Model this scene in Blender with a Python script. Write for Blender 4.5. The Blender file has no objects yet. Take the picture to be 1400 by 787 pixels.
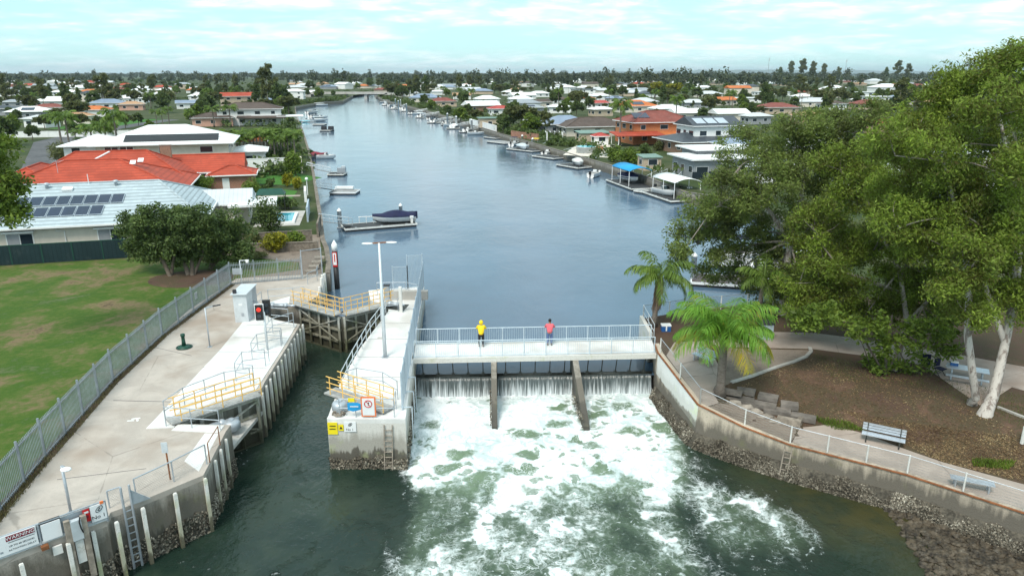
import bpy, math, random
import numpy as np
from mathutils import Vector, Matrix
R = random.Random(7)
NR = np.random.default_rng(11)
rad = math.radians
SC = bpy.context.scene
COL = SC.collection
CAMH, FPX, TILT = 18.9, 981.0, rad(16.6)
DECK, LOW, LAND = 1.7, -1.2, 1.9

def at(u, v, z=LAND):
    """photo pixel (1400 px wide) -> point of the horizontal plane at height z"""
    x = (u-700)/FPX; y = -(v-393.5)/FPX
    d = (x, math.cos(TILT)+y*math.sin(TILT), -math.sin(TILT)+y*math.cos(TILT))
    t = (z-CAMH)/d[2]
    return Vector((d[0]*t, d[1]*t, z))
def vx(u, v, y):
    """photo pixel -> point of the upright plane at distance y"""
    a = (u-700)/FPX; b = -(v-393.5)/FPX
    d = (a, math.cos(TILT)+b*math.sin(TILT), -math.sin(TILT)+b*math.cos(TILT))
    t = y/d[1]
    return Vector((d[0]*t, y, CAMH+d[2]*t))

# ------------------------------------------------------------------ materials
def nodes(name):
    m = bpy.data.materials.new(name); m.use_nodes = True
    nt = m.node_tree
    return m, nt, nt.nodes['Principled BSDF']
class NB:
    def __init__(s, nt): s.nt = nt
    def n(s, t, **kw):
        o = s.nt.nodes.new(t)
        for k, v in kw.items(): setattr(o, k, v)
        return o
    def l(s, a, b): s.nt.links.new(a, b)
    def val(s, sock, v):
        if isinstance(v, (int, float, tuple, list)): sock.default_value = v
        else: s.l(v, sock)
    def math(s, op, a, b=0.0, c=None, clamp=False):
        o = s.n('ShaderNodeMath', operation=op, use_clamp=clamp)
        s.val(o.inputs[0], a); s.val(o.inputs[1], b)
        if c is not None: s.val(o.inputs[2], c)
        return o.outputs[0]
    def smooth(s, x, a, b, lo=0.0, hi=1.0):
        o = s.n('ShaderNodeMapRange', interpolation_type='SMOOTHSTEP')
        for i, v in enumerate((x, a, b, lo, hi)): s.val(o.inputs[i], v)
        return o.outputs[0]
    def mix(s, f, a, b, blend='MIX'):
        o = s.n('ShaderNodeMix', data_type='RGBA', blend_type=blend)
        s.val(o.inputs[0], f)
        for i, v in ((6, a), (7, b)):
            s.val(o.inputs[i], (*v, 1) if isinstance(v, tuple) and len(v) == 3 else v)
        return o.outputs[2]
    def pos(s): return s.n('ShaderNodeNewGeometry').outputs['Position']
    def mapping(s, vec, scale=(1,1,1), rot=(0,0,0)):
        o = s.n('ShaderNodeMapping'); s.l(vec, o.inputs[0])
        o.inputs['Scale'].default_value = scale; o.inputs['Rotation'].default_value = rot
        return o.outputs[0]
    def noise(s, vec, scale, detail=4, rough=.55, dist=0.0):
        o = s.n('ShaderNodeTexNoise'); s.l(vec, o.inputs['Vector'])
        o.inputs['Scale'].default_value = scale; o.inputs['Detail'].default_value = detail
        o.inputs['Roughness'].default_value = rough; o.inputs['Distortion'].default_value = dist
        return o.outputs[0]
    def voro(s, vec, scale, feature='F1', rnd=1.0):
        o = s.n('ShaderNodeTexVoronoi', feature=feature); s.l(vec, o.inputs['Vector'])
        o.inputs['Scale'].default_value = scale; o.inputs['Randomness'].default_value = rnd
        return o.outputs[0]
    def sep(s, vec):
        o = s.n('ShaderNodeSeparateXYZ'); s.l(vec, o.inputs[0]); return o.outputs
    def ramp(s, f, stops):
        o = s.n('ShaderNodeValToRGB'); s.val(o.inputs[0], f)
        e = o.color_ramp.elements
        while len(e) < len(stops): e.new(.5)
        for i, (p, c) in enumerate(stops): e[i].position = p; e[i].color = (*c, 1)
        return o.outputs[0]
    def bump(s, h, strength, dist, bsdf):
        o = s.n('ShaderNodeBump'); s.val(o.inputs['Height'], h)
        o.inputs['Strength'].default_value = strength; o.inputs['Distance'].default_value = dist
        s.l(o.outputs[0], bsdf.inputs['Normal'])

def plain(name, c, rough=.6, metal=0.0, var=.18, scale=1.5, bump=0.0, spec=.4, dirt=None):
    """base colour broken up by two scales of noise (weathering), optional dirt colour"""
    m, nt, b = nodes(name); k = NB(nt); p = k.pos()
    n1 = k.noise(p, scale, 5, .6); n2 = k.noise(p, scale*.17, 3)
    c0 = tuple(x*(1-var) for x in c); c1 = tuple(min(1, x*(1+var*.7)) for x in c)
    col = k.mix(k.smooth(k.math('ADD', k.math('MULTIPLY', n1, .6), k.math('MULTIPLY', n2, .4)), .35, .65), c0, c1)
    if dirt:
        col = k.mix(k.smooth(k.noise(p, scale*.6, 6, .7), .52, .72, 0, dirt[1]), col, dirt[0])
    k.l(col, b.inputs['Base Color'])
    b.inputs['Roughness'].default_value = rough; b.inputs['Metallic'].default_value = metal
    b.inputs['Specular IOR Level'].default_value = spec
    if bump: k.bump(k.noise(p, scale*6, 4), bump, .02, b)
    return m

def ground(name, stops, scale=.25, fine=6.0, rough=.95, bump=.5, bd=.06):
    m, nt, b = nodes(name); k = NB(nt); p = k.pos()
    a = k.noise(p, scale, 6, .62, .4); f = k.noise(p, fine, 4, .7)
    k.l(k.ramp(k.math('ADD', k.math('MULTIPLY', a, .72), k.math('MULTIPLY', f, .28)), stops), b.inputs['Base Color'])
    b.inputs['Roughness'].default_value = rough; b.inputs['Specular IOR Level'].default_value = .2
    k.bump(f, bump, bd, b)
    return m

def concrete(name, c, stain, crack=True, rough=.85, streak=False, amount=.6):
    m, nt, b = nodes(name); k = NB(nt); p = k.pos()
    n1 = k.noise(p, .5, 7, .65, .6); n2 = k.noise(p, 9, 4, .6); n3 = k.noise(p, .13, 4, .6)
    col = k.mix(k.smooth(n1, .38, .66), tuple(x*.82 for x in c), c)
    col = k.mix(k.smooth(n3, .48, .68, 0, amount), col, stain)
    col = k.mix(k.math('MULTIPLY', k.smooth(n2, .52, .75), .25), col, tuple(x*.55 for x in c))
    if streak:
        s = k.noise(k.mapping(p, (2.2, 2.2, .18)), 1.6, 5, .6)
        col = k.mix(k.smooth(s, .5, .72, 0, .75), col, stain)
    if crack:
        v = k.voro(k.mapping(p, (1, 1, 1)), .16, 'DISTANCE_TO_EDGE')
        w = k.math('ADD', v, k.math('MULTIPLY', k.math('SUBTRACT', k.noise(p, 1.4, 4), .5), .03))
        col = k.mix(k.smooth(w, .0, .006, .45, 0), col, tuple(x*.35 for x in c))
    k.l(col, b.inputs['Base Color']); b.inputs['Roughness'].default_value = rough
    b.inputs['Specular IOR Level'].default_value = .25
    k.bump(n2, .25, .02, b)
    return m

def tidal(name, top, mid, low, z0=LOW, z1=DECK, oyster=True):
    """concrete that has been standing in tidal water: growth and damp in bands with ragged edges"""
    m, nt, b = nodes(name); k = NB(nt); p = k.pos()
    st = k.noise(k.mapping(p, (1.5, 1.5, .16)), 1.7, 6, .65)
    n = k.noise(p, 1.3, 6, .65)
    z = k.sep(p)[2]
    h = k.math('DIVIDE', k.math('SUBTRACT', z, z0), z1-z0)
    h = k.math('ADD', h, k.math('MULTIPLY', k.math('SUBTRACT', st, .5), .75))
    h = k.math('ADD', h, k.math('MULTIPLY', k.math('SUBTRACT', n, .5), .35))
    col = k.ramp(h, [(.12, low), (.34, tuple(x*1.25 for x in low)), (.42, mid), (.66, mid), (.93, top)])
    f = k.noise(p, 14, 4, .65)
    col = k.mix(k.smooth(f, .5, .78, 0, .45), col, tuple(x*.5 for x in mid))
    g = k.smooth(k.noise(p, .8, 4, .6), .55, .7, 0, .5)
    col = k.mix(g, col, (mid[0]*1.1, mid[1]*1.25, mid[2]*.75))
    k.l(col, b.inputs['Base Color'])
    k.l(k.smooth(h, .1, .7, .55, .9), b.inputs['Roughness'])
    k.bump(f, .5, .05, b)
    return m

def tiles(name, c, rows=.0, ribs=.0, var=.25, rough=.7, grime=(.2,.18,.16), gr=.35, dark=.45):
    """roof cladding: courses follow height, ribs run down the slope"""
    m, nt, b = nodes(name); k = NB(nt); p = k.pos()
    tc = k.n('ShaderNodeTexCoord'); o = k.sep(tc.outputs['Object']); nn = k.sep(tc.outputs['Normal'])
    n1 = k.noise(p, .45, 6, .65); n2 = k.noise(p, 5, 3, .6)
    col = k.mix(k.smooth(n1, .35, .65), tuple(x*(1-var) for x in c), c)
    col = k.mix(k.smooth(k.noise(p, .9, 6, .7), .52, .72, 0, gr), col, grime)
    h = None
    if rows:
        fr = k.math('FRACT', k.math('DIVIDE', o[2], rows))
        line = k.smooth(fr, .1, .45, 1, 0)
        jx = k.math('SNAP', o[0], .4); jz = k.math('SNAP', o[2], rows)
        cb = k.n('ShaderNodeCombineXYZ'); k.l(jx, cb.inputs[0]); k.l(jz, cb.inputs[2]); k.l(k.math('SNAP', o[1], .3), cb.inputs[1])
        wn = k.n('ShaderNodeTexWhiteNoise'); k.l(cb.outputs[0], wn.inputs['Vector'])
        col = k.mix(k.math('MULTIPLY', wn.outputs[0], .45), col, tuple(x*.6 for x in c))
        col = k.mix(k.math('MULTIPLY', line, dark), col, tuple(x*.42 for x in c)); h = fr
    if ribs:
        ax = k.math('GREATER_THAN', k.math('ABSOLUTE', nn[0]), k.math('ABSOLUTE', nn[1]))
        co = k.math('ADD', k.math('MULTIPLY', o[1], ax), k.math('MULTIPLY', o[0], k.math('SUBTRACT', 1.0, ax)))
        fr = k.math('FRACT', k.math('DIVIDE', co, ribs))
        line = k.smooth(k.math('ABSOLUTE', k.math('SUBTRACT', fr, .5)), .34, .5)
        col = k.mix(k.math('MULTIPLY', line, dark), col, tuple(x*.5 for x in c)); h = line if h is None else h
    k.l(col, b.inputs['Base Color']); b.inputs['Roughness'].default_value = rough
    b.inputs['Specular IOR Level'].default_value = .3
    if h is not None: k.bump(h, .3, .03, b)
    return m

def bricks(name, c1, c2, mortar, sc=4.0):
    m, nt, b = nodes(name); k = NB(nt)
    tc = k.n('ShaderNodeTexCoord'); o = k.sep(tc.outputs['Object']); nn = k.sep(tc.outputs['Normal'])
    ax = k.math('GREATER_THAN', k.math('ABSOLUTE', nn[0]), k.math('ABSOLUTE', nn[1]))
    co = k.math('ADD', k.math('MULTIPLY', o[1], ax), k.math('MULTIPLY', o[0], k.math('SUBTRACT', 1.0, ax)))
    cb = k.n('ShaderNodeCombineXYZ'); k.l(co, cb.inputs[0]); k.l(o[2], cb.inputs[1])
    t = k.n('ShaderNodeTexBrick'); k.l(cb.outputs[0], t.inputs['Vector'])
    t.inputs['Color1'].default_value = (*c1, 1); t.inputs['Color2'].default_value = (*c2, 1); t.inputs['Mortar'].default_value = (*mortar, 1)
    t.inputs['Scale'].default_value = sc; t.inputs['Mortar Size'].default_value = .015
    n = k.noise(k.pos(), .6, 5, .65)
    col = k.mix(k.smooth(n, .45, .7, 0, .35), t.outputs[0], tuple(x*.5 for x in c1))
    k.l(col, b.inputs['Base Color']); b.inputs['Roughness'].default_value = .9
    return m

def foliage(name, stops, trans=.25, rough=.55):
    """each leaf has its own green"""
    m, nt, b = nodes(name); k = NB(nt); g = k.n('ShaderNodeNewGeometry')
    big = k.noise(g.outputs['Position'], .55, 3, .6)
    f = k.math('ADD', k.math('MULTIPLY', g.outputs['Random Per Island'], .6), k.math('MULTIPLY', k.smooth(big, .3, .7), .4))
    col = k.ramp(f, stops)
    k.l(col, b.inputs['Base Color']); b.inputs['Roughness'].default_value = rough
    b.inputs['Specular IOR Level'].default_value = .25
    t = k.n('ShaderNodeBsdfTranslucent'); k.l(col, t.inputs[0])
    mx = k.n('ShaderNodeMixShader'); mx.inputs[0].default_value = trans
    k.l(b.outputs[0], mx.inputs[1]); k.l(t.outputs[0], mx.inputs[2])
    k.l(mx.outputs[0], nt.nodes['Material Output'].inputs[0])
    return m

def bark(name, c, patch, amt=.5, stretch=.35):
    m, nt, b = nodes(name); k = NB(nt); p = k.pos()
    n = k.noise(k.mapping(p, (1, 1, stretch)), 3.2, 5, .65, .4)
    f = k.noise(k.mapping(p, (1, 1, .25)), 14, 4, .6)
    col = k.mix(k.smooth(n, .48, .6, 0, amt), c, patch)
    col = k.mix(k.smooth(f, .5, .75, 0, .4), col, tuple(x*.5 for x in c))
    k.l(col, b.inputs['Base Color']); b.inputs['Roughness'].default_value = .9; k.bump(f, .5, .03, b)
    return m

def mesh_fence_mat(name, c, cell=.06, th=.22):
    """woven wire: real holes in the sheet"""
    m, nt, b = nodes(name); k = NB(nt); p = k.sep(k.n('ShaderNodeTexCoord').outputs['Object'])
    s = k.math('ADD', p[0], p[1])
    u = k.math('FRACT', k.math('DIVIDE', k.math('ADD', s, p[2]), cell)); v = k.math('FRACT', k.math('DIVIDE', k.math('SUBTRACT', s, p[2]), cell))
    w = k.math('MAXIMUM', k.math('LESS_THAN', u, th), k.math('LESS_THAN', v, th))
    b.inputs['Base Color'].default_value = (*c, 1); b.inputs['Metallic'].default_value = .4; b.inputs['Roughness'].default_value = .5
    t = k.n('ShaderNodeBsdfTransparent'); mx = k.n('ShaderNodeMixShader'); k.l(w, mx.inputs[0])
    k.l(t.outputs[0], mx.inputs[1]); k.l(b.outputs[0], mx.inputs[2]); k.l(mx.outputs[0], nt.nodes['Material Output'].inputs[0])
    return m

def glass(name, c=(.02,.03,.04)):
    m, nt, b = nodes(name); b.inputs['Base Color'].default_value = (*c, 1)
    b.inputs['Roughness'].default_value = .08; b.inputs['Specular IOR Level'].default_value = .6
    return m

MT = {}
MT['concrete'] = concrete('weathered_concrete', (.49,.435,.385), (.31,.245,.195), amount=.9)
MT['concrete_white'] = concrete('new_concrete', (.78,.77,.75), (.50,.46,.42), crack=False, amount=.85)
MT['concrete_grey'] = concrete('grey_concrete', (.52,.50,.47), (.30,.28,.25), crack=False, streak=True)
MT['path'] = concrete('path_concrete', (.41,.345,.30), (.25,.175,.135), amount=.85)
MT['tidal'] = tidal('tidal_concrete', (.33,.30,.26), (.135,.12,.098), (.06,.053,.042))
MT['tidal_pale'] = tidal('tidal_pale_concrete', (.62,.60,.56), (.36,.34,.30), (.09,.08,.065), z0=-.9, z1=1.2)
MT['tidal_right'] = tidal('tidal_bank_concrete', (.52,.44,.35), (.15,.13,.105), (.07,.06,.048), z0=-1.7, z1=1.05)
MT['oyster'] = None
MT['galv'] = plain('galvanised_steel', (.42,.46,.50), .45, .35, .15, 3)
MT['galv_light'] = plain('light_galvanised_steel', (.60,.64,.67), .45, .25, .1, 3)
MT['rail'] = plain('painted_grey_rail', (.52,.60,.66), .5, .1, .1, 4)
MT['fence_blue'] = plain('grey_blue_fence_steel', (.42,.50,.57), .5, .15, .12, 3)
MT['yellow_rail'] = plain('yellow_painted_rail', (.82,.50,.14), .5, 0, .15, 5, dirt=((.35,.2,.08),.4))
MT['yellow'] = plain('yellow_paint', (.85,.68,.02), .5, var=.06)
MT['red'] = plain('red_paint', (.55,.02,.02), .5, var=.08)
MT['orange'] = plain('orange_paint', (.80,.20,.06), .5, var=.08)
MT['white'] = plain('white_paint', (.80,.80,.80), .5, var=.07)
MT['white_worn'] = plain('worn_white_paint', (.70,.69,.66), .6, var=.12, scale=3, dirt=((.25,.22,.15),.7))
MT['black'] = plain('black_paint', (.02,.02,.022), .5, var=.2)
MT['rubber'] = plain('dark_rubber', (.035,.035,.04), .7, var=.3)
MT['rust'] = plain('rusty_steel', (.26,.10,.04), .9, var=.4, scale=4)
MT['steel_dark'] = plain('dark_wet_steel', (.05,.055,.05), .5, .3, .4, 4)
MT['gate'] = tidal('gate_steel', (.50,.50,.46), (.22,.21,.16), (.05,.05,.03), z0=-1.6, z1=1.7)
MT['gate_dark'] = tidal('gate_plate', (.24,.24,.21), (.09,.085,.06), (.035,.033,.02), z0=-1.6, z1=1.7)
MT['plank'] = plain('grey_walkway_plank', (.36,.36,.35), .8, var=.25, scale=5)
MT['timber'] = plain('weathered_timber', (.19,.16,.13), .9, var=.4, scale=4, bump=.4)
MT['timber_pale'] = plain('pale_timber', (.33,.28,.23), .9, var=.35, scale=4, bump=.4)
MT['blue_box'] = plain('blue_plastic', (.02,.10,.30), .4, var=.1)
MT['blue_cloth'] = plain('bright_blue_cloth', (.02,.30,.62), .8, var=.12)
MT['navy'] = plain('navy_canvas', (.010,.013,.055), .75, var=.25, scale=2, bump=.3)
MT['green_metal'] = plain('dark_green_paint', (.01,.06,.04), .5, var=.2)
MT['alu'] = plain('aluminium_slat', (.55,.60,.66), .35, .5, .1, 3)
MT['hydrant'] = MT['green_metal']
MT['deck_black'] = plain('dark_pontoon_deck', (.045,.047,.05), .75, var=.3, scale=2)
MT['deck_brown'] = plain('brown_pontoon_deck', (.09,.07,.07), .8, var=.25, scale=2)
MT['deck_grey'] = plain('grey_pontoon_deck', (.30,.30,.30), .8, var=.25, scale=2)
MT['hull'] = plain('white_gelcoat', (.80,.80,.80), .25, var=.04)
MT['glass'] = glass('window_glass')
MT['screen'] = glass('windscreen', (.03,.05,.06))
MT['chain'] = mesh_fence_mat('chain_wire', (.36,.37,.37), .14, .055)
MT['fine_mesh'] = mesh_fence_mat('fine_dark_wire', (.16,.16,.16), .12, .14)
MT['picket_steel'] = plain('weathered_picket_steel', (.29,.33,.37), .5, .3, .2, 3)
MT['paper'] = plain('sign_white', (.78,.79,.80), .5, var=.03)
MT['asphalt'] = plain('asphalt', (.10,.10,.105), .9, var=.3, scale=.6)
MT['lawn'] = ground('park_lawn', [(.30,(.065,.045,.028)),(.40,(.175,.130,.070)),(.455,(.115,.115,.042)),(.51,(.068,.108,.018)),(.58,(.042,.092,.010)),(.64,(.085,.112,.042)),(.72,(.135,.115,.06)),(.85,(.055,.10,.02))], .26, 2.6)
MT['garden_lawn'] = ground('garden_lawn', [(.3,(.05,.10,.02)),(.5,(.05,.15,.025)),(.8,(.08,.17,.03))], .4, 6)
MT['litter'] = ground('leaf_litter_soil', [(.3,(.055,.036,.027)),(.44,(.095,.058,.042)),(.52,(.075,.060,.034)),(.60,(.12,.072,.05)),(.75,(.19,.125,.085))], .35, 9, bump=.8)
MT['land'] = ground('suburb_ground', [(.3,(.026,.040,.015)),(.45,(.040,.060,.018)),(.56,(.065,.075,.032)),(.66,(.16,.145,.11)),(.75,(.05,.06,.025))], .09, .9)
MT['sand'] = ground('bare_sandy_soil', [(.3,(.13,.10,.08)),(.5,(.24,.195,.16)),(.7,(.17,.13,.10))], .8, 6)
MT['oyster'] = foliage('oyster_shell', [(.05,(.035,.03,.022)),(.35,(.10,.085,.065)),(.7,(.26,.23,.18)),(1,(.62,.57,.48))], .0, .85)
MT['oyster_bed'] = plain('oyster_bed', (.09,.078,.06), .9, var=.6, scale=9, bump=.6)
MT['skin'] = plain('skin', (.30,.16,.10), .6, var=.08)
MT['hair'] = plain('dark_hair', (.012,.010,.010), .7, var=.2)
MT['jacket'] = plain('yellow_raincoat', (.85,.58,.01), .6, var=.08, scale=5)
MT['pants'] = plain('black_trousers', (.012,.012,.014), .8, var=.3, scale=5)
MT['shirt'] = plain('pink_red_shirt', (.68,.13,.16), .8, var=.12, scale=6)
MT['jeans'] = plain('blue_jeans', (.10,.15,.30), .85, var=.2, scale=6)
MT['shoe'] = plain('dark_shoe', (.03,.025,.02), .7, var=.2)
MT['white_rock'] = plain('pale_stone', (.30,.26,.22), .9, var=.5, scale=2.5, bump=.6)
MT['rock'] = plain('wet_oyster_rock', (.070,.054,.036), .7, var=.8, scale=5, bump=.8, dirt=((.22,.19,.15),.5))
MT['stone'] = plain('grey_stone_slab', (.19,.165,.145), .9, var=.35, scale=2, bump=.5)
MT['slate'] = MT['steel_dark']
# foliage and bark
MT['gum_leaf'] = foliage('gum_leaves', [(.05,(.090,.076,.020)),(.3,(.130,.155,.028)),(.6,(.185,.255,.038)),(.85,(.27,.375,.048)),(1,(.39,.46,.09))], .42)
MT['gum_leaf_grey'] = foliage('grey_gum_leaves', [(.05,(.085,.088,.034)),(.4,(.140,.175,.048)),(.75,(.200,.270,.062)),(1,(.29,.34,.09))], .40)
MT['fig_leaf'] = foliage('dark_fig_leaves', [(.05,(.045,.068,.024)),(.5,(.092,.140,.040)),(.85,(.155,.215,.062)),(1,(.22,.27,.09))], .3)
MT['yellow_leaf'] = foliage('yellow_green_leaves', [(.1,(.10,.11,.010)),(.5,(.22,.22,.014)),(1,(.42,.36,.02))], .25)
MT['bright_leaf'] = foliage('bright_green_leaves', [(.1,(.065,.095,.016)),(.5,(.125,.19,.026)),(1,(.22,.29,.045))], .3)
MT['dark_leaf'] = foliage('dark_green_leaves', [(.1,(.045,.068,.020)),(.5,(.085,.125,.034)),(1,(.150,.200,.055))], .28)
MT['olive_leaf'] = foliage('olive_leaves', [(.1,(.068,.078,.026)),(.5,(.115,.130,.042)),(1,(.185,.205,.075))], .28)
MT['frond'] = foliage('palm_fronds', [(.05,(.065,.105,.02)),(.5,(.115,.19,.03)),(1,(.20,.28,.055))], .3)
MT['frond_bright'] = foliage('bright_palm_fronds', [(.03,(.30,.28,.03)),(.18,(.16,.27,.03)),(.6,(.13,.30,.035)),(1,(.24,.42,.06))], .3)
MT['frond_dry'] = foliage('yellowing_palm_fronds', [(.05,(.40,.28,.03)),(.5,(.36,.33,.04)),(1,(.22,.30,.04))], .3)
MT['thatch'] = foliage('dead_frond_skirt', [(.1,(.10,.06,.04)),(.6,(.20,.13,.09)),(1,(.30,.2,.14))], .1)
MT['gum_bark'] = bark('pale_gum_bark', (.47,.43,.39), (.17,.13,.11), .9, .4)
MT['limb_bark'] = bark('grey_limb_bark', (.30,.26,.22), (.14,.11,.09), .6)
MT['bark'] = bark('brown_bark', (.14,.11,.085), (.07,.055,.04), .6)
MT['palm_bark'] = bark('palm_bark', (.20,.165,.14), (.10,.08,.065), .6, 3.0)

# ------------------------------------------------------------------ meshes
class MB:
    def __init__(s): s.v = []; s.f = []
    def add(s, vs, fs):
        o = len(s.v); s.v += [tuple(v) for v in vs]; s.f += [tuple(i+o for i in f) for f in fs]; return s
    def box(s, c, d, rz=0.0, m=None):
        x, y, z = d[0]/2, d[1]/2, d[2]/2
        vs = [Vector((a*x, b*y, e*z)) for a in (-1,1) for b in (-1,1) for e in (-1,1)]
        if rz: r = Matrix.Rotation(rz, 3, 'Z'); vs = [r @ v for v in vs]
        c = Vector(c); vs = [v+c for v in vs]
        return s.add(vs, [(0,1,3,2),(4,6,7,5),(0,4,5,1),(2,3,7,6),(0,2,6,4),(1,5,7,3)])
    def beam(s, p, q, w, h, up=(0,0,1)):
        p, q = Vector(p), Vector(q); d = (q-p).normalized(); u = Vector(up)
        if abs(d.dot(u)) > .98: u = Vector((1,0,0)) if abs(d.x) < .9 else Vector((0,1,0))
        a = d.cross(u).normalized(); b = a.cross(d).normalized()
        vs = [e + a*(i*w/2) + b*(j*h/2) for e in (p, q) for i in (-1,1) for j in (-1,1)]
        return s.add(vs, [(0,1,3,2),(4,6,7,5),(0,4,5,1),(2,3,7,6),(0,2,6,4),(1,5,7,3)])
    def tube(s, pts, r, n=8, r2=None, cap=True):
        pts = [Vector(p) for p in pts]; k = len(pts); o = len(s.v); up = None
        for i, p in enumerate(pts):
            d = (pts[min(i+1,k-1)]-pts[max(i-1,0)]).normalized()
            if up is None or abs(d.dot(up)) > .95: up = Vector((0,0,1)) if abs(d.z) < .9 else Vector((1,0,0))
            a = d.cross(up).normalized(); b = a.cross(d)
            rr = (r[i] if isinstance(r, (list, tuple)) else r if r2 is None else r+(r2-r)*i/max(1,k-1))
            for j in range(n):
                t = 2*math.pi*j/n
                s.v.append(tuple(p + a*(math.cos(t)*rr) + b*(math.sin(t)*rr)))
        for i in range(k-1):
            for j in range(n):
                j2 = (j+1) % n
                s.f.append((o+i*n+j, o+i*n+j2, o+(i+1)*n+j2, o+(i+1)*n+j))
        if cap:
            s.f.append(tuple(o+j for j in reversed(range(n)))); s.f.append(tuple(o+(k-1)*n+j for j in range(n)))
        return s
    def lathe(s, c, prof, n=14):
        o = len(s.v); c = Vector(c)
        for r, z in prof:
            for j in range(n):
                t = 2*math.pi*j/n; s.v.append((c.x+r*math.cos(t), c.y+r*math.sin(t), c.z+z))
        for i in range(len(prof)-1):
            for j in range(n):
                j2 = (j+1) % n; s.f.append((o+i*n+j, o+i*n+j2, o+(i+1)*n+j2, o+(i+1)*n+j))
        s.f.append(tuple(o+j for j in reversed(range(n)))); s.f.append(tuple(o+(len(prof)-1)*n+j for j in range(n)))
        return s
    def prism(s, poly, z0, z1):
        """upright prism over a plan polygon; z1 may be a list of heights"""
        k = len(poly); ar = sum(poly[i][0]*poly[(i+1)%k][1]-poly[(i+1)%k][0]*poly[i][1] for i in range(k))
        if ar < 0:
            poly = poly[::-1]
            if isinstance(z1, list): z1 = z1[::-1]
        tz = z1 if isinstance(z1, list) else [z1]*k
        vs = [(p[0],p[1],z0) for p in poly] + [(p[0],p[1],tz[i]) for i, p in enumerate(poly)]
        return s.add(vs, [tuple(reversed(range(k))), tuple(range(k,2*k))] + [(i,(i+1)%k,(i+1)%k+k,i+k) for i in range(k)])
    def ball(s, c, r, n=10, m=7):
        o = len(s.v); c = Vector(c); rx, ry, rz = r if isinstance(r, (tuple, list)) else (r,r,r)
        s.v.append((c.x,c.y,c.z-rz))
        for i in range(1, m):
            a = math.pi*i/m - math.pi/2
            for j in range(n):
                t = 2*math.pi*j/n; s.v.append((c.x+rx*math.cos(a)*math.cos(t), c.y+ry*math.cos(a)*math.sin(t), c.z+rz*math.sin(a)))
        s.v.append((c.x,c.y,c.z+rz)); e = len(s.v)-1
        for j in range(n):
            s.f.append((o, o+1+(j+1)%n, o+1+j)); s.f.append((e, o+1+(m-2)*n+j, o+1+(m-2)*n+(j+1)%n))
        for i in range(m-2):
            for j in range(n):
                a = o+1+i*n+j; b = o+1+i*n+(j+1)%n; s.f.append((a, b, b+n, a+n))
        return s
    def quad(s, *p): return s.add(p, [tuple(range(len(p)))])
    def build(s, name, mat, parent=None, smooth=False, loc=None, local=False):
        me = bpy.data.meshes.new(name)
        o = bpy.data.objects.new(name, me)
        vs = s.v
        if parent is not None:
            o.parent = parent
            if not local and parent.name in ROOTS:
                inv = ROOTS[parent.name]; vs = [tuple(inv @ Vector(v)) for v in vs]
                ROOTS[o.name] = inv
        elif loc is not None:
            o.location = loc; L = Vector(loc); vs = [tuple(Vector(v)-L) for v in vs]
            ROOTS[o.name] = Matrix.Translation(-L)
        me.from_pydata(vs, [], s.f); me.update()
        if smooth: me.polygons.foreach_set('use_smooth', [True]*len(me.polygons))
        me.materials.append(MT[mat] if isinstance(mat, str) else mat)
        COL.objects.link(o)
        return o
ROOTS = {}   # world -> local of every placed root, so that parts can be written in world coordinates
USED = {}

def tag(o, label=None, cat=None, group=None, kind=None):
    if label:
        o['label'] = label
        USED.setdefault(label, []).append(o)
    if cat: o['category'] = cat
    if group: o['group'] = group
    if kind: o['kind'] = kind
    return o
def thing(name, label, cat, loc=(0,0,0), rz=0.0, group=None):
    o = bpy.data.objects.new(name, None); COL.objects.link(o)
    o.empty_display_size = .3; o.location = loc; o.rotation_euler = (0,0,rz)
    ROOTS[o.name] = (Matrix.Translation(Vector(loc)) @ Matrix.Rotation(rz, 4, 'Z')).inverted()
    return tag(o, label, cat, group)
def single(mb, name, mat, label, cat, loc, group=None, smooth=False):
    return tag(mb.build(name, mat, None, smooth, loc), label, cat, group)
def struct(mb, name, mat, kind='structure'):
    return tag(mb.build(name, mat, None), kind=kind)
def copy_tree(o, parent=None):
    c = o.copy(); COL.objects.link(c); c.parent = parent
    for ch in o.children: copy_tree(ch, c)
    return c
def place(proto, loc, rz=0.0, label=None, group=None, sc=1.0, mats=None):
    c = copy_tree(proto); c.location = loc; c.rotation_euler = (0,0,rz)
    c.scale = sc if isinstance(sc, (tuple, list)) else (sc,sc,sc)
    if label: tag(c, label)
    if group: c['group'] = group
    if mats: recolour(c, mats)
    return c
def recolour(c, mats):
    for o in [c]+list(c.children_recursive):
        for key, m in mats.items():
            if o.type == 'MESH' and o.name.split('.')[0] == key:
                o.material_slots[0].link = 'OBJECT'; o.material_slots[0].material = MT[m] if isinstance(m, str) else m
def drop(o):
    for c in list(o.children_recursive)+[o]: bpy.data.objects.remove(c)

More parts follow.
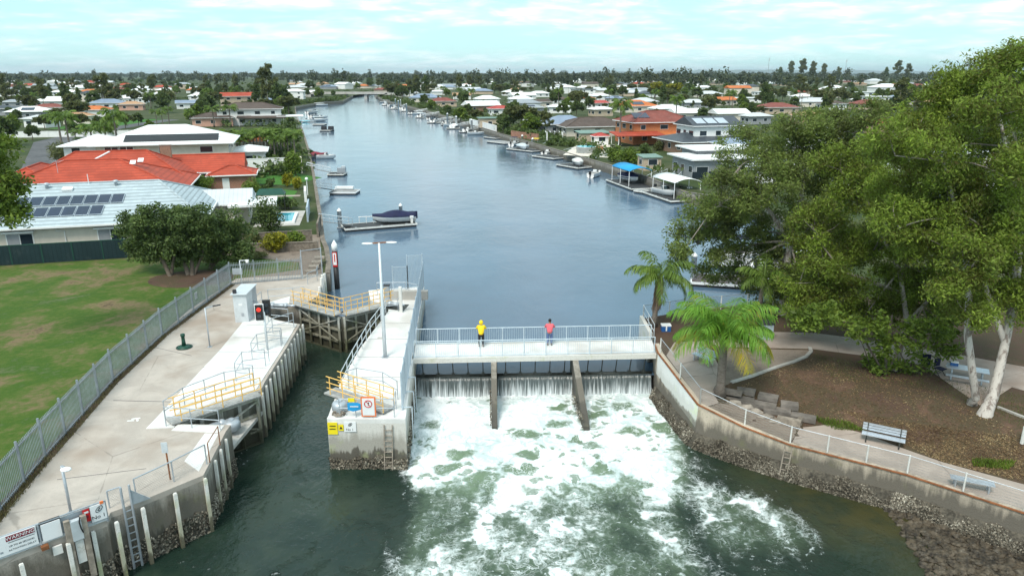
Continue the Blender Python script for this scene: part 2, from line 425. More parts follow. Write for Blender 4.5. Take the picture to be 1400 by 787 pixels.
def text(s, size, parent, mat, origin, xdir, updir, off=.004, name='lettering', align='CENTER', spacing=1.0):
    cu = bpy.data.curves.new(name, 'FONT'); cu.body = s; cu.size = size; cu.align_x = align; cu.align_y = 'CENTER'; cu.extrude = .002
    cu.space_line = spacing
    o = bpy.data.objects.new(name, cu); COL.objects.link(o)
    x = Vector(xdir).normalized(); y = Vector(updir).normalized(); n = x.cross(y).normalized(); y = n.cross(x)
    M = Matrix.Identity(4)
    for i in range(3): M[i][0], M[i][1], M[i][2], M[i][3] = x[i], y[i], n[i], (Vector(origin)+n*off)[i]
    o.parent = parent
    if parent.name in ROOTS: M = ROOTS[parent.name] @ M
    o.matrix_local = M
    dg = bpy.context.evaluated_depsgraph_get(); me = bpy.data.meshes.new_from_object(o.evaluated_get(dg)); me.name = name
    m = bpy.data.objects.new(name, me); COL.objects.link(m); m.parent = parent; m.matrix_local = M
    bpy.data.objects.remove(o); me.materials.clear(); me.materials.append(MT[mat])
    return m

def leafmesh(name, c, mat, parent, size=.3, asp=.35, droop=.0, jit=.35, up=None, local=False):
    """N diamond leaves at points c (N,3); droop 1 = hanging tips"""
    n = len(c)
    a = NR.normal(size=(n,3)); a[:,2] = a[:,2]*(1-droop) - droop*1.3
    a /= np.linalg.norm(a, axis=1)[:,None]+1e-9
    b = np.cross(a, NR.normal(size=(n,3))); b /= np.linalg.norm(b, axis=1)[:,None]+1e-9
    L = size*(1+jit*NR.normal(size=n)).clip(.4, 2)[:,None]
    v = np.empty((n,4,3))
    v[:,0] = c - a*L*.5; v[:,1] = c + b*L*asp*.5; v[:,2] = c + a*L*.5; v[:,3] = c - b*L*asp*.5
    return rawquads(name, v, mat, parent, local)
def rawquads(name, v, mat, parent, local=False):
    n = len(v); v = v.reshape(-1,3)
    if parent is not None and not local and parent.name in ROOTS:
        M = np.array(ROOTS[parent.name]); v = v @ M[:3,:3].T + M[:3,3]
    me = bpy.data.meshes.new(name)
    me.vertices.add(n*4); me.vertices.foreach_set('co', v.astype(np.float32).ravel())
    me.loops.add(n*4); me.loops.foreach_set('vertex_index', np.arange(n*4, dtype=np.int32))
    me.polygons.add(n); me.polygons.foreach_set('loop_start', np.arange(0,n*4,4,dtype=np.int32)); me.polygons.foreach_set('loop_total', np.full(n,4,dtype=np.int32))
    me.update(calc_edges=True)
    me.materials.append(MT[mat] if isinstance(mat, str) else mat)
    o = bpy.data.objects.new(name, me); COL.objects.link(o)
    if parent is not None:
        o.parent = parent
        if parent.name in ROOTS: ROOTS[o.name] = ROOTS[parent.name]
    return o
def blob_points(centers, radii, per, shell=.55):
    """points in a set of ellipsoid clumps, denser towards the skin, thinner below"""
    out = []
    for c, r, n in zip(centers, radii, per):
        d = NR.normal(size=(n,3)); d /= np.linalg.norm(d, axis=1)[:,None]
        q = (shell + (1-shell)*NR.random(n))[:,None]*np.where(NR.random(n) < .8, 1, NR.random(n)*.8+.1)[:,None]
        out.append(np.array(c) + d*q*np.array(r))
    return np.concatenate(out)

# ------------------------------------------------------------------ camera, sky, sun
cam = bpy.data.cameras.new('camera'); co = bpy.data.objects.new('camera', cam); COL.objects.link(co)
cam.sensor_width = 36; cam.lens = FPX/1400*36; cam.clip_end = 60000; cam.clip_start = .5
co.location = (0,0,CAMH); co.rotation_euler = (math.pi/2-TILT, 0, 0); SC.camera = co
SUN_EL, SUN_AZ = rad(54), rad(205)     # azimuth clockwise from +Y (view direction)
w = bpy.data.worlds.new('World'); SC.world = w; w.use_nodes = True
k = NB(w.node_tree); nt = w.node_tree; bg = nt.nodes['Background']
sky = k.n('ShaderNodeTexSky', sky_type='NISHITA'); sky.sun_disc = False
sky.sun_elevation = SUN_EL; sky.sun_rotation = SUN_AZ; sky.air_density = 1.0; sky.dust_density = .6; sky.ozone_density = 2.0
g = k.n('ShaderNodeTexCoord').outputs['Generated']; gz = k.sep(g)
den = k.math('MAXIMUM', k.math('ADD', gz[2], .12), .02)
cx = k.n('ShaderNodeCombineXYZ'); k.l(k.math('DIVIDE', gz[0], den), cx.inputs[0]); k.l(k.math('DIVIDE', gz[1], den), cx.inputs[1])
n1 = k.noise(k.mapping(cx.outputs[0], (.5,.9,1)), 1.0, 7, .58, .5); n2 = k.noise(cx.outputs[0], 3.4, 6, .6, .3)
cl = k.smooth(k.math('ADD', k.math('MULTIPLY', n1, .72), k.math('MULTIPLY', n2, .28)), .41, .60)
cl = k.math('MULTIPLY', cl, k.smooth(gz[2], .0, .10, .55, 1.0))
shade = k.mix(k.smooth(n2, .35, .7), (.66,.82,.88), (.98,.985,.99))
nt.links.new(k.mix(1.0, sky.outputs[0], (.85,1.16,1.02), 'MULTIPLY'), bg.inputs[0]); bg.inputs[1].default_value = .115
bg2 = k.n('ShaderNodeBackground'); k.l(shade, bg2.inputs[0]); bg2.inputs[1].default_value = .97
thin = k.n('ShaderNodeBackground'); thin.inputs[0].default_value = (.48,.76,.83,1); thin.inputs[1].default_value = .95
m0 = k.n('ShaderNodeMixShader'); m0.inputs[0].default_value = .72; k.l(bg.outputs[0], m0.inputs[1]); k.l(thin.outputs[0], m0.inputs[2])
mx = k.n('ShaderNodeMixShader'); k.l(cl, mx.inputs[0]); k.l(m0.outputs[0], mx.inputs[1]); k.l(bg2.outputs[0], mx.inputs[2])
k.l(mx.outputs[0], nt.nodes['World Output'].inputs[0])
sl = bpy.data.lights.new('sun', 'SUN'); sl.energy = 2.3; sl.angle = rad(22); sl.color = (1,.94,.84)
so = bpy.data.objects.new('sun', sl); COL.objects.link(so)
sd = Vector((math.sin(SUN_AZ)*math.cos(SUN_EL), math.cos(SUN_AZ)*math.cos(SUN_EL), math.sin(SUN_EL)))
so.rotation_euler = sd.to_track_quat('Z', 'Y').to_euler()
SC.view_settings.view_transform = 'Standard'; SC.view_settings.look = 'None'
SC.view_settings.exposure = 0.55; SC.view_settings.gamma = 1.0
SC.render.engine = 'CYCLES'; SC.cycles.max_bounces = 6; SC.cycles.transparent_max_bounces = 12
SC.cycles.diffuse_bounces = 2; SC.cycles.glossy_bounces = 3; SC.cycles.use_denoising = True
SC.cycles.caustics_reflective = False; SC.cycles.caustics_refractive = False
# ================================================================== water, lock, weir
AX = Vector((-.062, 1, 0)).normalized()          # the lock's long axis
AXR = Vector((AX.y, -AX.x, 0))                   # to its right
def L2(p, z=None): return Vector((p[0], p[1], DECK if z is None else z))

def water_mat(name, deep, bumps, rough=.06, lighten=None):
    m, nt, b = nodes(name); k = NB(nt); p = k.pos()
    n = k.noise(p, .05, 4, .6)
    k.l(k.mix(k.smooth(n, .35, .65), tuple(x*.8 for x in deep), deep), b.inputs['Base Color'])
    b.inputs['Roughness'].default_value = rough; b.inputs['IOR'].default_value = 1.33; b.inputs['Specular IOR Level'].default_value = .55
    h = None
    for sc, am, st in bumps:
        q = k.math('MULTIPLY', k.noise(k.mapping(p, st, (0,0,.3)), sc, 3, .6), am)
        h = q if h is None else k.math('ADD', h, q)
    k.bump(h, 1.0, 1.0, b)
    return m
MT['canal'] = water_mat('canal_water', (.088,.145,.210), [(.12,.10,(1,.8,1)), (.9,.030,(1,.5,1)), (3.6,.018,(1,.6,1))])
mb = MB(); mb.quad((-7.0,43.45,0),(30,43.45,0),(30,60,0),(120,60,0),(120,3200,0),(-1500,3200,0),(-1500,60,0),(-16.6,60,0),(-16.2,53.4,0),(-12.65,50.75,0),(-9.6,53.3,0),(-7.0,53.3,0))
struct(mb, 'canal_water', 'canal')

def lower_water():
    m, nt, b = nodes('tailwater'); k = NB(nt); p = k.pos(); s = k.sep(p)
    x, y = s[0], s[1]
    w1 = k.noise(p, .35, 4, .6); w2 = k.noise(k.mapping(p, (1,1,1), (0,0,1)), .3, 4, .6)
    warp = k.n('ShaderNodeCombineXYZ'); k.l(k.math('ADD', x, k.math('MULTIPLY', k.math('SUBTRACT', w1, .5), 4.2)), warp.inputs[0])
    k.l(k.math('ADD', k.math('MULTIPLY', y, .8), k.math('MULTIPLY', k.math('SUBTRACT', w2, .5), 3.6)), warp.inputs[1])
    wv = warp.outputs[0]
    # how far the boil from the weir reaches
    jet = k.smooth(y, 23.0, 37.0)
    lx = k.smooth(k.math('ADD', x, k.math('MULTIPLY', k.math('SUBTRACT', y, 34.0), .10)), -6.6, -4.6)
    lx2 = k.smooth(x, -5.5, -2.0); lx = k.mix(k.smooth(y, 28, 33), lx2, lx)
    lx = k.sep(lx)[0]
    rx = k.smooth(k.math('ADD', x, k.math('MULTIPLY', k.math('SUBTRACT', y, 30.0), -.08)), 7.2, 11.2, 1, 0)
    dens = k.math('MULTIPLY', k.math('MULTIPLY', jet, lx), rx)
    # streak drifting off to the bank
    sx = k.math('ADD', k.math('MULTIPLY', x, .82), k.math('MULTIPLY', y, .57))
    sy = k.math('ADD', k.math('MULTIPLY', x, -.57), k.math('MULTIPLY', y, .82))
    st = k.math('MULTIPLY', k.math('MULTIPLY', k.smooth(x, 7, 9.5), k.smooth(x, 12, 17.5, 1, 0)), k.math('MULTIPLY', k.smooth(y, 24, 28), k.smooth(k.math('ADD', y, k.math('MULTIPLY', x, .55)), 36.6, 40.0, 1, 0)))
    st2 = k.math('MULTIPLY', k.math('MULTIPLY', k.smooth(x, -7.0, -4), k.smooth(x, 7, 10.5, 1, 0)), k.smooth(y, 18.0, 26.0))
    dens = k.math('MAXIMUM', dens, k.math('MULTIPLY', st, .51)); dens = k.math('MAXIMUM', dens, k.math('MULTIPLY', st2, .545))
    dens = k.math('MAXIMUM', dens, 0.02)
    big = k.noise(wv, .30, 3, .5, .5); mid = k.noise(wv, .85, 5, .6, .25); fin = k.noise(p, 3.6, 5, .7, .3)
    fld = k.math('ADD', k.math('ADD', k.math('MULTIPLY', big, .55), k.math('MULTIPLY', mid, .38)), k.math('MULTIPLY', fin, .22))   # about .575
    f = k.math('ADD', fld, k.math('MULTIPLY', k.math('SUBTRACT', dens, .5), .52))
    solid = k.smooth(f, .555, .69)
    # round windows of clear water in the foam, lace where it thins out
    j1 = k.n('ShaderNodeVectorMath', operation='ADD'); k.l(p, j1.inputs[0])
    jn = k.n('ShaderNodeTexNoise'); k.l(p, jn.inputs['Vector']); jn.inputs['Scale'].default_value = 1.1; jn.inputs['Detail'].default_value = 4
    js = k.n('ShaderNodeVectorMath', operation='SCALE'); k.l(jn.outputs['Color'], js.inputs[0]); js.inputs['Scale'].default_value = 1.7
    k.l(js.outputs[0], j1.inputs[1]); q = k.mapping(j1.outputs[0], (.8,1.1,0))
    def holes(sc, r0, r1, keep):
        t = k.n('ShaderNodeTexVoronoi', feature='F1'); k.l(q, t.inputs['Vector']); t.inputs['Scale'].default_value = sc
        rnd = k.sep(t.outputs['Color'])[0]
        gate = k.smooth(k.math('ADD', k.math('ADD', rnd, k.math('MULTIPLY', k.math('SUBTRACT', 1.0, f), .9)), k.math('MULTIPLY', k.math('SUBTRACT', k.noise(p, .28, 3, .5), .5), 1.6)), keep, keep+.06)
        return k.math('MULTIPLY', k.smooth(k.math('ADD', t.outputs['Distance'], k.math('MULTIPLY', fin, .25)), r0, r1, 1, 0), gate)
    hol = k.math('MAXIMUM', holes(.62, .40, .62, .86), k.math('MULTIPLY', holes(1.7, .42, .62, .90), .8))
    v2 = k.voro(q, 2.3, 'DISTANCE_TO_EDGE'); v3 = k.voro(q, 5.0, 'DISTANCE_TO_EDGE')
    lace = k.math('MAXIMUM', k.smooth(k.math('ADD', v2, k.math('MULTIPLY', fin, .16)), .095, .14, 1, 0), k.math('MULTIPLY', k.smooth(v3, .03, .08, 1, 0), .5))
    lace = k.math('MULTIPLY', k.math('MULTIPLY', lace, k.smooth(f, .45, .60)), k.smooth(k.noise(k.mapping(p, (1.6,.5,1)), .8, 3, .5), .42, .58))
    foam = k.math('MAXIMUM', k.math('MULTIPLY', solid, k.math('SUBTRACT', 1.0, hol)), k.math('MULTIPLY', lace, .7))
    speck = k.math('MULTIPLY', k.smooth(fin, .60, .66), k.smooth(f, .43, .54)); foam = k.math('MAXIMUM', foam, k.math('MULTIPLY', speck, .75))
    aer = k.smooth(f, .36, .62)                                    # air in the water turns it milky green
    bed = k.math('MULTIPLY', k.smooth(x, 9, 17), k.smooth(k.math('ADD', y, k.math('MULTIPLY', x, .5)), 30, 40))
    wc = k.mix(k.smooth(k.noise(p, .22, 4, .6), .4, .62), (.013,.027,.020), (.026,.042,.029))
    wc = k.mix(k.math('MULTIPLY', bed, k.smooth(k.noise(p, .5, 4, .6), .35, .6, .4, 1)), wc, (.055,.050,.018))
    wc = k.mix(k.math('MULTIPLY', aer, k.smooth(dens, .3, .8)), wc, (.150,.215,.135))
    fc = k.mix(k.smooth(k.math('ADD', k.math('MULTIPLY', k.noise(k.mapping(wv, (1.5,.7,1)), 2.2, 5, .65), .6), k.math('MULTIPLY', big, .4)), .38, .60), (.50,.59,.585), (.90,.94,.95))
    thick = k.math('MULTIPLY', foam, k.smooth(k.math('ADD', f, k.math('MULTIPLY', fin, .2)), .52, .78, .72, 1))
    k.l(k.mix(thick, wc, fc), b.inputs['Base Color'])
    k.l(k.smooth(foam, 0, 1, .07, .75), b.inputs['Roughness']); b.inputs['IOR'].default_value = 1.33; b.inputs['Specular IOR Level'].default_value = .5
    rip = k.math('ADD', k.math('MULTIPLY', k.noise(k.mapping(p, (1,.7,1), (0,0,.5)), .9, 4, .6), .10), k.math('MULTIPLY', k.noise(p, 3.4, 3, .6), .03))
    h = k.math('ADD', k.math('ADD', rip, k.math('MULTIPLY', foam, .03)), k.math('MULTIPLY', k.math('MULTIPLY', mid, aer), .16))
    k.bump(h, 1.0, 1.0, b)
    return m
MT['tail'] = lower_water()
def tail_mesh():
    from mathutils import noise as N
    xs = np.concatenate([np.linspace(-45,-8,16)[:-1], np.arange(-8,13,.17), np.linspace(13.2,48,24)])
    ys = np.concatenate([np.linspace(6,24,14)[:-1], np.arange(24,43.3,.17), np.linspace(43.6,54.5,6)])
    mb = MB(); nx = len(xs)
    for y in ys:
        for x in xs:
            a = max(0, min(1, (y-25)/13))*max(0, min(1, (x+7.2)/2))*max(0, min(1, (12-x)/4))
            if y > 43.3: a = 0
            z = LOW
            if a > 0:
                z += a*(N.fractal(Vector((x*.55, y*.55, 1)), .8, 2, 4)*.15 + .09*max(0, 1-abs(y-41.9)/1.4) + N.noise(Vector((x*2.4,y*2.4,3)))*.05)
            mb.v.append((x, y, z))
    for j in range(len(ys)-1):
        for i in range(nx-1):
            mb.f.append((j*nx+i, j*nx+i+1, (j+1)*nx+i+1, (j+1)*nx+i))
    o = struct(mb, 'tailrace_water', 'tail')
    o.data.polygons.foreach_set('use_smooth', [True]*len(o.data.polygons))
tail_mesh()

def crust(name, parent, line, z0, z1, n, out=.06, size=.12, kind='stuff'):
    """ragged shells grown on a wall along a plan line (water on the right-hand side of its direction)"""
    P = [Vector((p[0], p[1], 0)) for p in line]
    seg = [(a, b, (b-a).length) for a, b in zip(P, P[1:])]; tot = sum(s[2] for s in seg)
    vs = []
    for _ in range(n):
        t = R.random()*tot
        for a, b, l in seg:
            if t <= l: break
            t -= l
        d = (b-a)/l; nrm = Vector((d.y, -d.x, 0))
        zz = R.random()**.85
        o = out(zz) if callable(out) else out
        top = z1 + .10*math.sin(t*2.1+a.x) + .07*math.sin(t*5.3)
        c = a+d*t + nrm*(o+R.uniform(-.02,.05)) + Vector((0,0,z0+(top-z0)*zz))
        x = Vector((R.uniform(-1,1), R.uniform(-1,1), R.uniform(-1,1))).normalized(); y = x.cross(nrm+Vector((R.uniform(-.6,.6),R.uniform(-.6,.6),R.uniform(-.3,.8)))).normalized()
        e = size*R.uniform(.5,1.3); f = e*R.uniform(.5,.9)
        vs.append([c-x*e*.5, c+y*f*.5+nrm*.02, c+x*e*.5, c-y*f*.5+nrm*.03])
    o = rawquads(name, np.array([[tuple(q) for q in s] for s in vs]), 'oyster', parent)
    o['kind'] = kind
    return o

# ---- left lock platform: pavement on a tidal wall
PW = [(-26,15.9), (-18.92,22.54), (-16.30,24.98), (-16.45,25.55), (-15.95,26.0), (-13.82,28.4), (-14.38,32.5), (-14.40,33.2)]
NOTCH = [(-17.05,33.3), (-17.3,34.1), (-14.25,37.3)]
PC = [(-14.42,38.5), (-14.80,44.0), (-15.20,48.6)]
NOTCH2 = [(-17.3,49.6), (-18.9,51.2), (-18.6,52.6), (-16.2,53.4)]
PE = [(-15.7,55.6), (-16.2,58.2), (-16.6,60.4), (-16.75,62.2)]
PB = [(-24.2,60.6), (-24.6,52), (-24.2,46.3), (-23.4,38.7), (-21.9,29.9), (-21.0,25.6), (-27,17)]
plat = PW+NOTCH+PC+NOTCH2+PE+PB
mb = MB().prism(plat, 1.45, DECK); struct(mb, 'lock_pavement', 'concrete')
inset = lambda pl: [(p[0], p[1]) for p in pl]
t = thing('lock_wall', 'long tide-stained concrete quay wall under the left lock pavement', 'quay wall', (-16,30,LOW))
mb = MB().prism(plat, -3.2, 1.447); mb.build('wall', 'tidal', t)
crust('oyster_crust', t, PW, LOW-.1, -.05, 8000, .03, .12)
# pit floors in the two gate recesses
mb = MB().prism([(-14.43,33.22)]+NOTCH, .25, .45); struct(mb, 'recess_floor', 'concrete_grey')
# new white slab round the recess and along the chamber
mb = MB().prism([(-18.5,32.75), (-17.15,32.85), (-17.5,34.3), (-14.55,37.5), (-14.62,38.5), (-15.0,44), (-15.4,48.5), (-17.2,49.4), (-19.2,51.3), (-18.9,52.9), (-17.4,53.4), (-17.9,55.2), (-19.9,52.6), (-19.4,48.5), (-18.95,43.3)], 1.70, 1.74)
struct(mb, 'new_pavement_slab', 'concrete_white')
mb = MB().prism([(-17.15,32.55), (-14.66,32.30), (-14.68,33.1), (-17.1,33.2)], 1.70, 1.73); struct(mb, 'front_slab_strip', 'concrete_white')
mb = MB().prism([(-15.2,29.6), (-14.15,28.7), (-14.65,32.25), (-15.35,32.3)], 1.70, 1.706); struct(mb, 'painted_pavement_patch', 'concrete_white')
# painted tick on the pavement
mb = MB(); mb.box((-19.6,33.9,1.706), (.42,.10,.008), .3); mb.box((-19.45,33.75,1.7062), (.10,.34,.008), .5); mb.box((-19.75,33.65,1.7064), (.34,.09,.008), .1)
single(mb, 'painted_mark', 'white', 'small white painted mark on the left pavement beside the lock', 'painted mark', (-19.6,33.8,1.7))
# joint strips
mb = MB()
for u0, v0, u1, v1 in ((155,547,240,549),):
    mb.beam(at(u0,v0,1.7025), at(u1,v1,1.7025), .05, .005)
for i in range(5):
    y = 40.6+2.6*i; mb.beam((-18.9-.02*i,y,1.7425), (-14.9-.06*(y-40),y-.1,1.7425), .03, .005)
for i in range(5):
    y = 39.2+3.2*i; mb.beam((-9.9,y,DECK+.0025), (-6.1-.05*(y-38),y,DECK+.0025), .03, .005)
for u0, v0, u1, v1 in ((78,655,200,640),(205,473,262,486)): mb.beam(at(u0,v0,1.7025), at(u1,v1,1.7025), .035, .005)
struct(mb, 'pavement_joint', 'asphalt')

# ---- island between lock and weir
ISL = [(-9.62,33.85), (-5.55,33.85), (-5.95,38.5), (-6.3,43.2), (-6.8,49.2), (-7.4,58.2), (-11.9,57.0), (-11.2,54.2), (-9.75,53.2), (-9.35,51.6), (-9.95,44.0), (-9.95,38.5), (-9.75,35.5)]
isl = thing('lock_island', 'narrow concrete lock island with white deck and oyster-crusted nose', 'lock island', (-8,34,LOW))
MB().prism(ISL, -3.2, 1.45).build('wall', 'tidal_pale', isl)
MB().prism(ISL, 1.452, DECK).build('deck', 'concrete_white', isl)
crust('oyster_crust', isl, [(-9.95,42),(-9.95,38.5),(-9.75,35.5),(-9.62,33.85)][::-1] and [(-9.62,33.85),(-5.55,33.85)], LOW-.1, -.55, 1300, .05, .14)
crust('oyster_crust', isl, [(-9.95,44),(-9.95,38.5),(-9.75,35.5),(-9.62,33.85)], LOW-.1, -.6, 900, .04, .13)
crust('oyster_crust', isl, [(-5.55,33.85),(-5.95,38.5),(-6.3,43.2)], LOW-.1, .1, 900, .04, .13)
MB().box((-9.66,34.2,.6),(.10,.16,2.0)).build('corner_guard', 'white_worn', isl)
# flat dark sheet on the island deck, painted shade for the far gate pit
mb = MB().prism([(-9.9,52.2),(-8.2,51.6),(-8.0,53.2),(-9.8,53.3)], DECK+.004, DECK+.006); mb.build('pit_shade_sheet', 'steel_dark', isl)
MB().box((-8.2,54.6,DECK+.35),(3.0,.5,.7)).build('end_step', 'concrete_grey', isl)
MB().box((-8.35,51.3,DECK+1.0),(.22,.22,2.0)).build('stub_post', 'white_worn', isl)
MB().box((-8.9,45.8,DECK+.02),(.5,.16,.04)).build('grate', 'concrete_grey', isl)

def ladder(name, label, base, top, xdir, parent=None, width=.42, mat='galv', group=None):
    b = Vector(base); tp = Vector(top); x = Vector(xdir).normalized()*width/2
    t = thing(name, label, 'ladder', b, 0, group)
    for sgn in (-1,1):
        MB().beam(b+x*sgn, tp+x*sgn, .05, .05).build('rail', mat, t)
    n = max(3, int((tp-b).length/.3))
    for i in range(1, n):
        c = b.lerp(tp, i/n); MB().beam(c-x, c+x, .035, .035).build('rung', mat, t)
    return t
ladder('wall_ladder', 'rusty ladder down the front face of the lock island', (-6.55,33.72,LOW-.2), (-6.45,33.76,1.4), (1,0,0), mat='timber_pale')

# ---- fences and rails
def palisade(root, p, q, z, h, n, mat='picket_steel', gap=.13, first=True, last=True, topz=None):
    p = Vector((p[0],p[1],z)); q = Vector((q[0],q[1],z)); d = (q-p).normalized(); a = d.cross(Vector((0,0,1)))
    for i in range(n+1):
        if (i == 0 and not first): continue
        c = p.lerp(q, i/n); MB().box(c+Vector((0,0,h*.53)), (.085,.085,h*1.06), math.atan2(d.y,d.x)).build('post', mat, root)
    for i in range(n):
        s, e = p.lerp(q, i/n)+d*.05, p.lerp(q, (i+1)/n)-d*.05; mb = MB(); L = (e-s).length
        for zz in (.14, h-.22): mb.beam(s+Vector((0,0,zz))-a*.03, e+Vector((0,0,zz))-a*.03, .045, .06)
        m = int(L/gap)
        for j in range(m):
            c = s+d*((j+.5)*L/m); mb.box(c+a*.02+Vector((0,0,h/2+.03)), (.034,.022,h-.06), math.atan2(d.y,d.x))
        mb.build('picket_panel', mat, root)
fr = thing('palisade_fence', 'long grey steel palisade fence between the lawn and lock pavement', 'fence', (-22,40,DECK))
FP = [at(-60,775,DECK), at(0,699,DECK), at(62,625,DECK), at(155,521,DECK), at(222,459,DECK), at(316,389,DECK)]
for i, (a, b) in enumerate(zip(FP, FP[1:])): palisade(fr, a, b, DECK-.05, 1.95, max(1, round((b-a).length/2.35)), first=(i == 0))
MB().box(vx(268,404,52.0), (.35,.04,.5), 1.5).build('notice_plate', 'paper', fr)
fb = thing('palisade_fence', 'short grey palisade fence closing the far end of the lock pavement', 'fence', (-20,60,DECK))
palisade(fb, at(316,389,DECK), at(413,381,DECK), DECK-.05, 1.95, 3)
MB().box((at(327,389,DECK)+Vector((0,-.1,1.2))), (.8,.03,.55), .15).build('notice_plate', 'galv', fb)
fg = thing('mesh_gate_fence', 'tall dark wire fence panel by the bank at pavement end', 'fence', (-17.5,61,DECK))
a, b = at(414,381,DECK), at(441,377,DECK)
for c in (a, b): MB().box(c+Vector((0,0,1.3)), (.07,.07,2.6)).build('post', 'galv', fg)
MB().quad(a+Vector((0,0,.1)), b+Vector((0,0,.1)), b+Vector((0,0,2.5)), a+Vector((0,0,2.5))).build('wire_mesh', 'fine_mesh', fg)
MB().beam(a+Vector((0,0,2.5)), b+Vector((0,0,2.5)), .05, .05).build('rail', 'galv', fg)

def handrail(name, label, pts, h=1.05, mat='galv', spacing=1.3, r=.026, mids=(.5,), infill=None, group=None, cat='handrail', inz=None, fan=None):
    P = [Vector(p) for p in pts]; up = Vector((0,0,1))
    t = thing(name, label, cat, P[0], 0, group)
    posts = []
    for a, b in zip(P, P[1:]):
        n = max(1, round((b-a).length/spacing)); posts += [a.lerp(b, i/n) for i in range(n)]
    posts.append(P[-1])
    for c in posts: MB().tube([c, c+up*h], r, 6).build('post', mat, t)
    for f in (1.0,)+tuple(mids): MB().tube([p+up*h*f for p in P], r*.95, 6).build('rail', mat, t)
    if infill:
        for a, b in zip(P, P[1:]):
            if infill == 'bars':
                mb = MB(); n = max(2, int((b-a).length/.12))
                for i in range(n):
                    c = a.lerp(b, (i+.5)/n); mb.tube([c+up*.12, c+up*(h-.05)], .007, 4)
                mb.tube([a+up*.1, b+up*.1], .018, 5); mb.build('baluster_panel', mat, t)
            else:
                MB().quad(a+up*.08, b+up*.08, b+up*(h-.03), a+up*(h-.03)).build('wire_mesh', infill, t)
    return t
# blue-grey security fence down the island's weir side
sf = thing('security_fence', 'tall blue-grey security fence along the weir edge of the lock island', 'fence', (-6,44,DECK))
S0, S1, S2 = Vector((-5.85,34.9,DECK)), Vector((-6.42,43.2,DECK)), Vector((-7.45,57.9,DECK))
for a, b, n in ((S0,S1,4),(S1,S2,6)):
    for i in range(n+1):
        if i == 0 and a is S1: continue
        c = a.lerp(b, i/n); MB().box(c+Vector((0,0,1.1)), (.08,.08,2.2)).build('post', 'fence_blue', sf)
    for i in range(n):
        s, e = a.lerp(b, i/n), a.lerp(b, (i+1)/n); mb = MB(); m = int((e-s).length/.115)
        for j in range(m):
            c = s.lerp(e, (j+.5)/m); mb.box(c+Vector((0,0,1.08)), (.022,.025,2.05), -.06)
        for zz in (.15,2.0): mb.beam(s+Vector((0,0,zz)), e+Vector((0,0,zz)), .05, .05)
        mb.build('bar_panel', 'fence_blue', sf)
for yy in (34.95, 36.9, 38.9):
    x0 = -5.62-(yy-34)*.085
    c = Vector((x0, yy, DECK-.35)); mb = MB(); mb.beam(c+Vector((-.25,0,.5)), c+Vector((.35,0,.5)), .05,.05); mb.beam(c+Vector((.35,0,.525)), c+Vector((.35,0,-1.6)), .05,.05); mb.build('outrigger', 'rail', sf)
eg = thing('end_fence', 'tall wire fence panels at the canal end of lock island', 'fence', (-8.5,57.7,DECK))
for a, b, h in (((-9.9,57.3),(-8.7,57.5),2.0), ((-8.7,57.5),(-7.5,58.0),2.9)):
    a = L2(a); b = L2(b)
    for c in (a, b): MB().box(c+Vector((0,0,h/2)), (.06,.06,h)).build('post', 'fence_blue', eg)
    mb = MB(); n = 12
    for i in range(n): c = a.lerp(b, (i+.5)/n); mb.box(c+Vector((0,0,h*.5)), (.022,.03,h*.94))
    for zz in (.1,h-.1): mb.beam(a+Vector((0,0,zz)), b+Vector((0,0,zz)), .04,.04)
    mb.build('bar_panel', 'fence_blue', eg)
handrail('handrail', 'grey tube handrail across the canal end of the lock island', [(-10.9,55.5,DECK),(-8.6,55.6,DECK),(-7.55,54.9,DECK)], 1.1)
handrail('handrail', 'pale handrail leaning along the chamber edge of the lock island', [(-9.45,51.0,DECK),(-9.75,46.5,DECK),(-9.78,41.0,DECK),(-9.72,37.6,DECK)], 1.0, 'galv_light', 1.5, .032)
handrail('handrail', 'curved grey handrail behind the open gate on lock island', [(-9.3,37.6,DECK),(-8.9,38.0,DECK),(-7.3,37.4,DECK),(-6.3,36.2,DECK)], 1.1)
handrail('handrail', 'low grey handrail at the nose of lock island', [(-9.0,34.05,DECK),(-7.3,34.02,DECK),(-6.15,34.05,DECK),(-6.2,35.0,DECK)], 1.05, 'galv', 1.0)
handrail('handrail', 'grey handrail round the far gate pit of lock island', [(-9.6,51.2,DECK),(-8.6,51.5,DECK),(-8.5,52.6,DECK)], 1.0)

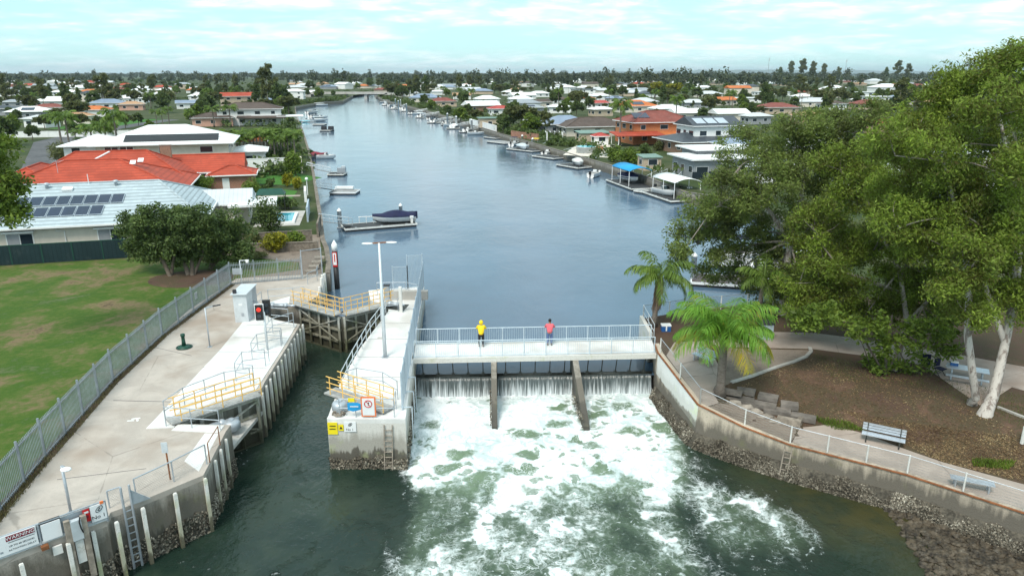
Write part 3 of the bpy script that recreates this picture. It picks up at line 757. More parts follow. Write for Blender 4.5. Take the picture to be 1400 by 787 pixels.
# ---- lock gates
def gate_leaf(label, hinge, tip, top=DECK+.1, deep=3.1, ny=1, walk=1.0, front=-1):
    """a mitre gate leaf: plate, girders, braces, walkway with two yellow rails"""
    a = Vector((hinge[0],hinge[1],0)); b = Vector((tip[0],tip[1],0)); d = (b-a).normalized(); n = Vector((d.y,-d.x,0))*(-front)
    if n.y > 0: n = -n                                         # framing shows towards the camera side
    up = Vector((0,0,1)); L = (b-a).length
    t = thing('lock_gate', label, 'lock gate', (a.x,a.y,top-deep))
    MB().beam(a+up*(top-deep/2-.1)-n*.05, b+up*(top-deep/2-.1)-n*.05, .10, deep-.25, up).build('plate', 'gate_dark', t)
    for z in (top-.28, top-1.25, top-2.2, top-3.0):
        MB().beam(a+up*z+n*.14, b+up*z+n*.14, .20, .13).build('girder', 'gate', t)
    for f in (.02,.26,.5,.74,.98):
        c = a.lerp(b, f)+n*.17; MB().beam(c+up*(top-.2), c+up*(top-deep), .15 if f not in (.02,.98) else .2, .15).build('upright', 'gate', t)
    for f0, f1 in ((.04,.48),(.96,.52)):
        MB().beam(a.lerp(b,f0)+n*.26+up*(top-.4), a.lerp(b,f1)+n*.26+up*(top-1.2), .09,.09).build('brace', 'gate', t)
        MB().beam(a.lerp(b,f0)+n*.26+up*(top-2.1), a.lerp(b,f1)+n*.26+up*(top-1.35), .09,.09).build('brace', 'gate', t)
    MB().beam(a-d*.5+up*(top+.02)+n*.15, b+up*(top+.02)+n*.15, walk, .08).build('walkway', 'plank', t)
    for sgn in (-1,1):
        o = n*(.15+sgn*walk*.47); m = max(2, round(L/1.0))
        mb = MB()
        for i in range(m+1):
            c = a.lerp(b, i/m)+o; mb.tube([c+up*(top+.02), c+up*(top+1.1)], .028, 6)
        for h in (.42,.76,1.1): mb.tube([a-d*.25+o+up*(top+h), b+o+up*(top+h)], .026, 6)
        mb.build('yellow_rail', 'yellow_rail', t)
    return t
gate_leaf('closed lock gate leaf with yellow rails at the left of the chamber head', (-16.5,53.3), (-12.72,50.55))
gate_leaf('closed lock gate leaf with yellow rails against the island at chamber head', (-9.75,53.2), (-12.62,50.55))
gate_leaf('open lock gate leaf folded into the left wall recess, yellow rails', (-17.35,33.75), (-14.30,36.85), walk=.9)
gate_leaf('open lock gate leaf folded back on the island nose, yellow rails', (-9.75,36.9), (-6.45,34.75), top=DECK+.12, deep=.9, walk=.9)
# gate machinery: rams and floats
def ram(label, p, q, r):
    p = Vector(p); q = Vector(q); t = thing('gate_ram', label, 'hydraulic ram', p)
    m = p.lerp(q,.6); MB().tube([p,m], r, 10).build('cylinder', 'galv', t, True); MB().tube([m,q], r*.45, 8).build('piston', 'alu', t, True)
    MB().ball(p, r*1.5, 10, 7).build('pivot', 'galv', t, True); MB().ball(m, r*1.25, 10, 7).build('collar', 'galv', t, True)
ram('grey hydraulic ram in the recess below the left open gate', (-16.4,33.6,1.05), (-14.8,35.2,1.1), .2)
ram('white hydraulic ram beside the far left gate pit', (-18.3,52.2,1.95), (-16.4,51.5,2.15), .16)
ram('grey hydraulic ram beside the far gate on lock island', (-9.4,52.6,1.95), (-8.2,52.0,2.05), .15)
def float_(label, c, r, mat='galv'):
    t = thing('gate_float', label, 'float', (c[0],c[1],c[2]-r))
    MB().lathe((c[0],c[1],c[2]-r), [(r*.6,0),(r,r*.3),(r,r*1.0),(r*.8,r*1.3),(r*.3,r*1.4),(.05,r*1.42)], 14).build('drum', mat, t, True)
    MB().lathe((c[0],c[1],c[2]+r*.42), [(r*.35,0),(r*.3,.06),(.02,.07)], 10).build('cap', 'alu', t)
float_('round grey drum at the left corner of the lock island nose', (-9.15,34.75,DECK+.42), .42)
float_('round grey drum beneath the open gate in the left recess', (-14.95,34.6,1.1), .45)
mb = MB()
for i in range(26):
    a = i/26*2*math.pi; b = a+2*math.pi/26; r = .34
    mb.tube([(-15.9+r*math.cos(a),33.15,1.2+r*math.sin(a)),(-15.9+r*math.cos(b),33.15,1.2+r*math.sin(b))], .035, 5, cap=False)
single(mb, 'black_hose', 'black', 'loop of black hose hanging in front of the left recess', 'hose', (-15.9,33.15,.9))
# rails round the left recess and chamber edge
handrail('handrail', 'grey handrail curving behind the left open gate', [(-17.9,33.6,1.74),(-17.6,35.2,1.74),(-16.2,37.3,1.74),(-15.0,37.9,1.74)], 1.1)
handrail('handrail', 'grey handrail across the front of the left gate recess', [(-17.6,33.0,1.74),(-16.2,32.8,1.74),(-14.7,32.6,1.74)], 1.05)
handrail('handrail', 'grey cage of rails round a ladder head on the left chamber edge', [(-14.95,38.3,1.74),(-16.1,38.6,1.74),(-16.3,40.3,1.74),(-15.1,40.8,1.74)], 1.1)
handrail('handrail', 'second cage of grey rails further up the left chamber edge', [(-15.15,41.6,1.74),(-16.3,41.9,1.74),(-16.45,43.4,1.74),(-15.2,44.2,1.74)], 1.1)
handrail('handrail', 'grey handrail along the left chamber edge before the far gate', [(-15.25,44.6,1.74),(-16.4,44.8,1.74),(-16.5,46.6,1.74),(-15.4,47.8,1.74)], 1.1)
handrail('handrail', 'grey handrail round the far left gate pit', [(-16.0,48.6,1.74),(-17.6,49.0,1.74),(-19.4,50.9,1.74),(-19.3,52.8,1.74)], 1.1)
handrail('handrail', 'grey handrail beyond the far left gate', [(-19.0,53.4,1.74),(-17.2,53.9,1.74),(-16.4,54.2,1.74)], 1.1)
handrail('handrail', 'curved grey guard rail at the far end of the pavement', [(-17.4,58.7,DECK),(-16.9,59.9,DECK),(-17.2,61.3,DECK)], 1.0)
handrail('wire_mesh_rail', 'grey rail with chain wire along the lower quay edge', [at(187,683,DECK),at(238,658,DECK),at(283,634,DECK)], 1.0, 'galv', 1.5, .03, (), 'chain')
handrail('wire_mesh_rail', 'chain wire rail turning the corner beside the white painted patch', [at(287,632,DECK),at(301,608,DECK)], 1.0, 'rust', 1.5, .025, (), 'chain')
handrail('wire_mesh_rail', 'short low chain wire rail between the sign frame and ladder posts', [at(150,694,DECK),at(168,688,DECK)], .8, 'galv', 1.5, .03, (), 'chain')

# ---- fender battens and piles
def batten(p, nrm, z1=1.5, z0=-1.7, label='', group='', w=.15):
    p = Vector((p[0],p[1],0))+Vector((nrm[0],nrm[1],0))*.10
    mb = MB(); mb.box((0,0,(z1+z0)/2), (w,.13,z1-z0)); mb.box((0,0,z1+.02), (w*.8,.10,.04))
    o = single(mb, 'fender_batten', 'batten', label, 'fender', (0,0,0), group); o.location = (p.x,p.y,0); o.rotation_euler = (0,0,math.atan2(nrm[1],nrm[0])+math.pi/2)
MT['batten'] = tidal('white_batten', (.74,.72,.68), (.42,.40,.30), (.10,.09,.06), z0=-1.5, z1=.9)
for u, v, in ((28,768),(92,740),(126,724),(158,711),(194,692),(238,672),(279,652)):
    q = at(u, v, 1.55); batten((q.x,q.y), (.68,-.73), label='white fender batten bolted down the stained quay wall below the pavement', group='fender battens on the quay wall')
for i in range(3):
    q = Vector(PW[5]).lerp(Vector(PW[6]), (i+1.5)/4); batten((q.x,q.y), (1,.1), label='white fender batten between the pavement corner and the left gate recess', group='fender battens by the left recess')
n = 13
for i in range(n):
    q = Vector((-14.32,37.4)).lerp(Vector((-15.25,49.0)), i/(n-1)); batten((q.x,q.y), (1,.06), label='white fender batten along the left wall of the lock chamber', group='fender battens in the lock chamber', w=.2)
for i in range(8):
    q = Vector((-9.95,38.6)).lerp(Vector((-9.95,43.6)), i/7); batten((q.x,q.y), (-1,0), label='narrow white batten down the island wall inside the lock chamber', group='battens on the island wall', w=.12)
for i, (x, y, z) in enumerate(((-15.75,55.8,1.9),(-15.95,57.0,2.0),(-16.2,58.6,2.3),(-16.35,59.6,2.3),(-16.5,60.8,2.1))):
    mb = MB().tube([(x,y,-1.5),(x,y,z)], .13, 8); single(mb, 'fender_post', 'batten', 'white timber fender post at the canal end of the pavement', 'fender post', (x,y,-1.5), 'fender posts at the canal mouth of the lock')

# ---- channel marker pile
p0 = Vector((-16.05,63.2,-1)); zt = vx(449,328,63.2).z
t = thing('channel_marker', 'black and white channel pile with red-bordered plate and white cone top', 'channel marker', p0)
x, y = p0.x, p0.y
MB().lathe((x,y,0), [(.24,-1),(.24,zt-2.2)], 14).build('lower_pile', 'black', t, True)
MB().lathe((x,y,0), [(.25,zt-2.2),(.25,zt-1.0)], 14).build('black_band', 'black', t, True)
MB().lathe((x,y,0), [(.27,zt-1.0),(.27,zt-.45),(.22,zt-.35),(.02,zt)], 14).build('cone_top', 'white', t, True)
MB().box((x+.02,y-.27,zt-1.75),(.42,.03,1.35)).build('plate', 'red', t); MB().box((x+.02,y-.29,zt-1.7),(.30,.02,1.1)).build('plate_face', 'paper', t)
MB().box((x+.02,y-.303,zt-1.62),(.10,.006,.7)).build('plate_numeral', 'red', t)

# ---- cabinet, poles, hydrant, signal
cb = thing('electrical_cabinet', 'tall grey electrical cabinet on the lock pavement', 'cabinet', (-18.7,49.5,DECK))
rz = math.atan2(AX.y,AX.x)-math.pi/2
c = at(329,441,DECK); c = Vector((c.x, c.y, DECK))
def loc(dx, dy, dz): return c+AXR*dx+AX*dy+Vector((0,0,dz))
MB().box(loc(.1,.75,1.05),(.95,1.4,2.1),rz).build('body', 'galv_light', cb); MB().box(loc(.1,2.0,1.05),(.95,1.05,2.1),rz).build('rear_body', 'galv', cb)
MB().box(loc(.08,1.25,2.14),(1.15,2.7,.06),rz).build('roof', 'galv_light', cb); MB().box(loc(-.25,.2,2.3),(.22,.22,.26),rz).build('vent_cowl', 'rubber', cb)
MB().box(loc(.1,.04,1.35),(.25,.01,.16),rz).build('label_plate', 'paper', cb); MB().box(loc(.2,.035,.6),(.18,.01,.25),rz).build('lock_plate', 'galv', cb)
def pole(name, label, cat, p, h, arm, mat='galv', r=.045, head=None):
    p = Vector(p); t = thing(name, label, cat, p)
    MB().tube([p, p+Vector((0,0,h))], r, 8).build('post', mat, t, True); MB().box(p+Vector((0,0,.01)), (.25,.25,.02)).build('base_plate', mat, t)
    e = p+Vector((0,0,h))+Vector(arm); MB().tube([p+Vector((0,0,h-.02)), e], r*.8, 6).build('arm', mat, t)
    if head: head(t, e)
    return t
camh = lambda t, e: (MB().ball(e-Vector((0,0,.12)), .13, 10, 7).build('camera_dome', 'white', t, True), MB().box(e, (.26,.16,.08)).build('bracket', 'white', t))
pole('camera_pole', 'thin pole with white camera standing behind the grey cabinet', 'camera pole', at(333,405,DECK), 3.0, (.6,0,0), head=camh)
pole('light_pole', 'thin grey pole with short arm light on the lock pavement', 'light pole', at(287,474,DECK), 2.7, (.55,.5,0), head=lambda t, e: MB().box(e, (.5,.12,.06), .7).build('lamp_head', 'rubber', t))
lampdisc = lambda t, e: (MB().ball(e+Vector((.12,-.1,-.05)), (.22,.16,.08), 12, 7).build('lamp_head', 'white', t, True))
pole('light_pole', 'leaning grey pole with white oval lamp beside the warning signs', 'light pole', at(97,700,DECK), 2.15, (.18,-.12,.02), head=lampdisc, r=.055)
t = thing('hydrant_standpipe', 'dark green standpipe on a round green base on pavement', 'standpipe', at(252,475,DECK))
q = at(252,475,DECK)
MB().lathe(q, [(.42,0),(.42,.08),(.2,.14),(.15,.16)], 16).build('base_ring', 'green_metal', t, True); MB().lathe(q+Vector((0,0,.15)), [(.14,0),(.11,.35),(.11,.62),(.14,.64),(.14,.8),(.05,.84)], 12).build('pipe', 'green_metal', t, True)
mb = MB()
for i in range(20):
    a = i/20*6.283; b = a+.3142; mb.tube([q+Vector((.48*math.cos(a),.48*math.sin(a),.05)), q+Vector((.48*math.cos(b),.48*math.sin(b),.05))], .03, 5, cap=False)
mb.build('hose_coil', 'green_metal', t)
q = at(366,478,1.74); t = thing('lock_signal', 'twin headed black signal lamp showing red beside the lock chamber', 'traffic light', q)
MB().tube([q, q+Vector((0,0,2.6))], .07, 8).build('post', 'galv_light', t, True)
for dx, dy, zz in ((-.25,-.1,2.55),(.12,.28,2.75)):
    h = MB().box(q+Vector((dx,dy,zz+.05)), (.46,.2,1.0), .15).build('signal_head', 'black', t)
    if dx < 0:
        MB().box(q+Vector((dx-.005,dy+.02,zz+.05)), (.58,.05,1.12), .15).build('white_border', 'paper', t)
    for j, m in ((0,'signal_red'),(1,'glass')):
        if m == 'signal_red' and 'signal_red' not in MT:
            mm, nt_, b_ = nodes('red_signal_lamp'); b_.inputs['Base Color'].default_value = (.6,.02,.01,1); b_.inputs['Emission Color'].default_value = (1,.05,.03,1); b_.inputs['Emission Strength'].default_value = .55; MT['signal_red'] = mm
        if dx > 0: m = 'glass'
        cc = q+Vector((dx+.015,dy-.115,zz+.26-.42*j)); mb = MB().tube([cc, cc+Vector((.004,-.03,0))], .14, 12); mb.build('lens', m, h)
q = at(233,655,DECK); t = thing('small_sign', 'small grey sign plate on a thin rusty post behind chain wire', 'sign', q)
MB().tube([q, q+Vector((0,0,1.75))], .035, 6).build('post', 'rust', t); MB().box(q+Vector((-.02,-.05,1.6)), (.26,.03,.5), .1).build('plate', 'galv_light', t)
q = Vector((-8.05,42.4,DECK)); t = thing('lamp_post', 'tall grey lamp post with two white heads on lock island', 'lamp post', q)
MB().tube([q, q+Vector((0,0,2.2)), q+Vector((0,0,7.4))], [.13,.11,.065], 10).build('pole', 'galv_light', t, True); MB().box(q+Vector((0,0,.015)), (.4,.4,.03)).build('base_plate', 'galv', t)
MB().beam(q+Vector((-.45,0,7.38)), q+Vector((.5,.1,7.42)), .07,.07).build('cross_arm', 'rust', t)
for sg in (-1,1):
    e = q+Vector((.72*sg+.02,.07*sg,7.4+.02*sg)); MB().ball(e, (.36,.14,.06), 12, 7).build('lamp_head', 'white', t, True)
q = Vector((-9.0,53.4,DECK)); t = thing('cabinet_post', 'slim dark control box beside the far gate on island', 'control box', (-9.0,54.3,DECK)); MB().box((-9.9,54.4,DECK+.6),(.4,.35,1.2)).build('body', 'galv', t); MB().box((-9.9,54.4,DECK+1.22),(.5,.45,.05)).build('roof', 'rubber', t)

# ---- sign frame on the quay edge (WARNING)
D0 = at(0,766,DECK); D1 = at(152,710,DECK); sx = (D1-D0).normalized(); sn = Vector((sx.y,-sx.x,0)); UP = Vector((0,0,1))
pxm = (D1-D0).length/152
def S(px, z): return D0 + sx*(px*pxm) + UP*z
fr = thing('sign_frame', 'low steel frame along the quay edge that carries the signs', 'sign frame', D0)
MB().beam(S(-60,.93), S(148,.93), .05,.05).build('rail', 'galv', fr); MB().beam(S(-60,.12), S(148,.12), .06,.10).build('rail', 'galv_light', fr)
for px in (-55,54,147): MB().beam(S(px,0), S(px,.95), .07,.07).build('post', 'galv', fr)
MB().beam(S(-60,.5)-sn*.04, S(148,.5)-sn*.04, .02, .7, UP).build('back_panel', 'galv', fr)
def board(root, name, px0, px1, z0, z1, mat, th=.03, off=.05):
    return MB().beam(S(px0,(z0+z1)/2)+sn*off, S(px1,(z0+z1)/2)+sn*off, th, z1-z0).build(name, mat, root)
t = thing('warning_sign', 'white sign reading WARNING on a dark red band at the quay edge', 'sign', S(15,.2))
board(t, 'panel', -22, 51, .16, .93, 'paper')
MT['maroon'] = plain('dark_red_print', (.20,.015,.03), .5, var=.05)
board(t, 'red_band', 12, 49, .70, .90, 'maroon', .01, .072)
text('WARNING', .19, t, 'paper', S(30.5,.80)+sn*.078, sx, UP)
text('UP TO 60 SECOND', .095, t, 'black', S(30.5,.47)+sn*.066, sx, UP); text('ACTIVATION DELAY', .095, t, 'black', S(30.5,.31)+sn*.066, sx, UP)
board(t, 'small_print_line', 14, 48, .615, .635, 'black', .004, .068)
board(t, 'emblem', 2, 6, .28, .36, 'galv', .004, .068)
t = thing('blank_sign', 'plain white sign board on the quay edge beside the warning sign', 'sign', S(70,.2)); board(t, 'panel', 57, 83, .14, .86, 'paper'); board(t, 'dark_back', 56, 84, .80, .97, 'rubber', .03, .0)
t = thing('control_box', 'pale steel control box clamped between two grey posts on the quay edge', 'control box', S(100,-1.5))
for px in (90,113): MB().beam(S(px,-2.0)+sn*.2, S(px,.75)+sn*.2, .2,.16,sn).build('post', 'timber_pale', t)
MB().beam(S(94,.25)+sn*.2, S(109,.25)+sn*.2, .22, .85).build('box', 'galv_light', t); MB().beam(S(96,-.75)+sn*.16, S(108,-.75)+sn*.16, .1, 1.0).build('rust_stained_plate', 'white_worn', t)
MB().tube([S(108,.8)+sn*.34, S(106,.6)+sn*.36, S(107,.3)+sn*.35, S(109,.1)+sn*.34], .025, 6).build('cable', 'black', t)
t = thing('notice_sign', 'small red notice on the quay edge left of the No 1 sign', 'sign', S(119,.3)); board(t, 'panel', 114.5, 124, .32, .86, 'red'); board(t, 'print', 116, 122.5, .70, .78, 'paper', .004, .068); board(t, 'symbol', 117, 121.5, .48, .62, 'maroon', .004, .068)
t = thing('berth_sign', 'white sign reading No 1 with a line symbol on the quay edge', 'sign', S(136,.3)); board(t, 'panel', 125, 147, .20, .90, 'paper'); board(t, 'amber_reflector', 140, 145, .88, .99, 'orange', .05, .06)
text('No 1', .235, t, 'black', S(135.5,.38)+sn*.066, sx, UP)
def symbol(t, c, xd, n, s=.22):
    xd = Vector(xd); up = UP; A = (xd+up*.9).normalized(); B = n.cross(A).normalized(); mb = MB()
    P = [c+A*(s*.7*math.cos(a))*1.0+B*(s*.38*math.sin(a)) for a in [i/14*6.283 for i in range(15)]]
    mb.tube(P, .014, 4); mb.tube([c-A*s*.35, c+A*s*.3], .014, 4); mb.tube([c+A*s*.3, c+A*s*.1+B*s*.2], .014, 4); mb.tube([c-A*s*.35, c-A*s*.1-B*s*.2], .014, 4)
    mb.build('symbol', 'black', t)
symbol(t, S(137.5,.70)+sn*.072, sx, sn)
t = thing('wall_bracket', 'rust-stained bracket below the white board on the quay wall', 'bracket', S(58,-.4)); MB().beam(S(52,-.05)+sn*.12, S(62,-.05)+sn*.12, .2, .16).build('bracket', 'rust', t); MB().beam(S(66,-.38)+sn*.08, S(79,-.38)+sn*.08, .1, .36).build('plate', 'white_worn', t)
# ladder posts with triangular bracket
q = at(172,690,DECK); t = thing('ladder_frame', 'grey ladder frame with triangular bracket hooked over the quay edge', 'ladder', q+Vector((0,0,-3)))
for dx in (-.14,.18): MB().beam(q+sx*dx+sn*.25+UP*-3.0, q+sx*dx+sn*.25+UP*1.0, .07,.07).build('rail', 'galv', t)
for i in range(8): MB().beam(q-sx*.14+sn*.25+UP*(-2.6+.35*i), q+sx*.18+sn*.25+UP*(-2.6+.35*i), .04,.04).build('rung', 'galv', t)
bm = MB(); A = q+sx*.2+sn*.2
bm.add([A+UP*.75, A+UP*0.05, A+sx*.7+UP*.05, A+UP*.75+sn*.06, A+UP*0.05+sn*.06, A+sx*.7+UP*.05+sn*.06], [(0,1,2),(5,4,3),(0,3,4,1),(1,4,5,2),(2,5,3,0)]); bm.build('bracket', 'galv', t)

# ---- signs on the island nose
fx, fn = Vector((1,0,0)), Vector((0,-1,0)); YF = 33.83
def nose(root, name, u0, u1, v0, v1, mat, off=.02):
    a = vx(u0, v1, YF); b = vx(u1, v0, YF); return MB().box(((a.x+b.x)/2, YF-off, (a.z+b.z)/2), (b.x-a.x, .03, b.z-a.z)).build(name, mat, root)
t = thing('warning_notice', 'large yellow notice on the stained face of the island nose', 'sign', vx(455,593,YF)); nose(t,'panel',449,461,577,593,'yellow'); nose(t,'print',451,459,581,582,'black',.037); nose(t,'print',451,459,585,586,'black',.037)
t = thing('warning_triangle', 'small yellow triangle notice between two island nose signs', 'sign', vx(466,588,YF)); nose(t,'panel',463,469.5,580,588,'yellow')
a = vx(466.2,582,YF); MB().add([(a.x,YF-.04,a.z),(a.x-.09,YF-.04,a.z-.16),(a.x+.09,YF-.04,a.z-.16),(a.x,YF-.036,a.z),(a.x-.09,YF-.036,a.z-.16),(a.x+.09,YF-.036,a.z-.16)], [(0,1,2),(5,4,3),(0,3,4,1),(1,4,5,2),(2,5,3,0)]).build('triangle', 'black', t)
t = thing('berth_sign', 'white sign reading No 1 on the stained face of the island nose', 'sign', vx(478,589,YF)); nose(t,'panel',471,486.5,576,589.5,'paper'); text('No 1', .19, t, 'black', vx(478.5,586.5,YF)+Vector((0,-.037,0)), fx, UP); symbol(t, vx(479,579.5,YF)+Vector((0,-.045,0)), fx, fn, .16)

def railsign(u0,u1,v0,v1,y): a = vx(u0,v1,y); b = vx(u1,v0,y); return a, b
a, b = railsign(494.5,513,542,569,33.95); t = thing('prohibition_sign', 'orange-framed white sign with red ring on the island nose rail', 'sign', a); w_, h_ = b.x-a.x, b.z-a.z; cc = (a+b)/2
MB().box(cc, (w_,.03,h_)).build('panel', 'orange', t); MB().box(cc+Vector((0,-.02,0)), (w_-.14,.02,h_-.16)).build('face', 'paper', t)
mb = MB(); c2 = cc+Vector((0,-.036,.17)); P = [c2+Vector((.19*math.cos(i/20*6.283),0,.19*math.sin(i/20*6.283))) for i in range(21)]; mb.tube(P, .025, 5); mb.tube([P[7], P[17]], .018, 5); mb.build('red_ring', 'red', t)
mb = MB(); mb.ball(c2+Vector((.02,0,.06)), (.035,.01,.035), 8, 6); mb.beam(c2+Vector((-.01,0,-.08)), c2+Vector((.02,0,.03)), .02, .06, (0,1,0)); mb.build('swimmer_symbol', 'black', t)
a, b = railsign(476,484.5,544,549,34.0); t = thing('caution_plate', 'small yellow plate above the blue sign on the island nose rail', 'sign', a); MB().box((a+b)/2, (b.x-a.x,.03,b.z-a.z)).build('panel', 'yellow', t)
a, b = railsign(475.5,493.5,549.5,562,34.0); t = thing('blue_sign', 'crumpled bright blue sign on the island nose rail', 'sign', a)
mb = MB(); cc = (a+b)/2; w_, h_ = b.x-a.x, b.z-a.z
mb.add([(cc.x-w_/2,cc.y,cc.z-h_*.35),(cc.x-w_*.1,cc.y-.02,cc.z-h_/2),(cc.x+w_/2,cc.y,cc.z-h_*.3),(cc.x+w_/2,cc.y-.01,cc.z+h_*.3),(cc.x+w_*.2,cc.y,cc.z+h_*.45),(cc.x-w_/2,cc.y,cc.z+h_*.4)]+[(cc.x-w_/2,cc.y+.03,cc.z-h_*.35),(cc.x-w_*.1,cc.y+.03,cc.z-h_/2),(cc.x+w_/2,cc.y+.03,cc.z-h_*.3),(cc.x+w_/2,cc.y+.03,cc.z+h_*.3),(cc.x+w_*.2,cc.y+.03,cc.z+h_*.45),(cc.x-w_/2,cc.y+.03,cc.z+h_*.4)], [(0,1,2,3,4,5),(11,10,9,8,7,6)]+[(i,i+6,(i+1)%6+6,(i+1)%6) for i in range(6)])
mb.build('panel', 'blue_cloth', t); MB().box(cc+Vector((0,-.035,.03)), (w_*.6,.008,.05)).build('print', 'paper', t)
# rope heap on the island nose
mb = MB()
for i in range(40):
    a = i*.55; r = .28+.08*math.sin(i*1.7); mb.tube([(-9.1+r*math.cos(a),34.2+.2*math.sin(a),DECK+.04+.004*i),(-9.1+r*math.cos(a+.55),34.2+.2*math.sin(a+.55),DECK+.04+.004*(i+1))], .03, 5, cap=False)
single(mb, 'rope_coil', 'timber_pale', 'coil of brown rope at the corner of island nose', 'rope', (-9.1,34.2,DECK))

# ---- weir footbridge
BF0, BF1, BR0, BR1 = Vector((-6.30,42.1,0)), Vector((9.25,42.95,0)), Vector((-6.45,44.6,0)), Vector((9.45,45.45,0))
br = thing('weir_footbridge', 'white concrete footbridge deck across the weir', 'footbridge', (1.5,43.5,1.4))
MB().prism([BF0[:2],BF1[:2],BR1[:2],BR0[:2]], 1.48, DECK+.0).build('deck', 'concrete_white', br)
MB().beam(BF0+UP*1.56-Vector((0,.06,0)), BF1+UP*1.56-Vector((0,.06,0)), .09, .32).build('edge_beam', 'tidal_pale', br)
MB().beam(BR0+UP*1.56+Vector((0,.06,0)), BR1+UP*1.56+Vector((0,.06,0)), .09, .32).build('edge_beam', 'tidal_pale', br)
handrail('bridge_rail', 'pale blue-grey rail with thin bars along the tail side of footbridge', [BF0+Vector((.1,.1,DECK)), BF1+Vector((-.1,.1,DECK))], 1.1, 'rail', 1.42, .03, (.09,), 'bars', cat='railing')
handrail('bridge_rail', 'pale blue-grey rail with thin bars along the canal side of footbridge', [BR0+Vector((.1,-.1,DECK)), BR1+Vector((-.1,-.1,DECK))], 1.1, 'rail', 1.42, .03, (.09,), 'bars', cat='railing')
def pier(label, x0, x1, wdt=.34):
    """thin wall whose nose slopes down to the tail water"""
    t = thing('weir_pier', label, 'pier', (x0,43,-3))
    a, b = x0, x1
    mb = MB(); p = [(44.3,a),(42.0,a)]; 
    q = [Vector((a,44.4,0)),Vector((a,42.25,0)),Vector((b,38.3,0))]
    vs = []
    for sg in (-1,1):
        o = Vector((wdt/2*sg,0,0))
        vs += [q[0]+o+UP*-3, q[2]+o+UP*-3, q[2]+o+UP*-1.05, q[1]+o+UP*1.40, q[0]+o+UP*1.475]
    mb.add(vs, [(0,1,2,3,4),(9,8,7,6,5)]+[(i,i+5,(i+1)%5+5,(i+1)%5) for i in range(5)])
    mb.build('wall', 'tidal', t)
    crust('oyster_crust', t, [(b-wdt/2,38.3),(a-wdt/2,42.3)][::-1], LOW-.1, -.3, 260, .03, .11)
pier('thin stained weir pier under the footbridge near the yellow jacket', -1.16, -1.02)
pier('thin stained weir pier under the middle of the footbridge near the pink shirt', 4.05, 4.42, .36)
gt = thing('weir_gate', 'dark steel weir gate beam hung on rods under footbridge', 'weir gate', (1.5,43.3,-1))
G0, G1 = Vector((-6.35,43.15,.02)), Vector((9.2,43.75,.02))
for a, b in ((0,.325),(.345,.665),(.69,1)):
    A, B = G0.lerp(G1,a), G0.lerp(G1,b)
    MB().tube([A, B], .13, 10).build('beam', 'steel_dark', gt, True)
    MB().beam(A+Vector((0,-.06,-.65)), B+Vector((0,-.06,-.65)), .08, 1.2).build('flap', 'steel_dark', gt)
    for i in range(5):
        c = A.lerp(B, (i+.6)/5.2); MB().tube([c+UP*.1, c+Vector((0,-.6,1.42))], .035, 6).build('rod', 'steel_dark', gt)
        MB().box(c+UP*.12, (.22,.2,.16)).build('bracket', 'steel_dark', gt)
def fall_mat():
    m, nt, b = nodes('falling_water'); k = NB(nt); p = k.pos()
    n = k.noise(k.mapping(p, (5.5,.3,.22)), 1.6, 4, .65); z = k.sep(p)[2]
    n2 = k.noise(k.mapping(p, (16,.3,.5)), 1.6, 3, .6); n = k.math('ADD', k.math('MULTIPLY', n, .55), k.math('MULTIPLY', n2, .45))
    f = k.smooth(k.math('ADD', n, k.math('MULTIPLY', k.math('ADD', z, .75), -.20)), .40, .66)
    k.l(k.mix(f, (.07,.085,.085), (.66,.70,.72)), b.inputs['Base Color']); b.inputs['Roughness'].default_value = .25
    k.bump(n, .5, .08, b)
    return m
MT['fall'] = fall_mat()
wf = MB(); nx = 150
from mathutils import noise as NZ
prof = [(-.17,.05),(-.30,-.02),(-.42,-.25),(-.52,-.6),(-.60,-1.0),(-.64,-1.35)]
for a, b in ((.003,.322),(.348,.662),(.693,.995)):
    o = len(wf.v); m = 90
    for i in range(m+1):
        c = G0.lerp(G1, a+(b-a)*i/m)
        for dy, z in prof: wf.v.append((c.x, c.y+dy+.05*NZ.noise(Vector((c.x*6,0,z*.5)))*(1-z), z-.02))
    for i in range(m):
        for j in range(5): wf.f.append((o+i*6+j, o+(i+1)*6+j, o+(i+1)*6+j+1, o+i*6+j+1))
o = wf.build('falling_water', 'fall', None, True); tag(o, kind='structure')

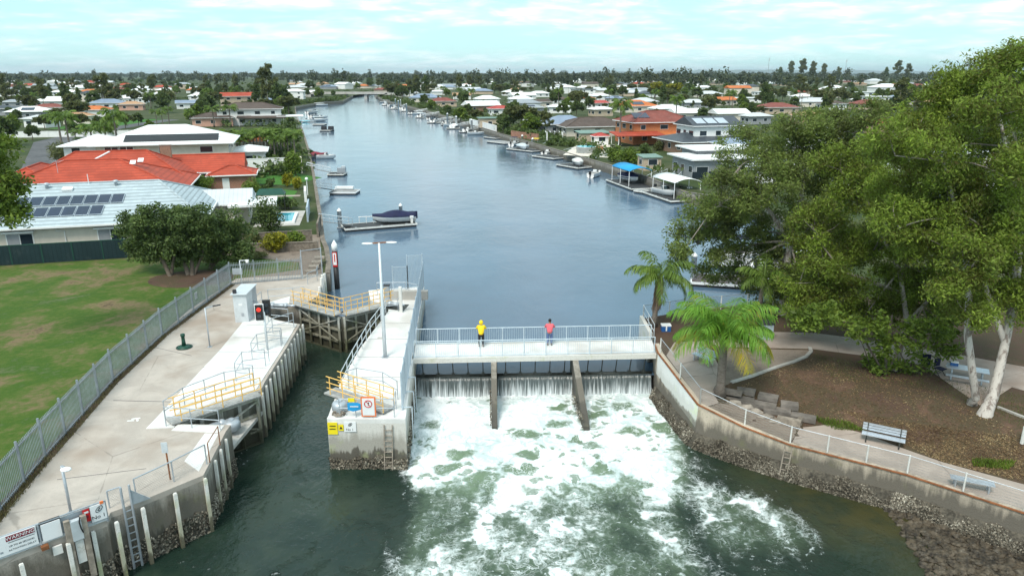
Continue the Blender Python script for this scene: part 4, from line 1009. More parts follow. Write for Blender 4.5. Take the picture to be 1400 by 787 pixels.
# ---- people on the bridge
def skinmesh(name, parent, mat, pts, edges, radii, base, sub=2, root=0):
    me = bpy.data.meshes.new(name); me.from_pydata([tuple(p) for p in pts], edges, []); me.update()
    o = bpy.data.objects.new(name, me); COL.objects.link(o)
    md = o.modifiers.new('skin', 'SKIN'); md.use_smooth_shade = True
    for i, r in enumerate(radii):
        sv = me.skin_vertices[0].data[i]; sv.radius = (r,r) if isinstance(r, (int,float)) else r; sv.use_root = (i == root)
    ss = o.modifiers.new('sub', 'SUBSURF'); ss.levels = ss.render_levels = sub
    dg = bpy.context.evaluated_depsgraph_get(); nm = bpy.data.meshes.new_from_object(o.evaluated_get(dg))
    o.modifiers.clear(); o.data = nm; nm.name = name; nm.materials.clear(); nm.materials.append(MT[mat])
    nm.polygons.foreach_set('use_smooth', [True]*len(nm.polygons)); o.parent = parent
    return o
def person(label, loc, rz, top, legs, hooded, build=1.0):
    t = thing('person', label, 'person', loc, rz); t.scale = (1,1,1)
    P, E, Q = [], [], []
    def add(p, r, par=None):
        P.append(Vector(p)); Q.append(r)
        if par is not None: E.append((par, len(P)-1))
        return len(P)-1
    pel = add((0,0,.94), .13); ch = add((0,.10,1.26), (.17,.12), pel); nb = add((0,.17,1.44), .065, ch); hd = add((0,.21,1.53), .075, nb); hd2 = add((0,.225,1.66), .095, hd); add((0,.22,1.73), .07, hd2)
    add((0,.33,1.615), .018, hd2)                              # nose
    for s in (-1,1):
        add((s*.095,.22,1.62), .02, hd2)                       # ears
        sh = add((s*.19,.15,1.39), .065, ch); el = add((s*.30,.36,1.15), .046, sh); wr = add((s*.13,.56,1.135), .030, el); pm = add((s*.07,.61,1.125), .034, wr)
        for f in range(4):
            b0 = add((s*(.05-.018*f+.01),.655,1.13-.004*f), .011, pm); add((s*(.03-.018*f+.01),.685-.006*f,1.10), .009, b0)
        th = add((s*.075,.655,1.15), .011, pm); add((s*.06,.69,1.14), .009, th)
        hp = add((s*.10,0,.88), .10, pel); kn = add((s*.115,.04,.49), .065, hp); an = add((s*.12,-.02,.09), .042, kn); add((s*.13,.14,.035), .035, an)
    skinmesh('body', t, 'skin', P, E, Q, loc)
    g = .028
    p2, e2, r2 = [], [], []
    def a2(p, r, par=None):
        p2.append(Vector(p)); r2.append(r)
        if par is not None: e2.append((par, len(p2)-1))
        return len(p2)-1
    hem = a2((0,-.01,.80 if hooded else .86), (.19*build,.155)); m1 = a2((0,.03,1.04), (.185*build,.15), hem); m2 = a2((0,.10,1.28), (.20*build,.155), m1); m3 = a2((0,.15,1.42), .11, m2)
    for s in (-1,1):
        q1 = a2((s*.19,.15,1.39), .10, m2); q2 = a2((s*.31,.36,1.155), .072, q1)
        q3 = a2((s*(.15 if hooded else .24),.53 if hooded else .43,1.14), .05, q2)
    skinmesh('jacket' if hooded else 'shirt', t, top, p2, e2, r2, loc)
    p2, e2, r2 = [], [], []
    w0 = a2((0,0,.95), (.155,.13))
    for s in (-1,1):
        h1 = a2((s*.105,0,.84), .115, w0); k1 = a2((s*.118,.04,.49), .085, h1); a2((s*.122,-.01,.13), .065, k1)
    skinmesh('trousers', t, legs, p2, e2, r2, loc)
    for s in (-1,1):
        mb = MB(); mb.ball((s*.128,.06,.05), (.055,.145,.05), 10, 7); mb.build('shoe', 'shoe', t, True, local=True)
    if hooded:
        mb = MB(); mb.ball((0,.19,1.63), (.135,.145,.165), 14, 10); mb.v = [(x, min(y,.25), z) for x, y, z in mb.v]; mb.build('hood', top, t, True, local=True)
    else:
        mb = MB(); mb.ball((0,.205,1.68), (.105,.12,.115), 14, 10); mb.v = [(x, min(y,.27+max(0,(z-1.72))*.6), z) for x, y, z in mb.v]; mb.build('hair', 'hair', t, True, local=True)
    return t
q = at(658,474,DECK); person('person in yellow hooded raincoat and black trousers leaning on the bridge rail', (q.x,44.15,DECK), 0, 'jacket', 'pants', True, 1.0)
q = at(751,470,DECK); person('person in pink-red shirt and blue jeans leaning on the bridge rail', (q.x,44.42,DECK), -.05, 'shirt', 'jeans', False, 1.0)
# ================================================================== vegetation kit
def limb(mb, a, b, r0, r1, bend=.12, n=5, k=6):
    a = Vector(a); b = Vector(b); L = (b-a).length
    o = Vector((R.uniform(-1,1),R.uniform(-1,1),R.uniform(-.2,.8)))*L*bend
    pts = [a.lerp(b, i/n)+o*math.sin(math.pi*i/n) for i in range(n+1)]
    mb.tube(pts, r0, k, r1, cap=False); return pts
def broadleaf(name, label, base, trunks, lobes, leafmat, barkmat='bark', cat='tree', group=None, clump=.9, per=140, size=.34, asp=.32, droop=.5, fill=1.0, local=False, limbs=True, flat=.75):
    """trunks: lists of (point, radius); lobes: (centre, radii). Clumps of leaves sit on limbs that leave the trunks"""
    t = thing(name, label, cat, base, 0, group)
    nodes_ = []
    tm = MB()
    for tr in trunks:
        P = [Vector(p) for p, r in tr]; tm.tube(P, [r for p, r in tr], 9, cap=False)
        for i in range(len(tr)):
            if i >= len(tr)*.4: nodes_.append((P[i], tr[i][1]))
    C, Rr, N = [], [], []
    lm = MB()
    for c, r in lobes:
        c = Vector(c); r = Vector(r)
        near = min(nodes_, key=lambda q: (q[0]-c).length)
        if limbs: 
            pts = limb(lm, near[0], c-Vector((0,0,r.z*.35)), min(near[1]*.55, .035+.009*(near[0]-c).length+near[1]*.2), .035)
        vol = r.x*r.y*r.z; n = max(3, int(fill*1.15*(r.x*r.y+r.x*r.z+r.y*r.z)/3/(clump*clump)*3.0))
        for q_ in range(n+2):
            d = Vector((R.gauss(0,1),R.gauss(0,1),R.gauss(.25,1))).normalized()*(R.uniform(.55,1.0) if q_ < n else R.uniform(0,.3))
            p = c+Vector((d.x*r.x,d.y*r.y,d.z*r.z)); s = clump*R.uniform(.6,1.35)
            C.append(tuple(p)); Rr.append((s, s, s*flat)); N.append(int(per*R.uniform(.6,1.3)*(s/clump)**2))
            if limbs and R.random() < .3:
                limb(lm, c-Vector((0,0,r.z*.3)), p, .032, .010, .15, 4, 5)
    nf = len(tm.f); tm.add(lm.v, lm.f); o = tm.build('trunk', barkmat, t, True, local=local)
    if barkmat == 'gum_bark' and lm.f:
        o.data.materials.append(MT['limb_bark']); o.data.polygons.foreach_set('material_index', [0]*nf+[1]*(len(o.data.polygons)-nf))
    pts = blob_points(C, Rr, N, .35)
    leafmesh('crown', pts, leafmat, t, size, asp, droop, local=local)
    return t
def palm(name, label, h, fr, nf, mat='frond', group=None, cat='palm tree', lean=(0,0), loc=(0,0,0), r0=.22, r1=.16, seg=22, leaf=.55, skirt=0, split=True, dry=0, wd=.045, tipdroop=1.0, e0=(-.25,1.25)):
    t = thing(name, label, cat, loc, 0, group)
    top = Vector((lean[0], lean[1], h))
    pts = [Vector((lean[0]*(i/6)**1.6, lean[1]*(i/6)**1.6, h*i/6)) for i in range(7)]
    MB().tube(pts, [r0*1.35]+[r0+(r1-r0)*i/6 for i in range(1,7)], 9).build('trunk', 'palm_bark', t, True, local=True)
    allv = []
    for f in range(nf):
        az = f*2.39996+R.uniform(-.25,.25); el = e0[0]+(e0[1]-e0[0])*((f+.5)/nf)+R.uniform(-.1,.1)
        L = fr*R.uniform(.85,1.1); p = top.copy(); e = el; ds = L/seg; vs = []
        side = Vector((-math.sin(az), math.cos(az), 0)); rach = []
        for i in range(seg+1):
            s = i/seg
            d = Vector((math.cos(az)*math.cos(e), math.sin(az)*math.cos(e), math.sin(e)))
            rach.append(p.copy())
            if i > 1:
                ll = leaf*(math.sin(math.pi*min(1,(.12+.88*s)))**.6*.9+.15)
                for sg in (-1,1):
                    for q in (0,.5):
                        b = p+d*ds*q
                        dirv = (side*sg*R.uniform(.6,1.0)+d*R.uniform(.35,.8)+Vector((0,0,-R.uniform(.25,.95)*tipdroop))).normalized(); lg = ll*R.uniform(.8,1.15)
                        w = d*wd
                        m = b+dirv*lg*.5+Vector((0,0,.04*lg)); tip = b+dirv*lg+Vector((0,0,-.25*lg*tipdroop))
                        vs.append([b, m-w, tip, m+w])
            p = p+d*ds; e -= (1.9*tipdroop/seg)*(.35+1.1*s)
        for i in range(0, seg, 2):
            a, b = rach[i], rach[min(i+2,seg)]; w = .035*(1-i/seg)+.008; u = Vector((0,0,w))
            vs.append([a-side*w, b-side*w*.7, b+side*w*.7, a+side*w])
        arr = np.array([[tuple(q) for q in s] for s in vs])
        if split: rawquads('frond', arr, 'frond_dry' if f < dry else mat, t, True)
        else: allv.append(arr)
    if not split: rawquads('crown', np.concatenate(allv), mat, t, True)
    if skirt:
        vs = []
        for i in range(int(60*skirt)):
            a = R.uniform(0,6.28); z = h-R.uniform(.1,skirt); c = Vector((lean[0]*(z/h)**1.6+math.cos(a)*.2, lean[1]+math.sin(a)*.2, z)); o = Vector((math.cos(a)*.15,math.sin(a)*.15,-R.uniform(.5,1.0))); w = Vector((-math.sin(a),math.cos(a),0))*.05
            vs.append([c-w, c+o-w*.5, c+o+w*.5, c+w])
        rawquads('dead_fronds', np.array([[tuple(q) for q in s] for s in vs]), 'thatch', t, True)
    return t
def bush(name, label, c, r, mat, n=900, size=.16, group=None, cat='shrub', asp=.5, droop=.2, k=7):
    t = thing(name, label, cat, (c[0],c[1],c[2]), 0, group)
    r = r if isinstance(r, tuple) else (r,r,r*.9)
    cs, rs, ns = [], [], []
    for i in range(k):
        a = R.uniform(0,6.28); q = R.uniform(0,.6)
        cs.append((c[0]+math.cos(a)*q*r[0], c[1]+math.sin(a)*q*r[1], c[2]+r[2]*R.uniform(.5,1.15))); s = R.uniform(.45,.7); rs.append((r[0]*s, r[1]*s, r[2]*s)); ns.append(n//k)
    mb = MB()
    for q in cs: mb.tube([(c[0],c[1],c[2]-.05), (q[0],q[1],q[2])], .03, 5, .012, cap=False)
    mb.build('stems', 'bark', t)
    leafmesh('foliage', blob_points(cs, rs, ns, .5), mat, t, size, asp, droop)
    return t
def scatter(name, polys, n, mat, size, z, asp=.6, kind='stuff', flat=True, tall=0):
    """many small flat or upright blades inside plan polygons"""
    def inside(p, poly):
        c = False; j = len(poly)-1
        for i in range(len(poly)):
            a, b = poly[i], poly[j]
            if (a[1] > p[1]) != (b[1] > p[1]) and p[0] < (b[0]-a[0])*(p[1]-a[1])/(b[1]-a[1])+a[0]: c = not c
            j = i
        return c
    vs = []; z0 = z
    for poly in polys:
        x0, x1 = min(p[0] for p in poly), max(p[0] for p in poly); y0, y1 = min(p[1] for p in poly), max(p[1] for p in poly)
        m = 0
        while m < n//len(polys):
            p = (R.uniform(x0,x1), R.uniform(y0,y1))
            if not inside(p, poly): continue
            m += 1; a = R.uniform(0,6.28); s = size*R.uniform(.5,1.5)
            if z0 is None: z = gz(*p)
            if tall:
                h = tall*R.uniform(.5,1.2); w = Vector((math.cos(a),math.sin(a),0))*.02; c = Vector((p[0],p[1],z)); o = Vector((R.uniform(-.5,.5)*h,R.uniform(-.5,.5)*h,h))
                vs.append([c-w, c+o*.5-w*.8, c+o, c+o*.5+w*.8])
            else:
                u = Vector((math.cos(a),math.sin(a),R.uniform(-.35,.35)))*s*.5; v = Vector((-math.sin(a),math.cos(a),R.uniform(-.35,.35)))*s*asp*.5; c = Vector((p[0],p[1],z+.01+s*.2*R.random()))
                vs.append([c-u, c-v, c+u, c+v])
    o = rawquads(name, np.array([[tuple(q) for q in s] for s in vs]), mat, None); tag(o, kind=kind); return o

# ================================================================== land
RB = [(9.45,45.4),(9.35,49.4),(13.5,51.4),(22,53.6),(29,62),(33.5,80),(34,100)]+[tuple(at(u,v,1.5))[:2] for u,v in ((938,264),(885,243),(832,226),(745,201),(690,185),(640,169),(592,154),(548,143),(523,136.5),(514,131))]
LB = [(-16.75,62.2),(-17.6,66),(-19.3,72)]+[tuple(at(u,v,1.5))[:2] for u,v in ((439,330),(436,298),(427,238),(421,207),(413,180),(404,157),(403,146.5),(443,139.5),(468,138.5),(482,131))]
GZ = 1.62
mb = MB(); far = 720
mb.quad(*[(p[0],p[1],GZ) for p in [(-12,53.5)][:0]+RB+[(RB[-1][0]-6,far),(60,far),(14000,far),(14000,40),(60,40),(60,54),(22,53.2)]])
mb.quad(*[(p[0],p[1],GZ) for p in (LB+[(LB[-1][0]-3,far),(-14000,far),(-14000,12),(-27,17),(-21.0,25.6),(-21.9,29.9),(-23.4,38.7),(-24.2,46.3),(-24.6,52),(-24.2,60.6)])])
mb.quad((-14000,far,GZ),(14000,far,GZ),(14000,30000,GZ),(-14000,30000,GZ))
struct(mb, 'suburb_land', 'land')
# seawalls
def seawall(label, line, th, mat, top=1.7, side=1):
    P = [Vector((p[0],p[1],0)) for p in line]; t = thing('seawall', label, 'seawall', (P[0].x,P[0].y,-1)); mb = MB()
    off = []
    for i, p in enumerate(P):
        d = (P[min(i+1,len(P)-1)]-P[max(i-1,0)]).normalized(); off.append(p+Vector((d.y,-d.x,0))*th*side)
    mb.prism([tuple(p[:2]) for p in P]+[tuple(p[:2]) for p in reversed(off)], -2, top); mb.build('wall', mat, t)
    mb = MB()
    for a, b in zip(P, P[1:]): 
        d = (b-a).normalized(); n = Vector((d.y,-d.x,0))*th*.5*side; mb.beam(a+n+Vector((0,0,top+.06)), b+n+Vector((0,0,top+.06)), th+.12, .1)
    mb.build('coping', 'timber' if side > 0 else 'stone', t); return t
seawall('stained concrete seawall along the left canal bank', [(p[0],p[1]) for p in LB], .35, 'tidal', 1.66, 1)
seawall('stained concrete seawall along the right canal bank', [(p[0],p[1]) for p in RB[2:]], .35, 'tidal', 1.66, -1)

# ---- park on the right bank: high at the footbridge, stepping down to the low path by the tail water
WTZ = [at(898,470,1.9), at(903,483,1.9), at(930,518,1.62), at(957,553,1.30), at(1018,583,.86), at(1080,607,.62), at(1240,648,.60), at(1400,700,.60), at(1560,762,.60)]
WT = [(p.x,p.y) for p in WTZ]
def wall_near(x, y):
    best = (1e9, 0)
    for a, b in zip(WTZ, WTZ[1:]):
        dx, dy = b.x-a.x, b.y-a.y; t = max(0, min(1, ((x-a.x)*dx+(y-a.y)*dy)/(dx*dx+dy*dy))); d = math.hypot(x-a.x-dx*t, y-a.y-dy*t)
        if d < best[0]: best = (d, a.z+(b.z-a.z)*t)
    return best
def gz(x, y):
    d, wz = wall_near(x, y); t = max(0, min(1, (d-1.9)/5.0)); t = t*t*(3-2*t)
    return wz+(1.88-wz)*t
def atg(u, v, dz=0.0):
    z = 1.2
    for _ in range(12): p = at(u, v, z); z = .5*z+.5*(gz(p.x,p.y)+dz)
    return Vector((p.x,p.y,gz(p.x,p.y)+dz))
import bmesh
def drape(name, poly, off, mat, step=.55, z=None, kind='structure'):
    bm = bmesh.new(); bm.faces.new([bm.verts.new((p[0],p[1],0)) for p in poly])
    xs = [p[0] for p in poly]; ys = [p[1] for p in poly]
    for ax, lo, hi in ((0,min(xs),max(xs)),(1,min(ys),max(ys))):
        q = lo+step
        while q < hi:
            bmesh.ops.bisect_plane(bm, geom=bm.verts[:]+bm.edges[:]+bm.faces[:], plane_co=(q,0,0) if ax == 0 else (0,q,0), plane_no=(1,0,0) if ax == 0 else (0,1,0)); q += step*(1 if q < 40 else 3)
    for v in bm.verts: v.co.z = gz(v.co.x, v.co.y)+off
    bmesh.ops.recalc_face_normals(bm, faces=bm.faces[:])
    me = bpy.data.meshes.new(name); bm.to_mesh(me); bm.free()
    if me.polygons[0].normal.z < 0: me.flip_normals()
    me.polygons.foreach_set('use_smooth', [True]*len(me.polygons)); me.materials.append(MT[mat])
    o = bpy.data.objects.new(name, me); COL.objects.link(o); return tag(o, kind=kind)
park = WT+[(60,WT[-1][1]-3),(60,54.5),(29,54.5),(22,53.4),(13.5,51.2),(9.4,49.3)]
drape('park_ground', park, 0, 'litter', .6)
MB().prism([(9.42,45.6),(9.42,49.3),(13.5,51.2),(22,53.4),(29,54.5),(60,54.5),(60,54.2),(29,54.2),(22,53.1),(13.6,50.9),(9.7,49.1),(9.7,45.6)], -2, 1.86).build('bank_edge', 'tidal').__setitem__('kind','structure')
MT['painted_wall'] = tidal('stained_white_paint', (.78,.77,.74), (.66,.65,.61), (.22,.20,.17), z0=-.2, z1=1.3)
wl = thing('bank_wall', 'stained concrete retaining wall round the park bank with rusty steel edge', 'retaining wall', (10,35,LOW))
def offset(line, d):
    P = [Vector((p[0],p[1],0)) for p in line]; o = []
    for i, p in enumerate(P):
        if i == 0: e = (P[1]-P[0]).normalized()
        elif i == len(P)-1: e = (P[-1]-P[-2]).normalized()
        else: e = ((P[i+1]-p).normalized()+(p-P[i-1]).normalized()).normalized()
        o.append((p.x+e.y*d, p.y-e.x*d))
    return o
Wo = offset(WT, .16)     # towards the water is to the right when walking towards the camera
wz_ = [p.z+.05 for p in WTZ]
mb = MB(); mb.prism(offset(WT,-.15)+Wo[::-1], -3, wz_+wz_[::-1])
mb.build('wall', 'tidal_right', wl)
mb = MB(); W1 = offset(WT,.17); W2 = offset(WT,-.02)
for i in range(len(WT)-1): mb.beam((*W1[i],WTZ[i].z+.06), (*W1[i+1],WTZ[i+1].z+.06), .10, .06)
mb.build('steel_edge', 'rust', wl)
# oyster shelf: sloping bulge at the foot
OW = WT[2:]
def band(dlist, zlist):
    rows = [offset(WT[1:], d) for d in dlist]; mb = MB(); k = len(rows[0])
    for j, z in enumerate(zlist): mb.v += [(p[0],p[1],z) for p in rows[j]]
    for j in range(len(rows)-1):
        for i in range(k-1): mb.f.append((j*k+i, j*k+i+1, (j+1)*k+i+1, (j+1)*k+i))
    return mb
band([.14,.30,.46,.60],[-.36,-.45,-.85,-1.7]).build('oyster_shelf', 'oyster_bed', wl, True)
for i, m_ in ((1,0),(2,0)):
    q0, q1 = offset(WT,.165)[i], offset(WT,.165)[i+1]; MB().beam((*q0,WTZ[i].z-.72), (*q1,WTZ[i+1].z-.72), .03, 1.35).build('painted_face', 'painted_wall', wl)

crust('oyster_crust', wl, WT[1:], LOW-.15, -.42, 17000, lambda f: .58-.38*f*f, .105)
def pilework(): pass
pts = []
# white posts with thin rail and chain wire on the wall top
def mesh_rail(label, line, z, h, sp, root_name='bank_rail', posts=None):
    t = thing(root_name, label, 'railing', (line[0][0],line[0][1],z)); P = [Vector((p[0],p[1],z if len(p) < 3 else p[2]+z)) for p in line]; up = Vector((0,0,1))
    pp = posts or []
    if not pp:
        for a, b in zip(P, P[1:]):
            n = max(1, round((b-a).length/sp)); pp += [a.lerp(b,i/n) for i in range(n)]
        pp.append(P[-1])
    for c in pp: MB().tube([c, c+up*(h+.03)], .04, 6).build('post', 'white_worn', t)
    MB().tube([p+up*h for p in P], .02, 5).build('rail', 'galv', t)
    for a, b in zip(P, P[1:]): MB().quad(a+up*.06, b+up*.06, b+up*h, a+up*h).build('wire_mesh', 'chain', t)
    return t
Wr = offset(WT, .02)
mesh_rail('chain wire rail with white posts on the rusty edge above the tail water', [(*p,q.z) for p, q in zip(Wr[3:],WTZ[3:])], .08, .92, 2.1)
mesh_rail('chain wire rail with grey posts beside the bright palm and footbridge end', [(*p,q.z) for p, q in zip(Wr[1:4],WTZ[1:4])], .08, .92, 2.5)
t = mesh_rail('dark wire rail along the canal edge behind the slender palm', [(9.5,49.1),(13.6,50.9),(20,52.4)], LAND, 1.05, 2.2)
handrail('stair_rail', 'white sloping tube rail down to the footbridge from the slender palm', [(9.45,49.0,LAND+.1),(9.6,45.6,LAND-.15)], 1.0, 'galv_light', 1.8)
MB().prism([(9.25,45.6),(9.5,45.6),(9.5,49.2),(9.25,49.2)], 0, LAND+.25).build('end_wall', 'tidal_pale', wl)

def sheet(name, pix_poly, z, mat, th=.03):
    p = [tuple(atg(u,v))[:2] for u,v in pix_poly]; return drape(name, p, z, mat), p
sheet('bank_path', [(911,486),(922,468),(962,466),(983,500),(992,548),(962,557)], .012, 'path')
_, soilp = sheet('bank_soil', [(964,558),(992,548.5),(1045,563),(1095,586),(1081,603.5)], .010, 'sand')
_, pathp = sheet('bank_path', [(1083,604.5),(1094,584),(1132,580),(1180,592),(1290,632),(1400,662),(1500,700),(1400,699),(1240,648)], .014, 'path')
sheet('park_path', [(962,465),(985,452),(1112,455),(1230,470),(1420,505),(1420,540),(1300,505),(1180,486),(1110,477),(985,474)], .016, 'path')
_, sandp = sheet('sandy_patch', [(990,475.5),(1106,478.5),(1106,487),(1060,502),(1003,521),(985,530)], .008, 'sand')
sheet('picnic_slab', [(1258,497),(1300,488),(1395,522),(1342,556)], .02, 'path')
# pale kerb strip curving round the sandy patch
kp = [atg(u,v,.05) for u,v in ((1000,522),(1030,513),(1060,502),(1085,494),(1102,487),(1109,480),(1107,475))]
mb = MB()
for a, b in zip(kp, kp[1:]): mb.beam(a, b+(b-a).normalized()*.05, .2, .10)
single(mb, 'kerb_strip', 'concrete_grey', 'pale curved concrete kerb strip round the sandy patch', 'kerb', kp[0])
a, b = atg(1364,556,.05), atg(1420,578,.05); single(MB().beam(a,b,.16,.1), 'kerb_strip', 'concrete_grey', 'short pale kerb beside the white twin gum trunk', 'kerb', a)
# stepping slabs and blocks
SL = [(995,536,44,3,0),(1010,546,46,4,.0),(1019,537,30,3,.1),(1037,555,52,4,.1),(1050,545,30,3,.1),(1062,564,40,4,-.1),(1079,557,26,3,.15),(1098,573,36,3,.1)]
for i, (u,v,wp,hp,dz) in enumerate(SL):
    c = atg(u,v); w_ = wp/28; mb = MB(); mb.box((c.x,c.y,c.z+.06+abs(dz)*.5), (w_,.62,.14+abs(dz)), -.38+R.uniform(-.12,.12))
    single(mb, 'stone_slab', 'stone', ['first','second','third','fourth','fifth','sixth','seventh','eighth'][i]+' flat grey stone slab down the bank from the bright palm', 'stone slab', tuple(c), 'stepping slabs on the bank')
c = atg(1078,580); t = thing('timber_block', 'brown timber retaining block at the lower end of the stone slabs', 'timber block', c)
MB().box(c+Vector((0,.0,.2)), (1.2,.3,.34), -.5).build('block', 'timber_pale', t); MB().box(c+Vector((.62,.05,.18)), (.26,.55,.32), -.5).build('end_block', 'timber', t)
t = thing('pale_rocks', 'pale broken rock edge below the stone slabs', 'rocks', atg(1030,566)); 
for u,v,s in ((1003,551,.3),(1020,557,.34),(1034,563,.3),(1047,570,.34),(1060,577,.28)):
    c = atg(u,v); mb = MB(); mb.ball(c, (s*1.5,s*.7,s*.55), 9, 6); mb.v = [(x+R.uniform(-.07,.07), y+R.uniform(-.06,.06), z+R.uniform(-.06,.06)) for x,y,z in mb.v]; mb.build('rock', 'white_rock', t)
ladder('bank_ladder', 'small white ladder on the oyster-crusted bank wall', (WT[5][0]-.32,WT[5][1]-.36,-1.0), (WT[5][0]-.10,WT[5][1]-.12,.62), (.83,-.45,0), width=.36, mat='timber_pale')
# litter, grass tufts
MT['dry_leaf'] = foliage('fallen_leaves', [(.1,(.10,.060,.035)),(.5,(.18,.115,.06)),(.85,(.32,.23,.12)),(1,(.45,.38,.22))], .05)
PK = [tuple(atg(u,v))[:2] for u,v in ((1010,528),(1110,490),(1250,520),(1330,560),(1410,600),(1410,655),(1290,630),(1180,588),(1095,575))]
PK2 = [tuple(atg(u,v))[:2] for u,v in ((1150,560),(1410,600),(1410,660),(1290,632))]
scatter('fallen_leaves', [PK], 7000, 'dry_leaf', .075, None); scatter('fallen_leaves', [PK2], 6500, 'dry_leaf', .08, None)
TU = [[tuple(atg(u,v))[:2] for u,v in q] for q in (((1105,570),(1160,578),(1185,590),(1140,588)),((1328,628),(1388,632),(1380,643),(1330,638)))]
scatter('grass_tufts', TU, 1500, 'bright_leaf', .1, None, tall=.22)
TG = [tuple(atg(u,v))[:2] for u,v in ((1110,482),(1420,545),(1420,600),(1330,555),(1240,525),(1140,520))]
scatter('sparse_grass', [TG], 2600, 'olive_leaf', .1, None, tall=.09)
# rocks by the water at the lower right: rubble nobody could count
from mathutils import noise as NZ2
def rubble(n):
    mb = MB(); poly = [tuple(at(u,v,LOW))[:2] for u,v in ((1205,690),(1262,702),(1330,728),(1420,762),(1480,840),(1290,840),(1262,775),(1230,722))]
    x0, x1 = min(p[0] for p in poly), max(p[0] for p in poly); y0, y1 = min(p[1] for p in poly), max(p[1] for p in poly)
    def ins(p):
        c = False; j = len(poly)-1
        for i in range(len(poly)):
            a, b = poly[i], poly[j]
            if (a[1] > p[1]) != (b[1] > p[1]) and p[0] < (b[0]-a[0])*(p[1]-a[1])/(b[1]-a[1])+a[0]: c = not c
            j = i
        return c
    k = 0
    while k < n:
        p = (R.uniform(x0,x1), R.uniform(y0,y1))
        if not ins(p): continue
        k += 1; s = R.choice((.06,.09,.12,.15,.2))*R.uniform(.7,1.2); o = len(mb.v)
        mb.ball((p[0],p[1],LOW+R.uniform(-.06,.08)), (s*1.2,s,s*.7), 7, 5)
        for i in range(o, len(mb.v)):
            x,y,z = mb.v[i]; q = 1+.5*NZ2.noise(Vector((x*7,y*7,z*7))); mb.v[i] = (p[0]+(x-p[0])*q, p[1]+(y-p[1])*q, LOW+(z-LOW)*q)
    return mb
struct(rubble(1500), 'shore_rocks', 'rock', 'stuff')
mb = MB(); pl = [tuple(at(u,v,LOW))[:2] for u,v in ((1240,697),(1330,728),(1420,762),(1480,840),(1330,840),(1300,780),(1262,730))]
mb.prism(pl, LOW-1, LOW+.015); struct(mb, 'shore_mud', 'rock')

# ---- furniture
def bench(name, label, c, rz, mat='alu', back=True, L=1.9, leg='galv'):
    t = thing(name, label, 'bench', c, rz)
    for i in range(4): MB().box((0,-.18+.115*i,.44), (L,.10,.035)).build('seat_slat', mat, t, local=True)
    if back:
        for i in range(3): MB().box((0,.26+.03*i,.58+.13*i), (L,.035,.11)).build('back_slat', mat, t, local=True)
    for s in (-1,1):
        mb = MB(); mb.beam((s*L*.38,-.18,0),(s*L*.38,-.18,.42),.06,.06); mb.beam((s*L*.38,.2,0),(s*L*.38,.2,.42),.06,.06); mb.beam((s*L*.38,-.2,.40),(s*L*.38,.22,.40),.05,.04)
        if back: mb.beam((s*L*.38,.2,.42),(s*L*.38,.31,.9),.05,.05)
        mb.build('leg_frame', leg, t, local=True)
    return t
c = atg(1206,607); bench('park_bench', 'silver slatted bench with backrest on the leaf-strewn bank', c, -.52+math.pi*0, 'alu', True, 2.0, 'steel_dark')
c = atg(1327,668); bench('park_bench', 'silver backless bench behind the chain wire rail', c, -.42, 'alu', False, 1.75)
c = atg(961,496); bench('park_bench', 'blue-grey bench on the path under the bright palm', c, -.95, 'fence_blue', True, 1.5)
c = atg(1046,462); t = thing('litter_bin', 'grey wheeled litter bin behind the bright palm', 'bin', c)
MB().prism([(c.x-.38,c.y-.35),(c.x+.38,c.y-.35),(c.x+.38,c.y+.35),(c.x-.38,c.y+.35)], c.z, c.z+1.05).build('body', 'fence_blue', t); MB().box(c+Vector((0,0,1.12)), (.86,.8,.12)).build('lid', 'rubber', t)
c = atg(910,452); t = thing('cool_box', 'blue cool box with white lid beside the slender palm', 'cool box', c)
MB().box(c+Vector((0,0,.2)), (.62,.42,.40)).build('body', 'blue_box', t); MB().box(c+Vector((0,0,.44)), (.66,.46,.09)).build('lid', 'white', t); MB().box(c+Vector((.0,-.225,.25)), (.09,.02,.36)).build('strap', 'white', t)
c = atg(1320,520); rz = -.52; t = thing('picnic_table', 'grey picnic table with bench seats on a concrete slab', 'picnic table', c, rz)
for i in range(4): MB().box((0,-.3+.2*i,.76), (2.1,.18,.04)).build('top_plank', 'alu', t, local=True)
for s in (-1,1):
    MB().box((0,.75*s,.45), (2.1,.28,.04)).build('bench_seat', 'alu', t, local=True)
    mb = MB(); mb.beam((.75*s,-.8,.42),(.75*s,.8,.42),.06,.06); mb.beam((.75*s,-.3,0),(.75*s,-.1,.74),.07,.07); mb.beam((.75*s,.3,0),(.75*s,.1,.74),.07,.07); mb.build('leg_frame', 'galv', t, local=True)
c2 = c+Vector((-.75*math.cos(rz)*1.0+.12,.45,.78)); t = thing('picnic_box', 'small blue and white box on the picnic table', 'box', c2); MB().box(c2+Vector((0,0,.09)), (.4,.25,.18), rz).build('body', 'blue_box', t); MB().box(c2+Vector((0,0,.20)), (.42,.27,.04), rz).build('lid', 'white', t)
for i, (u,v) in enumerate(((1264,507),(1284,513))):
    c = atg(u,v); t = thing('folding_chair', ['dark blue folding chair half hidden by leaves beside the shrubby tree','dark blue folding chair nearer the picnic table'][i], 'chair', c, -.4+.8*i)
    MB().box((0,0,.45), (.5,.48,.04)).build('seat', 'navy', t, local=True); MB().box((0,.25,.75), (.5,.04,.5)).build('backrest', 'navy', t, local=True)
    for sx_ in (-1,1):
        MB().beam((.23*sx_,-.22,0),(.23*sx_,.22,.46),.03,.03).build('leg', 'black', t, local=True); MB().beam((.25*sx_,.25,0),(.25*sx_,-.2,.46),.03,.03).build('leg', 'black', t, local=True)
